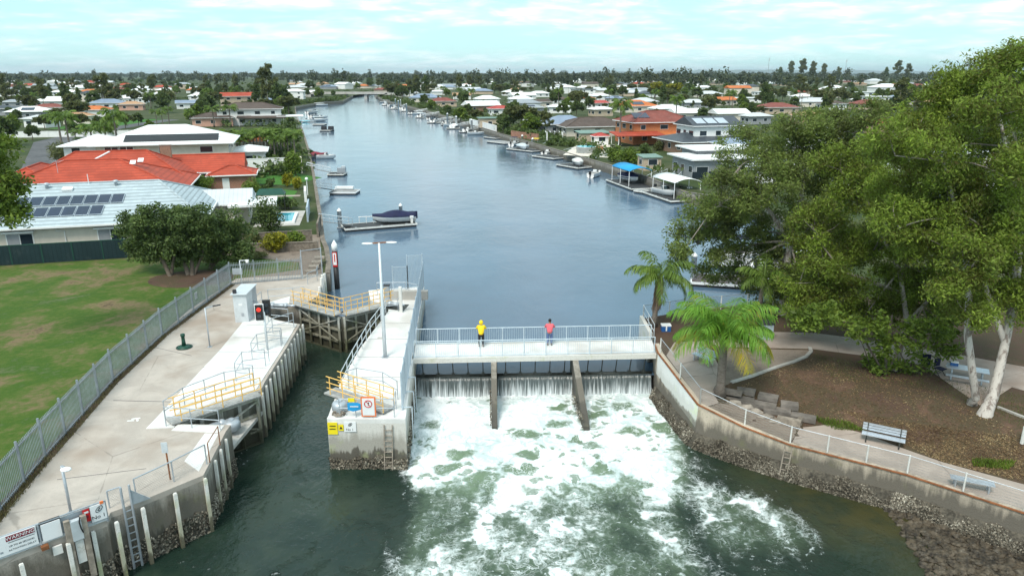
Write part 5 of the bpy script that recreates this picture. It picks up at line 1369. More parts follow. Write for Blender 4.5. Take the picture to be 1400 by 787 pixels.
c = atg(1397,606); t = thing('short_post', 'short pale post standing in leaf litter', 'post', c); MB().tube([c, c+Vector((0,0,.9))], .09, 8).build('post', 'white_worn', t)

# ---- palms on the right bank
q = atg(894,446); palm('slender_palm', 'slender palm with dead frond skirt at the footbridge end', 3.75, 2.9, 15, 'frond', lean=(.25,0), loc=q, r0=.20, r1=.15, leaf=.75, skirt=2.0, seg=20, wd=.05, e0=(-.1,1.2), tipdroop=1.15)
q = atg(984,540); palm('bright_palm', 'bright green palm with yellowing tips on the park bank', 3.7, 3.35, 30, 'frond_bright', lean=(.0,.1), loc=q, r0=.27, r1=.20, leaf=.95, seg=38, wd=.028, dry=4, e0=(.12,1.35), tipdroop=.95)
q = atg(1050,440); palm('shaded_palm', 'drooping palm half hidden by gum foliage near the litter bin', 3.2, 2.4, 12, 'frond', lean=(.2,.1), loc=(17.6,48.6,LAND), r0=.18, r1=.14, leaf=.7, seg=16, wd=.05)

# ---- gums on the right bank
def lobes(y, lst, k=1.0, dy=1.0):
    out = []
    for i, (u,v,ru,rv) in enumerate(lst):
        yy = y+dy*R.uniform(-1,1)*1.6; c = vx(u,v,yy); f = c.y*math.cos(TILT)-(c.z-CAMH)*math.sin(TILT); s = f/FPX
        out.append((c, (ru*s*k, max(1.0,(ru+rv)*.5*s*k*.8), rv*s*k)))
    return out
def P_(u,v,y): return vx(u,v,y)
b = P_(1068,452,50); b.z = LAND
broadleaf('gum_tree', 'spreading grey-green gum with pale bare limbs behind the pontoon', b,
  [[(b,.34),(P_(1072,400,50.3),.28),(P_(1080,330,50.6),.22),(P_(1095,270,51),.15),(P_(1105,210,51),.07)],[(P_(1080,330,50.6),.16),(P_(1040,270,50.5),.11),(P_(1010,230,50.5),.05)],[(P_(1080,340,50.6),.15),(P_(1140,270,51),.1),(P_(1170,200,51.5),.05)]],
  lobes(51, [(1035,205,62,36),(1110,170,58,30),(1170,172,50,34),(985,268,48,44),(1050,262,62,44),(1130,240,60,40),(955,325,40,30),(1010,335,62,34),(1085,330,60,44),(1195,235,48,40),(1150,330,56,44),(1085,215,60,40),(965,300,46,36),(1165,215,44,30),(1085,388,46,30),(1066,425,34,16),(1040,305,56,36),(1110,345,50,40),(1000,375,60,14),(1060,385,58,22),(930,345,24,12),(1120,300,50,40)], 1.0, 1.4),
  'gum_leaf_grey', 'gum_bark', clump=.9, per=300, size=.21, asp=.34, droop=.55, fill=1.15)
b = atg(1347,566)
tb = atg(1328,553)
broadleaf('gum_tree', 'tall gum with twin white trunks rising from leaf litter', b,
  [[(b-Vector((.1,0,.5)),.50),(b+Vector((.03,0,.25)),.33),(P_(1358,540,34.6),.27),(P_(1374,470,35.4),.21),(P_(1388,400,36),.22),(P_(1395,300,36.6),.16),(P_(1375,200,37),.10),(P_(1360,130,37),.05)],
   [(tb-Vector((-.1,0,.5)),.36),(tb+Vector((0,0,.2)),.24),(P_(1334,545,34.6),.19),(P_(1323,460,35.2),.19),(P_(1325,380,36),.15),(P_(1310,300,36.6),.10),(P_(1290,220,37),.06)],
   [(P_(1374,470,35.4),.16),(P_(1350,400,36),.12),(P_(1330,340,36.5),.07)], [(P_(1393,330,36.4),.14),(P_(1420,250,37),.09),(P_(1430,180,37),.05)]],
  lobes(37, [(1345,112,58,32),(1400,105,60,44),(1290,140,50,36),(1250,180,46,38),(1320,180,66,44),(1395,190,60,50),(1245,245,52,40),(1300,258,64,42),(1380,270,60,44),(1290,325,66,38),(1365,345,56,42),(1410,330,40,60),(1230,300,46,36),(1340,405,46,28),(1400,410,40,36),(1385,78,34,18),(1225,200,44,36),(1275,205,56,40),(1335,250,56,40),(1345,300,60,36),(1290,285,56,36),(1400,350,46,40),(1365,150,60,36),(1260,300,40,34)], 1.0, 1.5)+lobes(34.6, [(1385,415,40,34),(1330,425,38,28),(1390,330,44,44),(1330,355,44,34),(1392,235,44,44),(1300,390,36,24)], 1.0, .6),
  'gum_leaf', 'gum_bark', clump=.8, per=330, size=.18, asp=.34, droop=.6, fill=1.2)
b = atg(1222,508)
broadleaf('gum_tree', 'leaning olive gum between the grey gum and the twin trunk gum', b,
  [[(b,.2),(P_(1240,440,41),.16),(P_(1230,370,42.5),.13),(P_(1200,310,43.5),.08),(P_(1180,260,44),.04)],[(P_(1240,440,41),.12),(P_(1280,400,42),.09),(P_(1262,330,42.5),.05)],[(P_(1232,400,42),.11),(P_(1150,370,43),.08),(P_(1120,330,44),.04)]],
  lobes(43.5, [(1175,275,54,38),(1120,310,46,36),(1180,345,60,40),(1240,350,50,44),(1120,375,52,34),(1200,400,64,32),(1265,395,50,36),(1150,225,46,26),(1090,410,44,20),(1225,290,44,40),(1190,250,44,30),(1280,330,50,40),(1150,400,54,30),(1240,415,54,26),(1300,425,40,26),(1330,395,40,30),(1120,430,44,18),(1180,430,50,18)], 1.0, 1.2),
  'gum_leaf', 'limb_bark', clump=.8, per=300, size=.19, asp=.34, droop=.55, fill=1.15)
b = atg(1210,512)
broadleaf('shrubby_tree', 'low shrubby tree with open leafy branches over the leaf litter', b,
  [[(b,.09),(P_(1213,470,39.3),.08),(P_(1220,430,39.6),.05)],[(b,.07),(P_(1240,460,39.3),.05),(P_(1262,420,39.8),.03)],[(b,.06),(P_(1185,470,39.3),.05),(P_(1160,440,39.8),.03)]],
  lobes(39.6, [(1130,432,44,18),(1180,440,44,22),(1215,465,36,22),(1258,455,40,24),(1295,440,36,20),(1190,495,28,14),(1245,500,34,16),(1090,435,30,14),(1290,480,20,12)], 1.0, .8),
  'bright_leaf', 'bark', clump=.6, per=75, size=.24, asp=.45, droop=.35, fill=.85)
# ================================================================== houses
MT['roof_blue'] = tiles('pale_blue_grey_tiles', (.48,.56,.60), .24, 0, .18, grime=(.26,.30,.33), gr=.5, dark=.75)
MT['roof_red'] = tiles('bright_red_tiles', (.50,.080,.040), .27, 0, .32, grime=(.24,.06,.04), gr=.65, dark=.55)
MT['roof_red_pink'] = tiles('pink_red_tiles', (.52,.085,.07), .14, 0, .2, grime=(.28,.06,.05), dark=.4)
MT['roof_orange'] = tiles('orange_tiles', (.66,.20,.06), .14, 0, .25, grime=(.35,.12,.05), gr=.3)
MT['roof_tan'] = tiles('tan_tiles', (.55,.33,.19), .14, 0, .25)
MT['roof_brown'] = tiles('brown_tiles', (.12,.085,.07), .14, 0, .3)
MT['roof_redbrown'] = tiles('red_brown_tiles', (.28,.08,.06), .14, 0, .3)
MT['roof_dark'] = tiles('charcoal_roof_sheet', (.060,.070,.085), 0, .45, .2, rough=.45, gr=.15)
MT['roof_grey'] = tiles('grey_roof_sheet', (.33,.36,.39), 0, .5, .18, rough=.5, gr=.25)
MT['roof_bluegrey'] = tiles('blue_grey_roof_sheet', (.24,.30,.40), 0, .5, .18, rough=.5, gr=.2)
MT['roof_white'] = tiles('white_roof_sheet', (.80,.80,.80), 0, .45, .06, rough=.5, gr=.08, dark=.22)
MT['roof_lightgrey'] = tiles('pale_grey_roof_sheet', (.58,.60,.62), 0, .5, .12, rough=.5, gr=.2, dark=.3)
MT['roof_green'] = tiles('green_grey_roof_sheet', (.20,.30,.26), 0, .5, .15)
MT['w_cream'] = plain('cream_render', (.66,.60,.52), .8, var=.08)
MT['w_white'] = plain('white_render', (.78,.78,.77), .8, var=.06)
MT['w_grey'] = plain('grey_render', (.30,.31,.33), .8, var=.1)
MT['w_tan'] = plain('tan_render', (.50,.40,.30), .8, var=.1)
MT['w_pink'] = plain('pink_brick', (.60,.35,.27), .85, var=.1)
MT['brick_red'] = bricks('red_brown_brick', (.36,.16,.10), (.27,.11,.07), (.42,.36,.30))
MT['brick_orange'] = bricks('orange_brick', (.56,.19,.06), (.44,.14,.05), (.42,.30,.2))
MT['brick_brown'] = bricks('brown_brick', (.30,.17,.11), (.22,.12,.08), (.36,.30,.25))
MT['solar'] = plain('solar_cell', (.015,.018,.045), .18, .0, .25, 2, spec=.7)
MT['frame_white'] = MT['white']

def rot2(x, y, a): return (x*math.cos(a)-y*math.sin(a), x*math.sin(a)+y*math.cos(a))
HOUSES = []
def roof_mesh(w, d, z, rise, kind, o=.55, inset=None, cx=0, cy=0, rz=0):
    """hip or gable roof over w x d at eave height z; ridge along the longer side"""
    mb = MB(); W, D = w/2+o, d/2+o; sw = D > W
    if sw: W, D = D, W
    i = (D if kind == 'hip' else 0) if inset is None else inset
    i = min(i, W-.05)
    t = .16
    if kind == 'flat':
        mb.box((0,0,z+.12), (2*W,2*D,.24))
    elif kind == 'skillion':
        vs = [(-W,-D,z),(W,-D,z),(W,D,z+rise),(-W,D,z+rise)]; mb.add(vs+[(x,y,q-t) for x,y,q in vs], [(0,1,2,3),(7,6,5,4),(0,4,5,1),(1,5,6,2),(2,6,7,3),(3,7,4,0)])
    else:
        zb = z-t
        mb.add([(-W,-D,z),(W,-D,z),(W,D,z),(-W,D,z),(-W+i,0,z+rise),(W-i,0,z+rise),(-W,-D,zb),(W,-D,zb),(W,D,zb),(-W,D,zb)],
               [(0,1,5,4),(2,3,4,5),(1,2,5),(3,0,4),(9,8,7,6),(0,6,7,1),(1,7,8,2),(2,8,9,3),(3,9,6,0)])
    vs = []
    for x, y, q in mb.v:
        if sw: x, y = -y, x
        x, y = rot2(x, y, rz); vs.append((x+cx, y+cy, q))
    mb.v = vs
    return mb
def house(label, loc, rz, blocks, short=None, wins=True, name='house', group=None):
    """blocks: dict(c=(x,y), w, d, z0, h, roof, rise, kind, wall, inset, o, storeys)"""
    t = thing(name, label, 'house', (loc[0],loc[1],GZ), rz, group)
    HOUSES.append((loc[0], loc[1], short or label))
    for b in blocks:
        cx, cy = b.get('c',(0,0)); w, d, z0, h = b['w'], b['d'], b.get('z0',0), b['h']; kind = b.get('kind','hip'); rise = b.get('rise', min(w,d)*.19)
        mb = MB(); mb.box((cx,cy,z0+h/2-.02), (w,d,h))
        if kind == 'gable':
            lw, ld = (w,d) if w >= d else (d,w)
            for s in (-1,1):
                g = [(s*(lw/2-.01),-ld/2,0),(s*(lw/2-.01),ld/2,0),(s*(lw/2-.01),0,rise*.93)]
                if w < d: g = [(-y,x,z) for x,y,z in g]
                g = [(x+cx,y+cy,z+z0+h-.03) for x,y,z in g]; mb.add(g, [(0,1,2)])
        if not b.get('open'): mb.build('wall', b['wall'], t, local=True)
        else:
            for sx_ in (-1,1):
                for sy_ in (-1,1): MB().box((cx+sx_*(w/2-.15),cy+sy_*(d/2-.15),z0+h/2),(.14,.14,h)).build('post', b['wall'], t, local=True)
        rm = roof_mesh(w, d, z0+h, rise, kind, b.get('o',.55), b.get('inset'), cx, cy); rf = rm.build('roof', b['roof'], t, local=True)
        W, D = w/2+b.get('o',.55), d/2+b.get('o',.55)
        if kind in ('hip','gable') and 'tile' in MT[b['roof']].name and loc[1] < 330:
            e = rm.v; mb = MB()
            for p, q in ((4,5),)+(((0,4),(3,4),(1,5),(2,5)) if kind == 'hip' else ()): mb.tube([Vector(e[p])+Vector((0,0,.02)), Vector(e[q])+Vector((0,0,.02))], .13, 6)
            mb.build('ridge_cap', b['roof'], t, local=True)
        if kind in ('hip','gable') and b.get('gutter',True):
            mb = MB(); z = z0+h-.05
            for p, q in (((-W,-D),(W,-D)),((W,-D),(W,D)),((W,D),(-W,D)),((-W,D),(-W,-D))): mb.beam((cx+p[0]*1.004,cy+p[1]*1.004,z),(cx+q[0]*1.004,cy+q[1]*1.004,z),.12,.17)
            mb.build('gutter', b.get('gut','white'), t, local=True)
        if wins and not b.get('open'):
            for st in range(b.get('storeys',1)):
                zc = z0+1.55+st*2.75
                for face, ln in (('f',w),('l',d),('r',d)):
                    n = b.get('win', max(1,int(ln/4.2)))
                    for i in range(n):
                        s = -ln/2+(i+.5)*ln/n+R.uniform(-.3,.3); ww = R.choice((1.4,1.8,2.2)); hh = 1.15
                        if face == 'f': c = (cx+s,cy-d/2,zc); dm = (ww,.07,hh); dg = (ww-.14,.03,hh-.14); off = (0,-.035,0)
                        else:
                            sg = -1 if face == 'l' else 1; c = (cx+sg*w/2,cy+s,zc); dm = (.07,ww,hh); dg = (.03,ww-.14,hh-.14); off = (sg*.035,0,0)
                        wn = MB().box(Vector(c), dm).build('window', 'white', t, local=True)
                        MB().box(Vector(c)+Vector(off), dg).build('pane', 'glass', wn, local=True)
    return t
def local_panel(t, name, mat, p, w, d, z, slope, th=.05, parent=None, axis='f'):
    """panel lying on the front slope: p = centre (x,y) in the house frame"""
    mb = MB(); a = math.atan(slope); c = math.cos(a)
    vs = []
    for dz in (0, th):
        for sx_, sy_ in ((-1,-1),(1,-1),(1,1),(-1,1)):
            vs.append((p[0]+sx_*w/2, p[1]+sy_*d/2*c - dz*math.sin(a), z+sy_*d/2*math.sin(a)+dz*c))
    mb.add(vs, [(3,2,1,0),(4,5,6,7),(0,1,5,4),(1,2,6,5),(2,3,7,6),(3,0,4,7)])
    return mb.build(name, mat, t, local=True)

# ---- blue tiled house with solar panels
bh = house('low house with pale blue tile roof and two rows of solar panels', (-47.2,79.0), .285,
  [dict(w=25,d=17.0,h=2.75,roof='roof_blue',wall='w_cream',rise=3.0,inset=5.6,o=.7,win=0),
   dict(c=(12.2,5.2),w=9,d=7,h=2.45,roof='roof_lightgrey',wall='w_cream',rise=1.3,kind='gable',o=.5,win=1),
   dict(c=(17.3,2.2),w=4.6,d=5.2,h=2.35,roof='roof_white',wall='white',kind='flat',open=True,o=.4)], 'the blue tiled house')
sl = 3.0/9.2
for row, (yy, n, x0) in enumerate(((-4.0,8,-4.9),(-6.35,9,-7.8))):
    for i in range(n):
        x = x0+1.28*i; z = 2.75+(yy+9.2)*sl+.07
        p = local_panel(bh, 'solar_panel_frame', 'alu', (x,yy), 1.20, 2.0, z, sl, .05)
        local_panel(p, 'cells', 'solar', (x,yy), 1.10, 1.88, z+.055, sl, .012)
for x, y, k in ((-5.6,-1.2,0),(-1.2,-1.5,0),(-3.3,-.9,1),(3.4,-.8,1),(.6,-.3,2)):
    z = 2.75+(y+9.2)*sl
    if k == 0: local_panel(bh, 'skylight', 'white', (x,y), 1.0, .7, z+.05, sl, .2)
    elif k == 1: MB().lathe((x,y,z), [(.16,0),(.16,.3),(.3,.34),(.3,.52),(.1,.6)], 12).build('roof_vent', 'galv', bh, True, local=True)
    else: MB().tube([(x,y,z-.05),(x,y,z+1.1)], .035, 6).build('vent_pipe', 'white', bh, local=True)
for x, w_ in ((-4.2,2.4),(3.9,2.4),(-11.0,2.2)):
    wn = MB().box((x,-8.52,1.45),(w_,.09,1.35)).build('window', 'white', bh, local=True); MB().box((x-w_*.24,-8.58,1.45),(w_*.44,.03,1.2)).build('screen_pane', 'w_grey', wn, local=True); MB().box((x+w_*.24,-8.58,1.45),(w_*.44,.03,1.2)).build('pane', 'glass', wn, local=True)
    MB().box((x,-8.75,2.3),(w_+.4,.5,.12)).build('awning', 'white', bh, local=True)
MB().tube([(-.9,-8.6,2.6),(-.9,-8.6,2.2),(-.2,-8.6,2.2),(-.2,-8.6,.2)], .05, 6).build('downpipe', 'white', bh, local=True)
MB().box((-7.6,-8.72,.75),(.75,.32,.65)).build('air_conditioner', 'white', bh, local=True)
# ---- red tiled house
rh = house('sprawling house with bright red tile roof and brick chimney', (-55.5,103), .285,
  [dict(c=(-2.5,-5.0),w=23,d=15,h=2.7,roof='roof_red',wall='w_cream',rise=3.5,inset=9.0,o=.7,win=2),
   dict(c=(-2.2,4.6),w=21,d=13.0,h=2.72,roof='roof_red',wall='w_cream',rise=3.7,inset=6.5,o=.7,win=2),
   dict(c=(8.4,10.4),w=13.5,d=8.0,h=2.68,roof='roof_red',wall='brick_brown',rise=2.3,kind='gable',o=.7,win=2),
   dict(c=(-12.0,3.0),w=8,d=14,h=2.66,roof='roof_red',wall='w_cream',rise=2.2,o=.7,win=1)], 'the red tiled house')
MB().box((4.6,8.0,5.6),(1.5,.9,2.4)).build('chimney', 'brick_brown', rh, local=True)
MB().box((4.6,8.0,6.85),(1.7,1.1,.12)).build('chimney_cap', 'concrete_grey', rh, local=True)
for x, y in ((2.6,-6.1),(3.5,-5.6)): local_panel(rh, 'skylight', 'white', (x,y), .7, 1.0, 2.7+(y+13.2)*(3.5/8.2)+.06, 3.5/8.2, .08)
MB().beam((-12.2,-5.6,3.76),(-5.9,-5.0,6.22),.35,.12).build('valley_flashing', 'white', rh, local=True)
MB().beam((-5.3,1.4,4.80),(-2.4,4.4,6.36),.35,.12).build('valley_flashing', 'white', rh, local=True)
mb = MB(); mb.tube([(-6.0,-8.0,4.6),(-6.0,-8.0,6.6)],.03,5); mb.beam((-6.7,-8.0,6.5),(-5.3,-8.0,6.5),.03,.03); mb.beam((-6.5,-8.0,6.35),(-5.5,-8.0,6.35),.03,.03); mb.build('tv_aerial', 'galv', rh, local=True)
# ---- brick garage with small red roof
gh = house('small brick garage with hipped red roof and white door', (-43.6,112.5), .285, [dict(w=6.3,d=5.4,h=2.5,roof='roof_red',wall='brick_red',rise=1.15,o=.5,win=0)], 'the brick garage', name='garage')
MB().box((-.9,-2.73,1.05),(1.0,.06,2.0)).build('door', 'white', gh, local=True)
# ---- white two storey house
wh = house('white two storey house with wide white roof and black pool-heating panel', (-63.8,136), .285,
  [dict(w=21.5,d=15,h=5.4,roof='roof_white',wall='w_cream',rise=2.9,inset=8.5,o=1.0,storeys=2,win=3,gut='white'),
   dict(c=(-12.5,1.0),w=8,d=11,h=5.2,roof='roof_white',wall='w_white',rise=1.5,o=.8,storeys=2,win=2),
   dict(c=(13.5,5.0),w=6,d=8,h=2.9,roof='roof_white',wall='w_white',rise=.9,o=.6,win=1)], 'the white two storey house')
local_panel(wh, 'pool_heater_panel', 'black', (1.4,-5.9), 15.5, 2.9, 5.4+(-5.9+8.5)*(2.9/8.5)+.06, 2.9/8.5, .05)
for i, x in enumerate((-8.3,-5.9)):
    wn = MB().box((x,-7.60,4.1),(2.3,.1,2.0)).build('window', 'white', wh, local=True)
    for a in (-.55,.55):
        for b in (-.5,.5): MB().box((x+a,-7.67,4.1+b),(.95,.03,.85)).build('pane', 'glass', wn, local=True)
oh = house('low house with orange roof tucked behind the white two storey house', (-64,166), .285, [dict(w=15,d=9,h=2.7,roof='roof_orange',wall='w_cream',rise=1.8)], 'the tucked orange roof')
# ---- cream two storey house by the canal
ch = house('cream two storey house with brown roof and white balconies on the canal', (-93,262), .285,
  [dict(w=21,d=12,h=5.6,roof='roof_brown',wall='w_white',rise=2.0,storeys=2,win=4,o=.8),
   dict(c=(-12,-3),w=13,d=9,h=2.9,roof='roof_brown',wall='w_pink',rise=1.5,win=3),
   dict(c=(4,-8),w=15,d=4,h=2.8,roof='roof_brown',wall='white',kind='skillion',rise=.6,open=True),
   dict(c=(13.5,-4),w=8,d=9,h=2.9,roof='roof_white',wall='white',kind='flat',open=True)], 'the cream canal house')
MB().box((5,-6.5,3.3),(9,.08,.9)).build('balcony_rail', 'white', ch, local=True)

# ================================================================== ground round the houses
def flat(name, pts, z, mat, th=.03):
    return struct(MB().prism(pts, z-th, z), name, mat)
flat('lawn', [(-27,17.3),(-21.2,25.8),(-22.1,30),(-23.6,38.8),(-24.4,46.4),(-24.8,52),(-24.4,60.5),(-19.6,63.8),(-20.5,66.5),(-30,69.8),(-37.4,68.1),(-48.1,65.0),(-75,57.5),(-75,17)], GZ+.02, 'lawn')
flat('bank_ground', [(-24.3,60.7),(-17.1,62.3),(-18.0,66),(-19.7,72),(-21.6,79),(-28,77),(-30,70),(-20.4,66.6),(-19.5,63.9)], GZ+.024, 'sand')
flat('garden_lawn', [(-47,119),(-36,116),(-33.0,125),(-40.5,131.5),(-50,132)], GZ+.03, 'garden_lawn')
flat('garden_lawn', [(-38,98),(-31,98.5),(-33.0,110),(-38,113),(-43,108)], GZ+.034, 'garden_lawn')
flat('garden_path', [(-41,103.6),(-31.2,105.0),(-31.4,106.2),(-41,104.8)], GZ+.05, 'path')
flat('pool_paving', [(-30.5,83),(-25.3,84),(-27.2,93.5),(-32,92.5)], GZ+.04, 'concrete_grey')
flat('road', [(-200,118),(-78,112),(-74,124),(-104,180),(-116,196),(-128,240),(-131,290),(-137,290),(-136,236),(-126,192),(-114,172),(-92,135),(-200,140)], GZ+.03, 'asphalt')
flat('nature_strip', [(-88,150),(-102,180),(-98,190),(-84,160)], GZ+.03, 'garden_lawn')
flat('nature_strip', [(-100,140),(-118,170),(-134,190),(-165,175),(-125,142)], GZ+.028, 'garden_lawn')
flat('nature_strip', [(-135,240),(-139,292),(-160,292),(-152,240)], GZ+.028, 'garden_lawn')
# dark green boundary fence
t = thing('boundary_fence', 'dark green sheet metal fence between the lawn and blue tiled house', 'fence', (-48,65,GZ))
F0, F1 = Vector((-62,61.2,GZ)), Vector((-37.2,68.4,GZ))
MT['fence_green'] = tiles('dark_green_fence_sheet', (.012,.030,.036), 0, .35, .15, rough=.5, gr=.1)
n = 10
for i in range(n):
    a, b = F0.lerp(F1,i/n), F0.lerp(F1,(i+1)/n); MB().beam(a+UP*.95, b+UP*.95, .04, 1.8).build('sheet_panel', 'fence_green', t); MB().box(b+UP*.95, (.09,.09,1.95), .28).build('post', 'green_metal', t)
MB().beam(F0+UP*1.88, F1+UP*1.88, .07, .07).build('rail', 'green_metal', t)
# garden walls and fences by the bank
def wallthing(name, label, a, b, h, mat, th=.2, z=GZ):
    a = Vector((*a,z)); b = Vector((*b,z)); t = thing(name, label, 'wall' if 'wall' in name else 'fence', a); d = (b-a)
    MB().beam(a+UP*h/2, b+UP*h/2, th, h).build('panel', mat, t); MB().beam(a+UP*(h+.04), b+UP*(h+.04), th+.1, .08).build('capping', mat, t)
    n = max(1, int(d.length/3))
    for i in range(n+1): MB().box(a+d*i/n+UP*(h/2+.05), (th+.14,th+.14,h+.1), math.atan2(d.y,d.x)).build('pier', mat, t)
    return t
wallthing('garden_wall', 'long white rendered wall behind the small lawn', (-52,130.5), (-41.0,134), 2.4, 'w_white')
wallthing('garden_wall', 'low white wall panel at the canal edge by the globe lamp', (-30.2,104.5), (-29.0,100.2), 1.5, 'w_white')
wallthing('paling_fence', 'grey timber paling fence above the bank by the pool', (-26.3,92), (-24.9,86.2), 1.7, 'fence_blue', .08)
wallthing('paling_fence', 'dark timber fence along the bank below the yellow-green shrubs', (-30.3,72.0), (-21.3,74.5), 1.4, 'timber', .08)
wallthing('bank_wall', 'grey timber retaining wall stepping down to the lock fence', (-29.6,70.0), (-19.9,71.2), .9, 'timber', .2)
wallthing('paling_fence', 'short timber fence between the pool and the canal', (-22.4,82.5), (-21.4,77.5), 1.5, 'timber', .08)
wallthing('bank_wall', 'pale block wall along the canal by the palm hedge', (-38.2,131), (-42.6,146), 1.3, 'w_cream')
wallthing('garden_wall', 'white street wall beyond the parked palms at far left', (-150,205), (-108,212), 1.6, 'w_white')
# swimming pool
t = thing('swimming_pool', 'turquoise swimming pool beside the canal behind the shrubs', 'swimming pool', (-28.6,87.5,GZ))
m_, nt_, b_ = nodes('pool_water'); b_.inputs['Base Color'].default_value = (.05,.42,.52,1); b_.inputs['Roughness'].default_value = .06; MT['pool_water'] = m_
MB().prism([(-30.0,84.3),(-26.2,85.1),(-27.5,91.2),(-31.0,90.5)], GZ, GZ+.28).build('coping', 'white', t); MB().prism([(-29.7,84.7),(-26.6,85.4),(-27.8,90.8),(-30.7,90.1)], GZ+.1, GZ+.285).build('water', 'pool_water', t)
# canopy, lamp, bins, timber bits
t = thing('shade_canopy', 'dark green canvas garden canopy beside the white patio roof', 'canopy', (-31,93,GZ))
MB().add([(-33.2,92,GZ+2.2),(-29.6,93,GZ+2.2),(-30.2,95.6,GZ+2.2),(-33.8,94.6,GZ+2.2),(-33.0,93.4,GZ+2.9),(-30.3,94.1,GZ+2.9)], [(0,1,5,4),(2,3,4,5),(1,2,5),(3,0,4)]).build('cover', 'green_metal', t)
for x, y in ((-33.1,92.1),(-29.7,93.0),(-30.3,95.5),(-33.7,94.5)): MB().tube([(x,y,GZ),(x,y,GZ+2.2)], .05, 6).build('post', 'black', t)
t = thing('garden_lamp', 'white globe lamp post at the canal edge of the garden', 'lamp', (-30.4,106.3,GZ)); MB().tube([(-30.4,106.3,GZ),(-30.4,106.3,GZ+2.2)], .06, 8).build('post', 'white', t); MB().ball((-30.4,106.3,GZ+2.4), .24, 12, 8).build('globe', 'white', t, True)
t = thing('wheelie_bin', 'dark green wheelie bin beside the street behind the red tiled house', 'bin', (-80.5,124,GZ)); MB().prism([(-81.3,123.3),(-79.7,123.3),(-79.7,124.7),(-81.3,124.7)], GZ, GZ+2.0).build('body', 'green_metal', t); MB().box((-80.5,124,GZ+2.08),(1.75,1.55,.14)).build('lid', 'green_metal', t)
# bank steps seen through the far fence
t = thing('bank_steps', 'pale timber steps down the bank beyond the pavement end fence', 'steps', (-18.2,64,GZ))
for i in range(4): MB().box((-18.3+.02*i,63.0+1.0*i,GZ+.12+.16*i),(.9,.8,.16),.2).build('tread', 'timber_pale', t)

# ================================================================== planting on the left
b = at(233,378,GZ)
def fig(label, b, tr, lb):
    return broadleaf('fig_tree', label, b, tr, lb, 'fig_leaf', 'bark', clump=.8, per=190, size=.24, asp=.5, droop=.25, fill=1.25)
yb = 62.5
fig('dense dark rounded tree at the left of the lawn clump', at(233,378,GZ), [[(at(233,378,GZ),.2),(P_(222,355,61.7),.16),(P_(200,325,62),.08)],[(at(234,377,GZ),.16),(P_(238,350,61.8),.12),(P_(225,315,62),.06)]],
  lobes(62, [(188,322,28,22),(205,302,36,18),(232,308,34,22),(222,335,36,18),(180,305,18,14),(245,298,26,14),(185,342,22,12),(215,350,26,10)], 1.0, .8))
fig('dense dark multi-trunked tree in the middle of the lawn clump', at(261,377,GZ), [[(at(258,377,GZ),.22),(P_(250,352,62.6),.17),(P_(238,320,63),.08)],[(at(263,377,GZ),.2),(P_(262,345,62.6),.13),(P_(262,310,63),.06)],[(at(265,376,GZ),.14),(P_(276,350,62.6),.11),(P_(285,320,63),.05)]],
  lobes(63, [(262,296,36,16),(285,312,32,22),(258,325,34,20),(275,340,30,14),(240,340,22,14),(258,350,34,11),(285,330,30,18)], 1.0, .8))
fig('dense dark rounded tree at the right of the lawn clump', at(288,368,GZ), [[(at(288,368,GZ),.2),(P_(292,345,64.3),.15),(P_(300,315,65),.07)],[(at(289,367,GZ),.15),(P_(306,345,64.3),.1),(P_(318,325,65),.05)]],
  lobes(65, [(305,302,28,18),(320,322,26,20),(302,330,28,18),(328,342,18,14),(300,347,24,12),(322,350,18,8)], 1.0, .8))
mb = MB(); c = at(262,381,GZ); mb.lathe((c.x,c.y,GZ+.005), [(2.9,.02),(2.4,.06),(.4,.08)], 20); mb.v = [(c.x+(x-c.x)*1.25, y, z) for x,y,z in mb.v]; struct(mb, 'mulch_bed', 'litter')
bl = Vector((-39.5,43,GZ))
broadleaf('street_tree', 'yellow-green tree with drooping edge leaves at the far left of the lawn', bl, [[(bl,.25),(bl+Vector((1.2,.5,3.5)),.2),(P_(-25,255,44),.12),(P_(-25,215,44),.06)]],
  lobes(44, [(-10,215,34,30),(-5,262,36,34),(-22,300,40,26),(-40,240,40,60),(12,285,24,16),(18,245,16,24),(8,195,20,12)], 1.0, .8), 'bright_leaf', 'bark', clump=.75, per=150, size=.26, asp=.45, droop=.35, fill=1.1)
def bushpx(label, u, v, w, h, mat, n=900, size=.2, name='shrub', **kw):
    c = at(u,v,GZ); s = (c.y*math.cos(TILT)-(GZ-CAMH)*math.sin(TILT))/FPX
    return bush(name, label, (c.x,c.y,GZ), (w*s/2,w*s/2,h*s*.62), mat, n, size, **kw)
bushpx('large dark bushy shrub in front of the pool', 370, 318, 48, 48, 'dark_leaf', 2600, .28)
bushpx('broad yellow-green shrub beside the fig clump', 378, 345, 46, 32, 'yellow_leaf', 2200, .26)
bushpx('mid green shrub between yellow-green shrub and bank fence', 405, 338, 34, 22, 'bright_leaf', 1500, .26)
bushpx('olive shrub behind the fig clump near the yellow-green shrub', 345, 340, 30, 28, 'olive_leaf', 1500, .26)
bushpx('clipped yellow shrub left of its twin by the small lawn', 393, 255, 20, 20, 'yellow_leaf', 1300, .28, group='yellow shrubs by the lawn')
bushpx('clipped yellow shrub nearer the canal by globe lamp', 407, 259, 18, 18, 'yellow_leaf', 1300, .28, group='yellow shrubs by the lawn')
bushpx('broad bright green tree-like shrub at the canal end of white wall', 405, 241, 34, 34, 'bright_leaf', 2400, .4)
bushpx('wide green shrub beside the brick garage and red roof', 268, 266, 52, 26, 'bright_leaf', 2400, .34)
bushpx('dark green shrub at the foot of the garage wall', 293, 270, 22, 12, 'dark_leaf', 900, .3)
bushpx('leafy green shrub right of the brick garage', 344, 267, 34, 24, 'bright_leaf', 1900, .3)
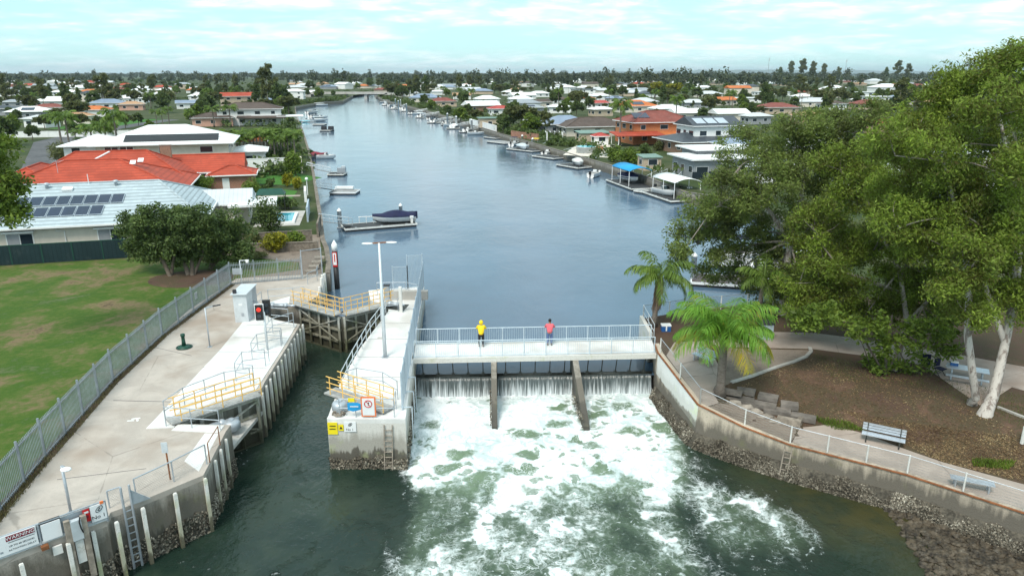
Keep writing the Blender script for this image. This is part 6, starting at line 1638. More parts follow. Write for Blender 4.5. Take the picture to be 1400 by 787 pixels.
bushpx('round clipped dark shrub on the small lawn', 371, 255, 14, 12, 'dark_leaf', 900, .25)
bushpx('low rusty-green shrub in the flower bed', 320, 274, 30, 10, 'olive_leaf', 900, .3)
bushpx('low green shrub in the flower bed near the topiary', 345, 276, 24, 9, 'bright_leaf', 900, .3)
bushpx('spreading green shrub by the garden canopy', 395, 285, 42, 14, 'dark_leaf', 1300, .3)
bushpx('round green hedge shrub on the street corner', 75, 247, 20, 14, 'bright_leaf', 900, .4)
t = bushpx('mushroom shaped dark topiary on a short trunk', 363, 266, 18, 14, 'dark_leaf', 1200, .24, name='topiary'); 
c = at(363,268,GZ)
bushpx('small yellow shrub beside the wheelie bin', 64, 244, 8, 6, 'yellow_leaf', 400, .4)
bushpx('dark ground shrub under the wall by the bank steps', 352, 352, 40, 8, 'olive_leaf', 900, .2)
# palms behind the red roof
pp = palm('street_palm', 'stock palm kept out of the finished scene', 10, 3.6, 14, 'frond', split=False, r0=.24, r1=.17, seg=12, leaf=1.15, wd=.12, tipdroop=1.1)
def palmpx(label, u, vb, vt, wpx, group=None, name=None):
    c = at(u,vb,GZ); f = (c.y*math.cos(TILT)-(GZ-CAMH)*math.sin(TILT))/FPX; h = (vb-vt)*f*.98
    return place(pp, c, R.uniform(0,6), label, group, (wpx*f/5.2, wpx*f/5.2, h/10.2))
PG = 'palms along the street behind the red roof'
for a in (('tall street palm with drooping crown above the red roof left end',165,224,158,34),('street palm just left of the tall drooping palm',150,222,172,30),('street palm leaning over the road, second from red roof',130,218,175,30),
          ('short street palm low over the red roof hip',140,228,196,26),('street palm with full crown between two taller ones',120,214,190,26),('tall thin street palm above the blue house ridge',98,216,160,30),('street palm standing highest at the left of the row',85,200,158,32),('short street palm beside the grey-leaved palm',106,205,180,22)):
    palmpx(*a, group=PG)
c = at(88,226,GZ); bush('feather_palm', 'grey-green feathery low palm at the road edge', (c.x,c.y,GZ), (3.2,3.2,3.0), 'olive_leaf', 1500, .9, cat='palm', asp=.1)
PG2 = 'palms far along the street'
for a in (('small far palm on the green verge, left of three',215,172,152,14),('small far palm on the green verge, middle of three',223,173,154,13),('small far palm on the green verge, right of three',232,172,149,15),
          ('palm in front of the cream canal house, left one',293,174,148,20),('palm in front of the cream canal house, right one',316,174,147,22),('far slender palm beside the bushy trees left',262,176,153,14)):
    palmpx(*a, group=PG2)
# row of cane palms (hedge): each palm its own clump
for i in range(11):
    u = 312+9.2*i; palmpx(['first','second','third','fourth','fifth','sixth','seventh','eighth','ninth','tenth','eleventh'][i]+' cane palm of the palm screen behind the white wall, counted from the white house', u, 219-R.uniform(0,3), 186+R.uniform(-4,4), 26, 'palm screen behind the white wall')
for i in range(10):
    u = 316+9.2*i; palmpx(['first','second','third','fourth','fifth','sixth','seventh','eighth','ninth','tenth'][i]+' cane palm in the back row of the palm screen, from the white house', u, 213-R.uniform(0,2), 182+R.uniform(-4,4), 24, 'back row of the palm screen')

# weeds in the dirt strip under the palisade fence
MT['weed'] = foliage('dry_weeds', [(.1,(.06,.05,.025)),(.6,(.13,.12,.045)),(1,(.24,.20,.10))], .1)
wp = []
for a, b in zip(FP, FP[1:]):
    d = (b-a).normalized(); n = Vector((d.y,-d.x,0)); wp.append([(a.x-n.x*.25,a.y-n.y*.25),(b.x-n.x*.25,b.y-n.y*.25),(b.x+n.x*.42,b.y+n.y*.42),(a.x+n.x*.42,a.y+n.y*.42)])
    flat('dirt_strip', [(a.x-n.x*.3,a.y-n.y*.3),(b.x-n.x*.3,b.y-n.y*.3),(b.x+n.x*.33,b.y+n.y*.33),(a.x+n.x*R.uniform(.22,.42),a.y+n.y*.3)], DECK+.008, 'litter', .1)
scatter('fence_weeds', wp, 5000, 'weed', .1, DECK, tall=.16)
# ================================================================== boats and pontoons
def hull(mb, L, B, H=.75, d=.28):
    k = 9; o = len(mb.v)
    for i in range(k):
        t = i/(k-1); x = -L/2+L*t; b = B/2*(1 if t < .45 else max(.02, 1-((t-.45)/.55)**2.2)); s = H*(1+.25*t*t); kz = -d*(1-t**3)+ (s*.75)*max(0,(t-.8)/.2)**2
        mb.v += [(x,-b,s),(x,-b*.86,.10+.25*t*t),(x,0,kz),(x,b*.86,.10+.25*t*t),(x,b,s)]
    for i in range(k-1):
        for j in range(4):
            a = o+i*5+j; mb.f.append((a, a+1, a+6, a+5))
    mb.f.append((o,o+1,o+2,o+3,o+4)); return mb
def deckpts(L, B, H, z, shrink=.93):
    up = []; k = 9
    for i in range(k):
        t = i/(k-1); x = (-L/2+L*t)*shrink; b = B/2*shrink*(1 if t < .45 else max(.02, 1-((t-.45)/.55)**2.2)); up.append((x,b,H*(1+.25*t*t)+z))
    return up
def boat(name, label, loc, rz, L=5.6, B=2.1, style='open', cover='navy', trim='navy', group=None):
    t = thing(name, label, 'boat', loc, rz, group); H = .8
    hull(MB(), L, B, H).build('hull', 'hull', t, True, local=True)
    e = deckpts(L, B, H, -.03 if style != 'cover' else .02, .96 if style != 'cover' else 1.02); mb = MB(); k = len(e)
    if style == 'cover':
        rows = []
        for i, (x, b, z) in enumerate(e):
            tt = i/(k-1); pk = .16+.50*max(0, 1-abs(tt-.42)/.33)**.7+ (.12 if tt < .1 else 0)
            rows.append([(x,-b,z-.16),(x,-b*.98,z+.03),(x,-b*.5,z+pk*.86),(x,0,z+pk),(x,b*.5,z+pk*.86),(x,b*.98,z+.03),(x,b,z-.16)])
        for r in rows: mb.v += r
        for i in range(k-1):
            for j in range(6): a = i*7+j; mb.f.append((a, a+1, a+8, a+7))
        mb.f.append(tuple(range(6,-1,-1))); mb.build('cover', cover, t, True, local=True)
        MB().beam((-L/2-.25,0,.2),(-L/2-.25,0,1.1),.35,.4).build('outboard', cover, t, local=True)
        MB().beam((-L*.3,-B/2-.03,.45),(L*.3,-B/2-.03,.55),.02,.12).build('stripe', trim, t, local=True)
    else:
        mb.v += [(x,-b,z) for x,b,z in e]+[(x,b,z) for x,b,z in e]
        for i in range(k-1): mb.f.append((i, i+1, k+i+1, k+i))
        mb.build('deck', 'white_worn', t, local=True)
        MB().box((-L*.12,0,H+.06),(L*.5,B*.62,.06)).build('cockpit_floor', 'deck_grey', t, local=True)
        if style == 'cabin':
            mb = MB(); mb.prism([(-L*.15,-B*.36),(L*.22,-B*.32),(L*.3,0),(L*.22,B*.32),(-L*.15,B*.36)], H, H+.95); mb.build('cabin', 'hull', t, local=True); mb = MB(); mb.prism([(-L*.14,-B*.37),(L*.225,-B*.33),(L*.31,0),(L*.225,B*.33),(-L*.14,B*.37)], H+.45, H+.8); mb.build('cabin_window', 'screen', t, local=True)
            MB().box((-L*.02,0,H+1.0),(L*.42,B*.8,.08)).build('cabin_roof', 'hull', t, local=True)
        else:
            mb = MB(); mb.add([(L*.08,-B*.36,H),(L*.16,0,H),(L*.08,B*.36,H),(0,-B*.34,H+.5),(L*.07,0,H+.55),(0,B*.34,H+.5)], [(0,1,4,3),(1,2,5,4),(3,4,1,0),(4,5,2,1)]); mb.build('windscreen', 'screen', t, local=True)
            MB().box((-L*.02,0,H+.25),(.5,.7,.5)).build('console', 'hull', t, local=True)
            if style == 'bimini':
                MB().box((-L*.05,0,H+1.5),(L*.36,B*.85,.07)).build('bimini_top', cover, t, local=True)
                for sx_ in (-.2,.1):
                    for sy_ in (-.4,.4): MB().tube([(L*sx_,B*sy_,H),(L*sx_,B*sy_,H+1.5)], .03, 5).build('bimini_post', 'alu', t, local=True)
        mb = MB(); mb.box((-L/2-.2,0,H+.15),(.36,.38,.6)); mb.box((-L/2-.2,0,.25),(.16,.14,.9)); mb.build('outboard', 'black', t, local=True)
    return t
def pontoon(label, c, rz, L, W, mat='deck_black', group=None, z=.42, trim='white_worn', name='pontoon'):
    t = thing(name, label, 'pontoon', (c[0],c[1],-.3), rz, group)
    def lb(m): return m
    MB().box((0,0,.3+z-.03),(L-.16,W-.16,.07)).build('deck', mat, t, local=True)
    mb = MB()
    for s in (-1,1): mb.box((0,s*(W/2-.05),.3+z-.07),(L,.12,.20)); mb.box((s*(L/2-.05),0,.3+z-.072),(.12,W-.24,.19))
    mb.build('edge', trim, t, local=True)
    MB().box((0,0,.22),(L-.2,W-.2,.62)).build('float', 'rubber', t, local=True)
    for i in range(3): MB().box((-L*.35+L*.35*i,-W/2+.18,.3+z+.06),(.25,.08,.10)).build('cleat', 'galv', t, local=True)
    return t
def pile(label, x, y, h, r=.22, group=None):
    t = thing('mooring_pile', label, 'mooring pile', (x,y,-2), 0, group)
    MB().lathe((0,0,0), [(r,0),(r,h+2-.45),(r*1.08,h+2-.45),(r*1.08,h+2-.3),(.02,h+2)], 12).build('pile', 'white', t, True, local=True)
    mb = MB(); mb.lathe((0,0,2.05), [(r*1.5,0),(r*1.5,.12)], 12); mb.build('pile_collar', 'galv', t, local=True); return t
def gangway(label, a, b, w=1.0, group=None, mat='galv_light'):
    a = Vector(a); b = Vector(b); t = thing('gangway', label, 'gangway', a, 0, group); d = (b-a).normalized(); s = Vector((d.y,-d.x,0)).normalized()*w/2
    MB().beam(a, b, w, .07).build('deck', 'deck_grey', t)
    for sg in (-1,1):
        mb = MB(); mb.tube([a+s*sg+UP*.9, b+s*sg+UP*.9], .05, 6); mb.tube([a+s*sg+UP*.45, b+s*sg+UP*.45], .035, 6); n = max(2, int((b-a).length/1.4))
        for i in range(n+1): q = a.lerp(b,i/n)+s*sg; mb.tube([q, q+UP*.9], .035, 5)
        mb.build('side_rail', mat, t)
    return t
def px2(u, v, z=0): q = at(u,v,z); return q.x, q.y
# main pontoon with the navy covered boat
A0, A1 = Vector((*px2(472,316,.2),0)), Vector((*px2(571,308,.2),0))
ang = math.atan2(A1.y-A0.y, A1.x-A0.x); Lp = (A1-A0).length; nrm = Vector((-math.sin(ang), math.cos(ang), 0))
cm = A0.lerp(A1,.5)+nrm*1.7
pontoon('long dark pontoon with white edge carrying the navy covered boat', cm, ang, Lp, 3.2)
q = A0+nrm*3.0; pile('white cone-topped pile at the bank end of the long pontoon', q.x-.1, q.y, 2.6, .28); q = A1+nrm*3.7; pile('white cone-topped pile behind the navy covered boat', q.x-1.2, q.y, 2.5, .25)
q = A0.lerp(A1,.71)+nrm*1.75; boat('motor_boat', 'motor boat under a navy cover on the long pontoon', (q.x,q.y,.62), ang+math.pi, 5.4, 2.3, 'cover', 'navy', 'navy')
gangway('thin gangway from the left bank to the long pontoon', (-23.2,86.0,1.7), (A0.x+.3,A0.y+1.9,.6), .8)
t = thing('pontoon_rack', 'low white tube rack on the long pontoon', 'rack', (cm.x-2.2,cm.y,.45)); mb = MB(); 
for s in (0,.9,1.8): mb.tube([(cm.x-2.6+s,cm.y+.4,.45),(cm.x-2.6+s,cm.y+.5,1.3)], .04, 5)
mb.tube([(cm.x-2.7,cm.y+.5,1.25),(cm.x-.6,cm.y+.55,1.3)], .05, 6); mb.build('frame', 'white', t)
q = A1-(A1-A0).normalized()*.6+nrm*.5; t = thing('jet_stand', 'small white dinghy outboard stand at the end of long pontoon', 'outboard stand', (q.x,q.y,.45)); MB().box((q.x,q.y,.8),(.3,.3,.7)).build('stand', 'white_worn', t); MB().box((q.x,q.y,1.25),(.45,.3,.3)).build('cowl', 'white', t)
# other left-bank docks
def dock(lab, u0, u1, v, W, mat, bank=None, trim='white_worn'):
    a, b = Vector((*px2(u0,v,.2),0)), Vector((*px2(u1,v,.2),0)); c = a.lerp(b,.5)+Vector((0,W/2,0)); t = pontoon(lab, c, R.uniform(-.05,.05)-.05, (b-a).length, W, mat, trim=trim)
    if bank: gangway('slender gangway to the '+bank[2], (bank[0],bank[1],1.7), (a.x+.4,c.y,.55), .9)
    return c, (b-a).length
c, L = dock('low white double pontoon off the globe lamp garden', 450, 487, 265, 3.4, 'deck_grey', (-30.5,113,'low white double pontoon'), 'white')
MB_ = MB().box((c.x-.4,c.y+1.6,.75),(3.0*1.0,.9,.35)); single(MB_, 'upturned_dinghy', 'white', 'flat white dinghy on the low double pontoon', 'dinghy', (c.x,c.y+1.6,.5))
c, L = dock('small dark pontoon off the bright shrub with an engine stand', 447, 470, 240, 3.4, 'deck_black', (-39.5,139,'small dark pontoon with engine stand'))
t = thing('engine_stand', 'grey engine stand on the small dark pontoon', 'engine stand', (c.x,c.y,.45)); MB().box((c.x+.8,c.y+.4,.95),(1.6,.9,1.0)).build('body', 'galv', t); MB().box((c.x+1.2,c.y+.3,1.6),(.7,.6,.4)).build('cowl', 'galv_light', t)
x, y = px2(430,216,0); boat('motor_boat', 'maroon and white runabout by the palm screen bank', (x,y,.1), .1, 6.0, 2.2, 'cover', 'maroon', 'maroon')
x, y = px2(446,217,0); boat('motor_boat', 'small low white boat moored outside the maroon runabout', (x,y,.0), .1, 4.4, 1.8, 'open')
c, L = dock('dark square pontoon off the cream canal house', 437, 453, 179, 4.2, 'deck_black', (-71,243,'dark square pontoon'))
t = thing('pontoon_locker', 'two dark lockers on the square pontoon', 'locker', (c.x,c.y,.45)); MB().box((c.x-1,c.y,1.0),(1.6,1.8,1.2)).build('locker', 'rubber', t); MB().box((c.x+1.4,c.y,1.0),(1.6,1.8,1.2)).build('second_locker', 'rubber', t)
c, L = dock('grey pontoon with cruisers past the cream canal house', 427, 443, 171, 5, 'deck_grey', (-86,288,'grey pontoon with cruisers'))
for i, (u,v,st,L_,lab) in enumerate(((434,166,'cabin',8.5,'white cabin cruiser tied outside the grey pontoon'),(430,160,'bimini',7,'white boat with dark canopy behind the cruiser'),(438,162,'open',6.5,'low white boat right of the dark canopy boat'),(427,155,'cabin',8,'white cabin boat furthest along the cream house docks'))):
    x, y = px2(u,v,0); boat('motor_boat', lab, (x,y,.1), R.uniform(-.4,.4)+1.2*(i%2), L_, 2.8, st, 'black')
x, y = px2(414,167,0); t = thing('kayak', 'bright turquoise inflatable by the cream canal house', 'inflatable', (x,y,0)); MB().ball((x,y,.35),(3.2,1.1,.4),14,7).build('hull', 'pool_water', t, True)
for i, (u,v,st,L_,lab) in enumerate(((436,145,'cabin',11,'white cruiser on the left bank near the road bridge'),(432,142,'open',9,'grey boat behind the white cruiser near road bridge'))):
    x, y = px2(u,v,0); boat('motor_boat', lab, (x,y,.1), .2+.4*i, L_, 3.2, st, 'black')
# right bank docks (from the gums towards the bridge)
def rdock(lab, uv0, uv1, W, mat='deck_black', back=1, trim='white_worn'):
    a, b = Vector((*px2(*uv0,.2),0)), Vector((*px2(*uv1,.2),0)); an = math.atan2(b.y-a.y,b.x-a.x); n = Vector((-math.sin(an),math.cos(an),0))*back; c = a.lerp(b,.5)+n*W/2
    pontoon(lab, c, an, (b-a).length, W, mat, trim=trim); return c, an, (b-a).length
c, an, L = rdock('wide brown pontoon with white edge beneath the grey-green gum', (944,389), (1055,396), 3.4, 'deck_brown', trim='white')
pile('white pile with collar at the near corner of wide brown pontoon', *px2(947,384,.2), 3.0, .27); x, y = px2(1046,384,.2); pile('white pile half hidden by gum leaves on the brown pontoon', x, y, 2.8, .25)
c, an, L = rdock('grey pontoon beyond the brown pontoon, behind gum leaves', (972,363), (1075,369), 3.0, 'deck_grey', trim='white')
boat('motor_boat', 'white cabin boat behind the gum leaves', (28.0,69.5,.1), .2, 7.5, 2.7, 'cabin'); boat('motor_boat', 'white open boat with dark canopy behind the gum', (24.5,74,.1), .1, 6.5, 2.4, 'bimini', 'navy')
# white canopy dock
def canopy(lab, cc, an, L, W, h, mat, z=.42, arch=.55):
    t = thing('boat_canopy', lab, 'boat canopy', (cc.x,cc.y,z), an)
    mb = MB(); k = 8
    for sx_ in (-1,1):
        for j in range(k+1): a = -1+2*j/k; mb.v.append((sx_*L/2, a*W/2, h+arch*(1-a*a)))
    for j in range(k): mb.f.append((j, j+1, k+2+j, k+1+j))
    n = len(mb.v); mb.v += [(x,y,q-.10) for x,y,q in mb.v[:n]]; mb.f += [tuple(i+n for i in reversed(f)) for f in mb.f[:k]]
    for j in range(k): mb.f += [(j+n, j+1+n, j+1, j), (k+1+j, k+2+j, k+2+j+n, k+1+j+n)]
    mb.f += [(0,k+1,k+1+n,n), (k,k+n,2*k+1+n,2*k+1)]
    mb.build('canopy_top', mat, t, True, local=True)
    for sx_ in (-.95,0,.95):
        for sy_ in (-.98,.98): MB().tube([(sx_*L/2,sy_*W/2,0),(sx_*L/2,sy_*W/2,h)], .06, 6).build('post', 'white', t, local=True)
    return t
c, an, L = rdock('dark pontoon under the white boat canopy', (876,263), (917,277), 4.8)
canopy('white arched boat canopy on dark pontoon beside modern house', c+Vector((1.2,.6,0)), an, 7.5, 4.6, 2.5, 'white')
boat('motor_boat', 'white boat under the white arched canopy', (c.x-.6,c.y+.5,.5), an+.1, 5.2, 2.0, 'open'); boat('jet_ski', 'black and white jet ski under the white canopy end', (c.x+3.1,c.y-.6,.5), an+.4, 3.0, 1.2, 'open')
c2, an2, L2_ = rdock('pale narrow walkway pontoon between the two boat canopies', (866,262), (880,264), 2.0, 'deck_grey')
c, an, L = rdock('dark pontoon with pale edge under the blue boat canopy', (828,247), (863,260), 4.8)
canopy('bright blue boat canopy on white posts by the beige shed', c+Vector((.2,1.0,0)), an, 8.0, 4.2, 2.6, 'blue_cloth')
boat('motor_boat', 'white boat with navy cover under the blue canopy', (c.x,c.y+1.0,.9), an+.1, 5.5, 2.1, 'cover', 'navy')
t = thing('dock_locker', 'white locker on the corner of the blue canopy pontoon', 'locker', (c.x+4.4,c.y-1.4,.45)); MB().box((c.x+4.4,c.y-1.4,1.0),(1.0,.8,1.1)).build('body', 'white', t); MB().box((c.x+4.4,c.y-1.4,1.6),(1.1,.9,.1)).build('lid', 'white_worn', t)
gangway('pale truss gangway from the beige shed bank to the blue canopy dock', (27.3,129,1.8), (c.x+3,c.y+.5,.55), 1.4); gangway('second truss gangway beside the modern house', (28.8,125,1.8), (c.x+6,c.y-3.5,.55), 1.3)
c, an, L = rdock('dark pontoon with a white covered boat below the round pool', (760,226), (790,231), 3.8)
boat('motor_boat', 'boat under a white cover below the round pool', (c.x+1.0,c.y+.3,.5), an-.55, 5.8, 2.1, 'cover', 'white_worn'); gangway('pale truss gangway to the white covered boat', (22.5,160,1.8), (c.x+3,c.y+2,.55), 1.4)
c, an, L = rdock('empty dark pontoon with white edge along the right bank', (727,214), (757,218), 4.2); gangway('pale truss gangway to the empty dark pontoon', (18.5,176,1.8), (c.x+3.2,c.y+2,.55), 1.4)
c, an, L = rdock('dark pontoon holding a silver covered boat', (692,204), (728,208), 4.4); boat('motor_boat', 'boat under a silver-grey cover on dark pontoon', (c.x-.6,c.y,.5), an-.5, 6.2, 2.2, 'cover', 'galv_light'); x, y = px2(714,198,0); pile('white pile behind the silver covered boat', x, y, 2.8, .3); x, y = px2(728,204,0); pile('white pile at the corner of the silver boat pontoon', x, y, 3.0, .3)
boat('motor_boat', 'yellow and white runabout right of the silver covered boat', (*px2(734,203,0),.3), an+.5, 5, 2, 'bimini', 'yellow'); gangway('pale truss gangway to the silver covered boat pontoon', (13.5,194,1.8), (c.x+4.5,c.y+1.5,.55), 1.4)
c, an, L = rdock('grey pontoon with rail past the silver covered boat', (665,194), (690,197), 4.2, 'deck_grey'); gangway('long rail gangway to the grey pontoon', (4,213,1.8), (c.x+3,c.y+1,.55), 1.4)
rdock('small dark pontoon beyond the grey rail pontoon', (661,188), (678,190), 5)
OR0 = ['first','second','third','fourth','fifth','sixth']
def bank_x0(line, y):
    for a, b in zip(line, line[1:]):
        if min(a[1],b[1]) <= y <= max(a[1],b[1]) and a[1] != b[1]: return a[0]+(b[0]-a[0])*(y-a[1])/(b[1]-a[1])
    return line[-1][0]
DK = [(627,648,181,'deck_black','open','white open boat on a dark pontoon beside the tree clump'),(610,628,176,'deck_black','cover','white covered boat on dark pontoon, next past the open boat'),(583,602,168,'deck_grey','bimini','white boat with black canopy on a pale pontoon, right bank'),(602,612,171,'deck_black','open','small white boat beside the black canopy boat'),
      (567,579,161,'deck_black','open','white boat moored where the right bank bends'),(556,566,156,'deck_black','cover','dark covered boat past the bend of the right bank'),(548,556,152,'deck_grey','bimini','white boat with canopy among the marina posts'),(532,544,149,'deck_grey','cabin','white cruiser in the far right bank marina'),(521,530,144,'deck_grey','cabin','white cruiser nearest the road bridge on the right')]
for u0,u1,v,mt,st,lab in DK:
    a = px2(u0,v,.2); b = px2(u1,v,.2); L = b[0]-a[0]; c = ((a[0]+b[0])/2, a[1]+2.5)
    pontoon('pontoon below the '+lab[:lab.find(' ',18)]+' '+{'open':'hull','cover':'cover','bimini':'canopy','cabin':'cabin'}[st]+' at '+str(['first','second','third','fourth','fifth','sixth','seventh','eighth','ninth'][[d[5] for d in DK].index(lab)])+' mooring', c, .1, L, 5.5, mt)
    boat('motor_boat', lab, (c[0]+.5,c[1]-.5,.45), 1.2, min(9, L*.9), 2.4, st, 'white' if st == 'cover' and u0 > 600 else 'black')
for i, (u0,u1,v,mt,st,lab) in enumerate(DK[:6]):
    a = px2((u0+u1)/2,v,.2); q = Vector((bank_x0(RB,a[1]+4)+.5, a[1]+4, 1.75)); gangway('slender gangway to the '+OR0[i]+' small dock past the white bank wall', q, (a[0]+1,a[1]+3,.55), 1.2)
for i, (u,v,L_,st,cv,lab) in enumerate(((650,185,5.5,'open','navy','small white boat moored before the green pavilion'),(704,200,5,'bimini','navy','blue-topped boat left of the silver covered boat'),(749,213,4.6,'open','navy','small open boat on the canal side of empty pontoon'),(573,157,6.5,'cabin','navy','white cabin boat at the bend of the right bank'),(590,163,6,'cover','black','dark covered boat before the bend moorings'),(616,173,5.6,'bimini','black','white boat with dark top past the bank wall'),(552,149,7.5,'cabin','navy','white cruiser among tall marina posts'),(538,145,8,'bimini','navy','white boat behind tall marina posts'),(528,141,9,'cabin','navy','large white cruiser below the road bridge'),(815,243,4.5,'open','navy','low grey dinghy left of blue canopy dock'))):
    x, y = px2(u,v,0); boat('motor_boat', lab, (x,y+1.5,.05), R.uniform(-.5,1.4), L_, L_*.36, st, cv)
for i, (u, v) in enumerate(((545,150),(548,149),(541,147),(553,152),(556,153),(624,176),(645,181),(612,172))):
    x, y = px2(u,v,0); pile('white mooring pile among the far right bank docks', x, y, 3.4+R.random()*1.5 + (1.5 if i < 3 else 0), .35, 'mooring piles among the far docks')

# ================================================================== right bank houses
hb = house('orange brick two storey house with dark red hipped roof', (37.5,193), .25,
  [dict(w=17,d=12,h=5.5,roof='roof_redbrown',wall='brick_orange',rise=2.6,storeys=2,win=3,o=.7), dict(c=(-8.5,-8.2),w=12,d=5,h=2.7,roof='roof_red',wall='white',kind='skillion',rise=.7,open=True,o=.4), dict(c=(1.0,-8.0),w=6,d=4,h=2.6,roof='roof_orange',wall='white',kind='skillion',rise=.5,open=True,o=.3)], 'the orange brick house')
local_panel(hb, 'solar_panel', 'solar', (-5.5,-2.8), 4.2, 3.0, 5.5+(6.7-2.8)*(2.6/6.7)+.06, 2.6/6.7, .06)
h2 = house('white two storey house with charcoal roof and solar panels', (45.5,170), .25,
  [dict(w=19,d=14,h=2.8,roof='roof_dark',wall='brick_brown',rise=1.6,inset=4.5,o=.8,win=3), dict(c=(.5,1.0),w=11.5,d=9,z0=2.8,h=3.2,roof='roof_dark',wall='w_white',rise=1.9,kind='gable',o=.6,win=3)], 'the white house with charcoal roof')
for i in range(3): local_panel(h2, 'solar_panel', 'alu', (-3.4+2.8*i,-1.6), 2.4, 2.9, 6.0+(5.1-2.6)*(1.9/5.1)+.06, 1.9/5.1, .06)
house('brown tiled low house with white gutters by the right bank', (23.5,218), .25, [dict(w=19,d=12,h=2.7,roof='roof_brown',wall='w_cream',rise=2.3,o=.8,win=3), dict(c=(-6,7),w=14,d=10,h=3.0,roof='roof_bluegrey',wall='w_grey',rise=2.3,o=.6)], 'the brown tiled house')
mh = house('dark modern waterfront house with flat white roofs and glass balustrades', (35.5,128.5), .2,
  [dict(w=11,d=9,h=3.2,roof='roof_white',wall='w_grey',kind='flat',o=.8,win=3), dict(c=(4.5,6),w=12,d=7,h=4.1,roof='roof_white',wall='w_grey',kind='flat',o=1.0,win=2), dict(c=(3.5,-7.0),w=7.5,d=5,h=2.7,roof='roof_dark',wall='brick_brown',kind='hip',rise=.9,open=True,o=.5)], 'the dark modern house')
for x in (-4.6,-1.6,1.4): MB().box((x,-4.9,.75),(2.6,.06,1.1)).build('glass_balustrade', 'glass', mh, local=True)
MB().box((1,-9.6,-.3),(12,.3,1.4)).build('terrace_wall', 'w_grey', mh, local=True)
sh = house('small beige garden shed with green-grey roof on the right bank', (25.8,136.0), .2, [dict(w=3.4,d=3.2,h=2.5,roof='roof_green',wall='w_tan',kind='skillion',rise=.25,o=.25,win=1)], 'the beige shed', name='garden_shed')
house('small white hut with red roof beside the round pool', (22.2,184.5), .2, [dict(w=3.6,d=2.8,h=2.3,roof='roof_red_pink',wall='w_white',rise=.7,o=.3,win=1)], 'the red roofed hut', name='pool_hut')
house('long low shed with green-grey roof below the brown tiled house', (21.5,196), .25, [dict(w=8,d=4.5,h=2.3,roof='roof_green',wall='w_tan',kind='skillion',rise=.4,o=.3)], 'the long green shed', name='garden_shed')
x, y = px2(801,209,GZ); t = thing('round_pool', 'round above-ground pool with blue water on a pale terrace', 'swimming pool', (x,y,GZ)); MB().lathe((x,y,GZ), [(2.2,0),(2.2,1.35),(2.28,1.36),(2.28,1.45),(2.05,1.46)], 24).build('wall', 'galv_light', t, True); MB().lathe((x,y,GZ+1.3), [(2.06,0),(2.06,.19)], 24).build('water', 'pool_water', t)
flat('pool_terrace', [px2(u,v,GZ) for u,v in ((770,212),(835,216),(850,198),(790,197))], GZ+.05, 'w_cream')
x, y = px2(818,207,GZ); t = thing('planter_box', 'square terracotta planter right of the round pool', 'planter', (x,y,GZ)); MB().box((x,y,GZ+.6),(2.0,1.4,1.2)).build('box', 'brick_orange', t); MB().box((x,y,GZ+1.22),(2.2,1.6,.1)).build('rim', 'w_tan', t)
wallthing('terrace_wall', 'curved brown retaining wall below the tree clump on right bank', px2(700,187,GZ), px2(735,192,GZ), 1.6, 'brick_red', .3)
wallthing('garden_wall', 'long low white wall along the right bank past the tree clump', px2(643,170,GZ), px2(678,180,GZ), 1.8, 'w_white', .3)
house('pale green pavilion at the end of the white bank wall', px2(669,174,GZ), .2, [dict(w=7,d=5,h=3.0,roof='roof_green',wall='w_tan',kind='flat',o=.4)], 'the green pavilion', name='pavilion')
t = thing('pergola', 'white timber pergola frame beside the tree clump', 'pergola', (*px2(745,195,GZ),GZ)); x, y = px2(748,196,GZ)
for sx_ in (0,4):
    for sy_ in (0,3): MB().box((x+sx_,y+sy_,GZ+1.4),(.18,.18,2.8)).build('post', 'white', t)
for s in range(5): MB().beam((x-.4+1.2*s,y-.4,GZ+2.85),(x-.4+1.2*s,y+3.4,GZ+2.85),.12,.15).build('rafter', 'white', t)
palmpx('tall palm in front of the orange brick house', 847, 199, 143, 30, 'palms on the right bank'); palmpx('tall palm behind the white house with charcoal roof', 923, 176, 136, 20, 'palms on the right bank')
for lab, u, v, w_, h_, mt in (('broad green shrubs behind the blue boat canopy',857,224,34,24,'bright_leaf'),('rounded green shrub left of the beige shed',838,221,22,18,'bright_leaf'),('bright green shrub right of the beige shed',880,214,20,18,'dark_leaf'),('white-flowered shrub near the modern house',899,206,14,14,'olive_leaf'),('low green shrub on the pool terrace edge',845,212,18,12,'bright_leaf')):
    bushpx(lab, u, v, w_, h_, mt, 1600, .45)
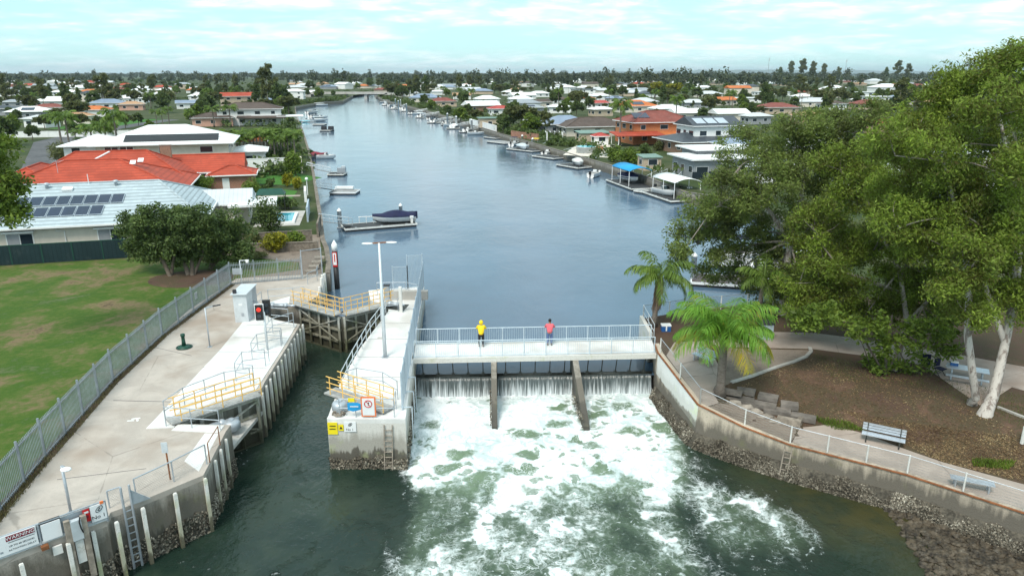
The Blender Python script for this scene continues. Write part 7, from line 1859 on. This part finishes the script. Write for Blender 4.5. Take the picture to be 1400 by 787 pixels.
# ================================================================== far suburb
OR = ['first','second','third','fourth','fifth','sixth','seventh','eighth','ninth','tenth','eleventh','twelfth']
def fpx(c, z=GZ): return (c.y*math.cos(TILT)-(z-CAMH)*math.sin(TILT))/FPX
DESC = {'roof_white':'white','roof_lightgrey':'pale grey','roof_grey':'grey','roof_bluegrey':'blue-grey','roof_orange':'orange','roof_tan':'tan','roof_red':'red','roof_redbrown':'dark red','roof_red_pink':'pink-red','roof_brown':'brown','roof_dark':'charcoal','roof_green':'green-grey'}
AUTO = []
FAR = []   # (x, y, w, d, phrase)
FHS = [ # u, v(base), width px, roof, wall, kind, storeys, solar, rz
 (33,163,52,'roof_white','w_grey','hip',1,1,.3),(47,175,28,'roof_lightgrey','w_white','hip',1,0,1.3),(63,156,40,'roof_redbrown','w_cream','hip',1,0,.2),(66,146,46,'roof_white','w_white','hip',1,0,.35),
 (126,160,36,'roof_orange','w_white','hip',1,0,.1),(122,139,24,'roof_dark','w_cream','hip',2,1,.2),(142,149,44,'roof_bluegrey','w_white','hip',1,0,.3),(176,151,30,'roof_tan','w_pink','hip',1,0,.3),(176,141,38,'roof_white','w_white','hip',1,0,.2),
 (148,134,26,'roof_tan','w_cream','gable',1,0,.1),(252,149,26,'roof_bluegrey','w_white','gable',1,0,.4),(272,137,32,'roof_white','w_white','hip',1,0,.25),(320,146,40,'roof_red','w_tan','gable',2,0,.5),(218,123,22,'roof_red','w_cream','hip',1,0,.1),(219,134,22,'roof_white','w_white','gable',1,0,.9),
 (103,170,26,'roof_tan','w_cream','hip',1,0,.3),(16,147,26,'roof_grey','w_grey','hip',1,0,.2),(2,158,30,'roof_dark','w_grey','hip',1,0,.2),(12,132,28,'roof_white','w_white','hip',1,0,.1),(84,131,30,'roof_white','w_white','hip',1,0,.3),(40,128,30,'roof_grey','w_grey','hip',1,0,.2),(98,124,26,'roof_white','w_cream','gable',1,0,.2),(66,122,24,'roof_lightgrey','w_white','hip',1,0,.5),(38,120,22,'roof_red','w_cream','hip',1,0,.2),(10,122,26,'roof_redbrown','w_tan','hip',1,0,.2),(92,116,20,'roof_white','w_white','hip',1,0,.2),(70,114,18,'roof_white','w_white','hip',1,0,.4),(190,128,24,'roof_white','w_white','hip',1,0,.2),
 (368,145,28,'roof_bluegrey','w_white','hip',1,0,.3),(340,138,20,'roof_orange','w_cream','hip',1,0,.2),(402,136,24,'roof_white','w_white','hip',2,0,.1),(414,120,22,'roof_lightgrey','w_white','hip',1,0,.2),(448,122,22,'roof_bluegrey','w_grey','hip',1,1,.1),(468,122,22,'roof_white','w_white','gable',2,0,.9),(496,121,17,'roof_orange','w_cream','hip',1,0,.2),(485,117,18,'roof_white','w_white','hip',1,0,.2),(512,121,16,'roof_grey','w_cream','hip',1,0,.2),(425,131,22,'roof_white','w_white','hip',1,0,.5),(440,117,16,'roof_tan','w_tan','hip',1,0,.1),(520,127,18,'roof_redbrown','w_tan','hip',1,0,.3),
 (580,140,42,'roof_bluegrey','w_cream','hip',1,1,.1),(604,146,36,'roof_redbrown','w_tan','hip',1,0,.2),(631,136,24,'roof_tan','w_white','gable',1,0,.1),(657,153,44,'roof_white','brick_brown','gable',1,0,.4),(683,158,20,'roof_red_pink','w_white','hip',1,0,.3),(560,132,22,'roof_lightgrey','w_white','hip',1,0,.2),(600,122,18,'roof_white','w_white','hip',1,0,.1),(598,130,18,'roof_white','w_white','hip',1,0,.3),(636,121,20,'roof_white','w_white','hip',1,0,.3),
 (725,156,34,'roof_grey','w_grey','hip',1,1,.2),(733,166,30,'roof_dark','w_white','hip',1,0,.2),(712,142,32,'roof_white','w_white','hip',1,0,.2),(740,147,28,'roof_brown','w_cream','hip',1,0,.2),(764,143,30,'roof_brown','w_white','hip',1,0,.3),(798,141,28,'roof_orange','w_white','hip',1,0,.2),(798,132,30,'roof_dark','w_white','flat',2,0,.1),(822,159,26,'roof_white','w_tan','hip',1,0,.4),(870,154,56,'roof_orange','w_cream','hip',1,1,.2),(915,158,44,'roof_white','w_white','hip',1,0,.3),(940,165,40,'roof_white','w_cream','gable',1,0,.2),(1000,166,46,'roof_white','w_cream','gable',1,0,.2),(991,144,34,'roof_orange','w_cream','gable',1,0,.5),(1018,141,44,'roof_white','w_white','flat',1,0,.1),(877,130,70,'roof_grey','w_white','hip',1,0,.2),(1058,131,44,'roof_white','w_white','flat',1,0,.2),(1066,156,50,'roof_redbrown','w_tan','hip',1,0,.2),(1036,170,34,'roof_lightgrey','w_grey','hip',1,0,.3),(950,148,34,'roof_lightgrey','w_grey','hip',1,0,.2),(842,141,24,'roof_bluegrey','w_cream','hip',1,1,.2),(818,149,24,'roof_red_pink','w_white','gable',1,0,.7),(765,155,30,'roof_white','w_white','hip',1,0,.1),(700,131,26,'roof_white','w_white','hip',1,0,.2),(737,133,26,'roof_white','w_white','hip',1,0,.3),(705,127,18,'roof_tan','w_cream','hip',1,0,.3),(820,137,26,'roof_white','w_white','hip',1,0,.3),(905,124,24,'roof_white','w_white','hip',1,0,.1),(955,113,20,'roof_white','w_white','hip',1,0,.1),(930,112,18,'roof_white','w_white','hip',1,0,.2),
 (1216,184,44,'roof_red_pink','w_pink','gable',1,0,1.2),(1202,147,30,'roof_white','w_white','flat',2,0,.2),(1183,138,22,'roof_white','w_white','flat',2,0,.1),(1216,128,42,'roof_white','w_white','hip',2,0,.2),(1198,115,20,'roof_lightgrey','w_white','hip',2,0,.1),(1258,121,22,'roof_redbrown','w_tan','hip',1,0,.2),(1165,134,34,'roof_white','w_cream','flat',1,0,.2),(1140,150,34,'roof_brown','w_white','hip',1,0,.3),(1110,170,40,'roof_tan','w_pink','hip',1,0,.3),(1100,138,26,'roof_white','w_white','hip',1,0,.2),(1240,210,60,'roof_white','w_white','hip',1,0,.3),(1120,215,60,'roof_grey','w_white','hip',2,0,.3),(1180,260,70,'roof_white','w_white','gable',1,0,.2),(1320,230,70,'roof_lightgrey','w_cream','hip',1,0,.3),(1010,215,50,'roof_bluegrey','w_white','hip',1,0,.25),(1060,250,50,'roof_white','w_white','flat',1,0,.25),(1330,290,70,'roof_white','w_grey','hip',1,0,.2)]
def rel_word(x, y, X, Y):
    """how (x,y) stands to (X,Y) as the camera sees it"""
    d = Vector((X,Y)).normalized(); a = (x-X)*d.x+(y-Y)*d.y; s = (x-X)*d.y-(y-Y)*d.x
    if abs(a) > 2.2*abs(s): return 'behind' if a > 0 else 'in front of'
    return 'right of' if s > 0 else 'left of'
SEENPH = set()
items = []
for u, v, wp, rf, wl_, kd, st, sol, rz in FHS:
    c = at(u,v,GZ); f = fpx(c); items.append((c, wp*f, rf, wl_, kd, st, sol, rz))
for it in items:
    c, W, rf, wl_, kd, st, sol, rz = it
    kn = {'hip':'hip-roofed','gable':'gabled','flat':'flat-roofed'}[kd]
    me_ = DESC[rf]+' '+('two-storey ' if st == 2 else '')+kn+' house'
    lab = me_+' in the far suburb'
    W = max(9, min(W, 26)); D = W*R.uniform(.6,.75)
    if rz > .7: W, D = D, W
    h = house(lab, (c.x, c.y+D*.5), rz, [dict(w=W, d=D, h=2.7*st+(.2 if st == 1 else .1), roof=rf, wall=wl_, kind=kd, rise=min(W,D)*.19 if kd != 'flat' else 0, storeys=st, o=.6, gutter=c.y < 420, win=3 if W > 14 else 2)], 'the '+me_, wins=c.y < 620, group='houses of the far suburb')
    AUTO.append((h, me_, c))
    if sol and kd == 'hip': local_panel(h, 'solar_panel', 'solar', (0,-D*.30), W*.3, D*.26, 2.7*st+.2+(D*.5+.6-D*.30)*(min(W,D)*.19/(min(W,D)/2+.6))+.06, min(W,D)*.19/(min(W,D)/2+.6), .08)
    FAR.append((c.x, c.y+D*.5, max(W,D), lab))
# filler houses far off
cols = ['roof_white']*6+['roof_lightgrey']*3+['roof_grey']*3+['roof_bluegrey','roof_tan','roof_orange','roof_redbrown','roof_brown','roof_red','roof_dark']
def clear(x, y, r): return all((x-a)**2+(y-b)**2 > (r+w*.55)**2 for a, b, w, _ in FAR)
def bank_x(line, y):
    for a, b in zip(line, line[1:]):
        if min(a[1],b[1]) <= y <= max(a[1],b[1]) and a[1] != b[1]: return a[0]+(b[0]-a[0])*(y-a[1])/(b[1]-a[1])
    return line[-1][0]
def on_water(x, y, m): return y < 640 and bank_x(LB,y)-m < x < bank_x(RB,y)+m
m = 0; tries = 0
while m < 135 and tries < 9000:
    tries += 1
    u = R.uniform(-10,1290); v = R.choice((R.uniform(108.5,118), R.uniform(110,130), R.uniform(118,150) if u > 560 else R.uniform(112,142))); 
    if 150 < u < 300 and v < 121 or 300 < u < 395 and v < 130 or 425 < u < 535 and v > 112 or 520 < u < 760 and v < 118 and R.random() < .7: continue
    c = at(u,v,GZ); W = R.uniform(13,20)
    if on_water(c.x,c.y,16) or not clear(c.x,c.y,W*.6): continue
    rf = R.choice(cols); kd = R.choice(('hip','hip','gable')); st = 2 if R.random() < .2 else 1
    me_ = DESC[rf]+' '+('two-storey ' if st == 2 else '')+{'hip':'hip-roofed','gable':'gabled'}[kd]+' house'
    lab = me_+' in the far suburb'
    h = house(lab, (c.x,c.y), R.uniform(0,.5), [dict(w=W,d=W*.65,h=2.8*st,roof=rf,wall=R.choice(('w_white','w_cream','w_tan')),kind=kd,rise=2.0,gutter=False,storeys=st,o=.6,win=2)], 'the distant '+me_, wins=c.y < 560, group='houses of the far suburb')
    AUTO.append((h, me_, c))
    FAR.append((c.x,c.y,W,lab)); m += 1

# ---- road bridge over the canal
yb_ = 585; a = vx(432,126.2,yb_); b = vx(522,126.6,yb_)
t = thing('road_bridge', 'low grey road bridge across the far end of canal', 'bridge', (a.x,yb_,0))
MB().box(((a.x+b.x)/2,yb_,a.z-.9),(b.x-a.x+10,9,1.1)).build('deck', 'concrete_grey', t)
for s in (-1,1): MB().box(((a.x+b.x)/2,yb_+4.3*s,a.z-.05),(b.x-a.x+10,.25,.6)).build('parapet', 'concrete_grey', t)
for u in (472,501): q = vx(u,130,yb_); MB().box((q.x,yb_,a.z/2-1.3),(2.2,7,a.z+1.2)).build('pier', 'concrete_grey', t)
for s, x in ((-1,a.x-10),(1,b.x+10)): MB().box((x,yb_,a.z/2-.6),(14,9,a.z)).build('abutment', 'concrete_grey', t)

# ================================================================== tree stock
def stock(name, H, lobes_, mat, clump, per, size, trunk=.25, asp=.6, droop=.3, fill=1.0, bk='bark'):
    return broadleaf(name, name, (0,0,0), [[((0,0,0),trunk),((.1,0,H*.3),trunk*.8),((.15,.1,H*.6),trunk*.45),((.1,0,H*.85),trunk*.15)]], lobes_, mat, bk, clump=clump, per=per, size=size, asp=asp, droop=droop, fill=fill, local=True, limbs=False)
ST = {}
ST['round'] = (stock('round_tree', 10, [((0,0,6.4),(3.6,3.4,2.8)),((-1.8,.6,4.6),(2.4,2.2,1.7)),((2.0,-.5,4.8),(2.3,2.1,1.8)),((.4,.5,8.4),(2.0,1.9,1.5))], 'dark_leaf', 1.0, 60, .75), 9.6, 8.8)
ST['gum'] = (stock('gum_tree', 16, [((0,0,12.5),(2.6,2.4,2.4)),((-2.4,.5,9.6),(2.4,2.0,1.7)),((2.5,-.4,10.6),(2.4,2.0,1.8)),((.6,.6,7.4),(2.0,1.8,1.3)),((-1.0,0,14.8),(1.7,1.6,1.2)),((2.0,.4,13.8),(1.6,1.5,1.1))], 'olive_leaf', 1.0, 55, .75, .3, .45, .5, .85, 'limb_bark'), 15.6, 9.6)
ST['bushy'] = (stock('bushy_tree', 8, [((0,0,4.6),(3.4,3.2,2.6)),((1.9,0,3.2),(2.2,2.2,1.7)),((-2.1,.3,3.0),(2.2,2.1,1.7)),((-.6,.4,6.6),(2.0,1.9,1.3))], 'bright_leaf', 1.0, 55, .7), 7.9, 8.6)
ST['spread'] = (stock('spreading_tree', 9, [((-2.6,0,6.6),(2.9,2.4,1.7)),((2.6,.4,6.4),(2.9,2.4,1.8)),((0,-.3,7.7),(2.8,2.3,1.5)),((.3,.3,5.2),(2.6,2.2,1.3))], 'olive_leaf', 1.0, 60, .7), 9.0, 11.4)
ST['tall'] = (stock('tall_tree', 14, [((0,0,10.4),(2.3,2.2,3.0)),((-.8,.2,6.6),(2.4,2.2,2.3)),((1.0,-.2,7.6),(2.2,2.1,2.3)),((.2,0,13),(1.2,1.2,1.3))], 'dark_leaf', 1.0, 60, .75), 14.2, 6.6)
ST['yellow'] = (stock('pale_tree', 7, [((0,0,4.4),(3.2,3.0,2.3)),((1.6,.2,5.6),(1.8,1.7,1.3)),((-1.7,0,3.6),(1.9,1.8,1.4))], 'yellow_leaf', .95, 45, .65), 6.8, 7.8)
KW = {'round':('dark','round-crowned tree'),'gum':('grey-green','ragged gum tree'),'bushy':('bright green','bushy tree'),'spread':('olive','spreading tree'),'tall':('dark','tall narrow tree'),'yellow':('pale yellowish','low tree')}
NT = {}
LAND_MARKS = [(x,y,p) for x,y,p in HOUSES]
def treepx(u, vb, hpx, kind, label=None, wk=1.0, group=None, c=None, hm=None):
    if c is None: c = at(u,vb,GZ)
    f = fpx(c); proto, H0, W0 = ST[kind]; H = hm or hpx*f*.985
    s = H/H0; sx_ = s*wk*R.uniform(.9,1.15)
    auto = None
    if not label:
        tone, kn = KW[kind]; big = 'large ' if H > 11 else 'small ' if H < 5.5 else ''
        auto = f"{big}{tone} {kn}"; group = 'trees of the far suburb'; label = auto+' among the far houses'
    o = place(proto, (c.x,c.y,GZ-.05), R.uniform(0,6.28), label, group, (sx_, sx_, s))
    if auto: AUTO.append((o, auto, c))
    return o
# trees one can pick out
for a in ((368,150,58,'gum','tall dark-limbed gum rising above the skyline left of the canal'),(352,148,34,'tall','tall dark tree below the skyline gum'),(382,150,36,'round','round dark tree right of the skyline gum'),(276,163,26,'round','dark round tree in front of the cream canal house street'),(285,160,30,'round','dark dense tree left of the cream canal house'),(268,168,24,'bushy','bushy green tree at the street end by cream canal house'),
  (395,158,26,'spread','olive tree between cream canal house and the water'),(385,152,20,'bushy','bushy tree behind the white patio of cream house'),(380,140,20,'round','dark tree by the far seawall corner'),
  (570,135,30,'gum','ragged gum above the far right bank'),(560,136,26,'gum','second ragged gum above the far right bank'),(550,138,22,'round','dark tree at the road bridge end'),(535,135,20,'spread','olive tree beside the road bridge'),(582,133,28,'tall','tall dark tree above the far right bank'),
  (697,178,32,'round','large dark tree clump by the right bank, left one'),(712,180,36,'spread','large olive tree clump by the right bank, middle one'),(688,182,26,'round','dark waterside tree left of the tree clump'),(726,183,28,'bushy','green waterside tree right of the tree clump'),(703,168,30,'round','dark tree behind the waterside clump'),(748,186,30,'gum','loose grey gum left of the brown tiled house'),(740,178,26,'spread','olive spreading tree beside the loose grey gum'),
  (630,166,20,'bushy','green tree at the water past the white bank wall'),(612,160,16,'round','dark bush-like tree at the far bank'),(650,168,18,'spread','olive tree above the long white bank wall'),(590,150,14,'bushy','green tree behind the far mooring'),(640,160,18,'round','dark tree behind the long white wall'),
  (788,158,20,'round','dark tree between brown roofs and orange roof'),(775,152,18,'bushy','bushy tree left of the cream gabled house'),(770,160,20,'round','dark round tree left of the brown tiled house'),(805,150,18,'round','dark round tree behind the brown tiled house'),
  (895,136,22,'yellow','pale golden tree behind the orange roofed houses'),(920,137,22,'yellow','pale golden tree right of its twin behind orange roofs'),(897,163,14,'round','dark hedge tree behind the orange brick house'),(970,158,26,'spread','olive tree behind the white charcoal-roofed house'),(960,165,18,'round','dark tree right of the white charcoal-roofed house'),(1028,160,20,'round','dark round tree before the white flat roof'),
  (1080,112,26,'gum','skyline gum at the right, first of the tall group'),(1095,113,30,'gum','skyline gum at the right, highest of the tall group'),(1110,113,27,'gum','skyline gum at the right, broad one beside the highest'),(1125,113,24,'gum','skyline gum at the right, lower one'),(1065,113,20,'tall','dark skyline tree left of the tall gum group'),(1145,113,20,'gum','ragged skyline gum near the radio mast'),(1225,113,28,'gum','round skyline gum near the tall twin gum'),(1240,113,24,'gum','skyline gum between the round one and the twin gum'),(1210,113,20,'tall','dark skyline tree left of the round gum'),
  (1235,150,36,'bushy','large bushy tree behind the pink brick house'),(1245,185,30,'yellow','yellow-green tree right of the pink brick house'),(20,182,26,'bushy','bushy green tree by the white street wall at far left'),(45,192,22,'round','dark round tree at the street wall end'),(8,200,40,'round','dark tree rising behind the far left leafy tree'),(62,178,20,'spread','olive tree behind the white street wall'),(100,186,20,'round','dark round tree among the street palms'),(112,178,22,'spread','olive tree behind the street palms'),(150,186,22,'bushy','bushy tree behind the white two storey house left end'),(190,172,18,'round','dark round tree at the street verge palms'),(205,180,16,'bushy','low bushy tree by the verge palms'),(172,176,20,'spread','olive tree left of the verge palms'),(135,176,18,'round','dark tree by the tan roof behind palms'),(25,168,18,'round','dark tree left of the white solar house'),(80,168,16,'bushy','green tree between white roofs and tan roof'),
  (1120,145,22,'spread','olive spreading tree among flat white roofs'),(1085,150,18,'round','dark round tree by the dark red roof')):
    treepx(*a)
for u, vb, hpx, k in ((424,124.5,14,'round'),(441,122,12,'gum'),(462,121,13,'round'),(479,120,14,'tall'),(489,122,9,'bushy'),(506,121,14,'round'),(518,124,16,'gum'),(530,126,16,'round'),(420,133,12,'round'),(436,134,14,'bushy'),(456,133,9,'round')): treepx(u,vb,hpx,k)
n = 0; tries = 0
while n < 780 and tries < 30000:
    tries += 1
    left = R.random() < .42
    u = R.uniform(-10,400) if left else R.uniform(520,1290)
    v = R.choice((R.uniform(107,114), R.uniform(110,132), R.uniform(116,150), R.uniform(118,172)))
    c = at(u,v,GZ)
    if on_water(c.x,c.y,7): continue
    if left and v > 155 and u > 150: continue
    if not left and v > 150 and u < 1000: continue
    near = min(((a-c.x)**2+(b-c.y)**2)**.5-w*.5 for a, b, w, _ in FAR)
    hn = min(((h[0]-c.x)**2+(h[1]-c.y)**2)**.5 for h in HOUSES)
    if near < 1.0 or hn < 9: continue
    k = R.choice(('round','round','gum','bushy','spread','spread','tall','bushy') if v > 112 else ('gum','gum','round','tall','spread'))
    if k == 'olive': k = 'spread'
    hm = {'round':R.uniform(5,9.5),'gum':R.uniform(9,17),'bushy':R.uniform(4,7.5),'spread':R.uniform(5,9),'tall':R.uniform(7,13)}[k]
    front = any((b > c.y) and (b-c.y) < 40 and abs(a-c.x) < w*.6 for a, b, w, _ in FAR)
    if front and R.random() < .8: hm = min(hm, R.uniform(2.6,4.6))
    if treepx(u, v, 0, k, c=c, hm=hm): n += 1
n = 0
while n < 26:
    left = R.random() < .4; u = R.uniform(-5,330) if left else R.uniform(560,1050); v = R.uniform(116,150); c = at(u,v,GZ)
    if on_water(c.x,c.y,7) or min(((h[0]-c.x)**2+(h[1]-c.y)**2)**.5 for h in HOUSES) < 8: continue
    n += 1
    f = fpx(c); o = place(pp, c, R.uniform(0,6), 'garden palm among the far houses', 'garden palms in the far suburb', (.8,.8,R.uniform(.6,.9))); AUTO.append((o, 'garden palm', c))
# low garden greenery between the far houses
def greenery():
    C, Rr, N = [], [], []
    while len(C) < 2600:
        u = R.uniform(-30,1300); v = R.choice((R.uniform(107,125),R.uniform(112,150),R.uniform(125,200))); c = at(u,v,GZ)
        if on_water(c.x,c.y,5) or any((h[0]-c.x)**2+(h[1]-c.y)**2 < 121 for h in HOUSES) or (v > 150 and u < 300) or c.y < 125: continue
        s = R.uniform(.7,1.9)
        if any((a-c.x)**2+(b-c.y)**2 < (w*.6+1)**2 for a, b, w, _ in FAR): continue
        m = R.randint(1,4); an = R.uniform(0,3.1)
        for i in range(m): C.append((c.x+math.cos(an)*i*s*1.3, c.y+math.sin(an)*i*s*1.3, GZ+s*.55)); Rr.append((s,s,s*.75)); N.append(26)
    for line, sg in ((RB[5:],1),(LB[2:],-1)):
        for _ in range(330):
            i = R.randrange(len(line)-1); a, b = line[i], line[i+1]; q = R.random(); x, y = a[0]+(b[0]-a[0])*q+sg*R.uniform(2,11), a[1]+(b[1]-a[1])*q
            if y < 125 or any((h[0]-x)**2+(h[1]-y)**2 < 60 for h in HOUSES): continue
            s = R.uniform(.8,1.9)
            for j in range(R.randint(1,3)): C.append((x+R.uniform(-1,1)*s, y+R.uniform(-1,1)*s, GZ+s*.6)); Rr.append((s,s,s*.85)); N.append(30)
    o = leafmesh('garden_greenery', blob_points(C, Rr, N, .5), 'dark_leaf', None, .8, .6, .2); tag(o, kind='stuff')
greenery()
# every far house, tree and palm is told by its look, by what it stands beyond and by its turn counted from the front
ANCH = [(5,'the left edge tree'),(60,'the blue tiled house'),(125,'the street palms'),(190,'the red tiled house'),(250,'the white two storey house'),(320,'the cream canal house'),(368,'the skyline gum'),(415,'the left seawall corner'),(475,'the road bridge'),(550,'the marina posts'),(605,'the white bank wall'),(660,'the green pavilion'),(710,'the waterside tree clump'),(760,'the round pool'),(805,'the brown tiled house'),(865,'the orange brick house'),(945,'the white charcoal-roofed house'),(1010,'the grey-green gum'),(1095,'the tall skyline gums'),(1160,'the right radio mast'),(1216,'the pink brick house'),(1280,'the twin trunk gum')]
ORD = OR+['thirteenth','fourteenth','fifteenth','sixteenth','seventeenth','eighteenth','nineteenth','twentieth']+['twenty-'+q for q in OR[:9]]
buckets = {}
for o, d, c in AUTO:
    u = 700+FPX*c.x/((c.y*math.cos(TILT)-(GZ-CAMH)*math.sin(TILT))); a = min(ANCH, key=lambda q: abs(q[0]-u))[1]
    buckets.setdefault((a, d), []).append((c.y, o))
for (a, d), l in buckets.items():
    l.sort(key=lambda q: q[0])
    for i, (_, o) in enumerate(l): o['label'] = f"{d} in line beyond {a}" if len(l) == 1 else f"{d}, {ORD[i]} back in line beyond {a}"
# power poles and masts
for i, (u, vb, vt) in enumerate(((777,129,116),(982,138,121),(1149,137,110),(1103,146,125),(1178,125,108),(233,112,104),(285,170,158),(1095,150,130))):
    c = at(u,vb,GZ); f = fpx(c); h = (vb-vt)*f; t = thing('power_pole', OR[i]+' timber power pole with cross arm among the far roofs, counted by placing from centre', 'power pole', c)
    t['label'] = ['power pole beside the dark flat-roofed house right of canal','power pole near the orange gabled house','power pole by the white flat roofs at right','power pole beside the dark red hip roof','power pole on the skyline near the radio mast','power pole in the left far treeline','power pole at the street end by cream canal house','power pole behind the grey-green gum crown'][i]
    MB().tube([c, c+UP*h], .16, 6, .11).build('pole', 'timber_pale', t); MB().beam(c+UP*(h-.6)-Vector((1.2,0,0)), c+UP*(h-.6)+Vector((1.2,0,0)), .12,.12).build('cross_arm', 'timber_pale', t)
for lab, u, vt, y in (('thin radio mast left of the skyline gums',1052,79,1900),('thin radio mast right of the skyline gums',1158,81,1900)):
    q = vx(u,vt,y); t = thing('radio_mast', lab, 'mast', (q.x,y,GZ)); MB().tube([(q.x,y,GZ),(q.x,y,q.z)], .9, 5, .45).build('mast', 'galv', t); MB().box((q.x,y,q.z-5),(2.5,2.5,5)).build('antenna', 'galv_light', t)
for p in ST.values(): drop(p[0])
drop(pp)
# ---- forest that reads as one mass, out to the horizon
def forest():
    vs = []
    C, Rr, N = [], [], []
    for _ in range(3400):
        y = 820*(14000/820)**(R.random()**1.25); x = R.uniform(-.80,.80)*y
        u = 700+x/y*FPX
        start = 1150 if u < 330 else 1050 if u < 620 else 850 if u < 1100 else 1100
        if y < start*R.uniform(.85,1.3): continue
        h = R.uniform(12,21)*(1.0+.25*NZ.noise(Vector((x*.002,y*.002,5)))) + (R.uniform(2,9) if R.random() < .2 else -R.uniform(0,3))
        s = max(1.0, y/1700); w = R.uniform(4.5,8)*s
        for q in range(3):
            C.append((x+R.uniform(-.6,.6)*w, y+R.uniform(-.6,.6)*w, GZ+h*R.uniform(.45,.82))); r = w*R.uniform(.5,.85); Rr.append((r, r, h*R.uniform(.22,.34))); N.append(26)
    pts = blob_points(C, Rr, N, .4)
    v = np.empty((len(pts),4,3)); n = len(pts); sz = (1.5*np.maximum(1, pts[:,1]/1500))[:,None]
    a = NR.normal(size=(n,3)); a /= np.linalg.norm(a,axis=1)[:,None]; b = np.cross(a, NR.normal(size=(n,3))); b /= np.linalg.norm(b,axis=1)[:,None]
    v[:,0] = pts-a*sz; v[:,1] = pts+b*sz*.7; v[:,2] = pts+a*sz; v[:,3] = pts-b*sz*.7
    v[...,2] = np.maximum(v[...,2], GZ+.1)
    o = rawquads('distant_forest', v, 'forest_leaf', None); tag(o, kind='stuff')
MT['forest_leaf'] = foliage('forest_leaves', [(.1,(.034,.046,.022)),(.5,(.056,.072,.034)),(1,(.10,.115,.055))], .15)
forest()
# ---- hills on the horizon
MT['hill'] = ground('forested_hill', [(.3,(.05,.07,.04)),(.7,(.08,.10,.06))], .001, .01)
mb = MB(); k = 90; y0 = 21000
for i in range(k+1):
    u = 780+480*i/k; x = (u-700)/FPX*y0*1.04
    e = max(0, math.sin(math.pi*i/k))**.4; pxh = e*(2.2+1.6*NZ.noise(Vector((i*.16,2,0)))+1.4*NZ.noise(Vector((i*.05,7,0)))+(1.6 if 930 < u < 1060 else 0)+ (1.8 if u > 1120 else 0)*e)
    z = CAMH+max(.5,pxh+1.2)*y0/FPX
    mb.v += [(x,y0-1800,GZ),(x,y0,z),(x,y0+2500,GZ)]
for i in range(k):
    for j in range(2): a = i*3+j; mb.f.append((a,a+3,a+4,a+1))
struct(mb, 'hills', 'hill')
# ---- the air
m_ = bpy.data.materials.new('haze'); m_.use_nodes = True; nt_ = m_.node_tree; nt_.nodes.remove(nt_.nodes['Principled BSDF'])
pv = nt_.nodes.new('ShaderNodeVolumePrincipled'); pv.inputs['Color'].default_value = (.80,.92,1,1); pv.inputs['Density'].default_value = 5.5e-5; pv.inputs['Anisotropy'].default_value = .3
nt_.links.new(pv.outputs[0], nt_.nodes['Material Output'].inputs['Volume']); MT['haze'] = m_
struct(MB().box((0,13900,98),(30000,28400,206)), 'haze', 'haze', 'stuff')
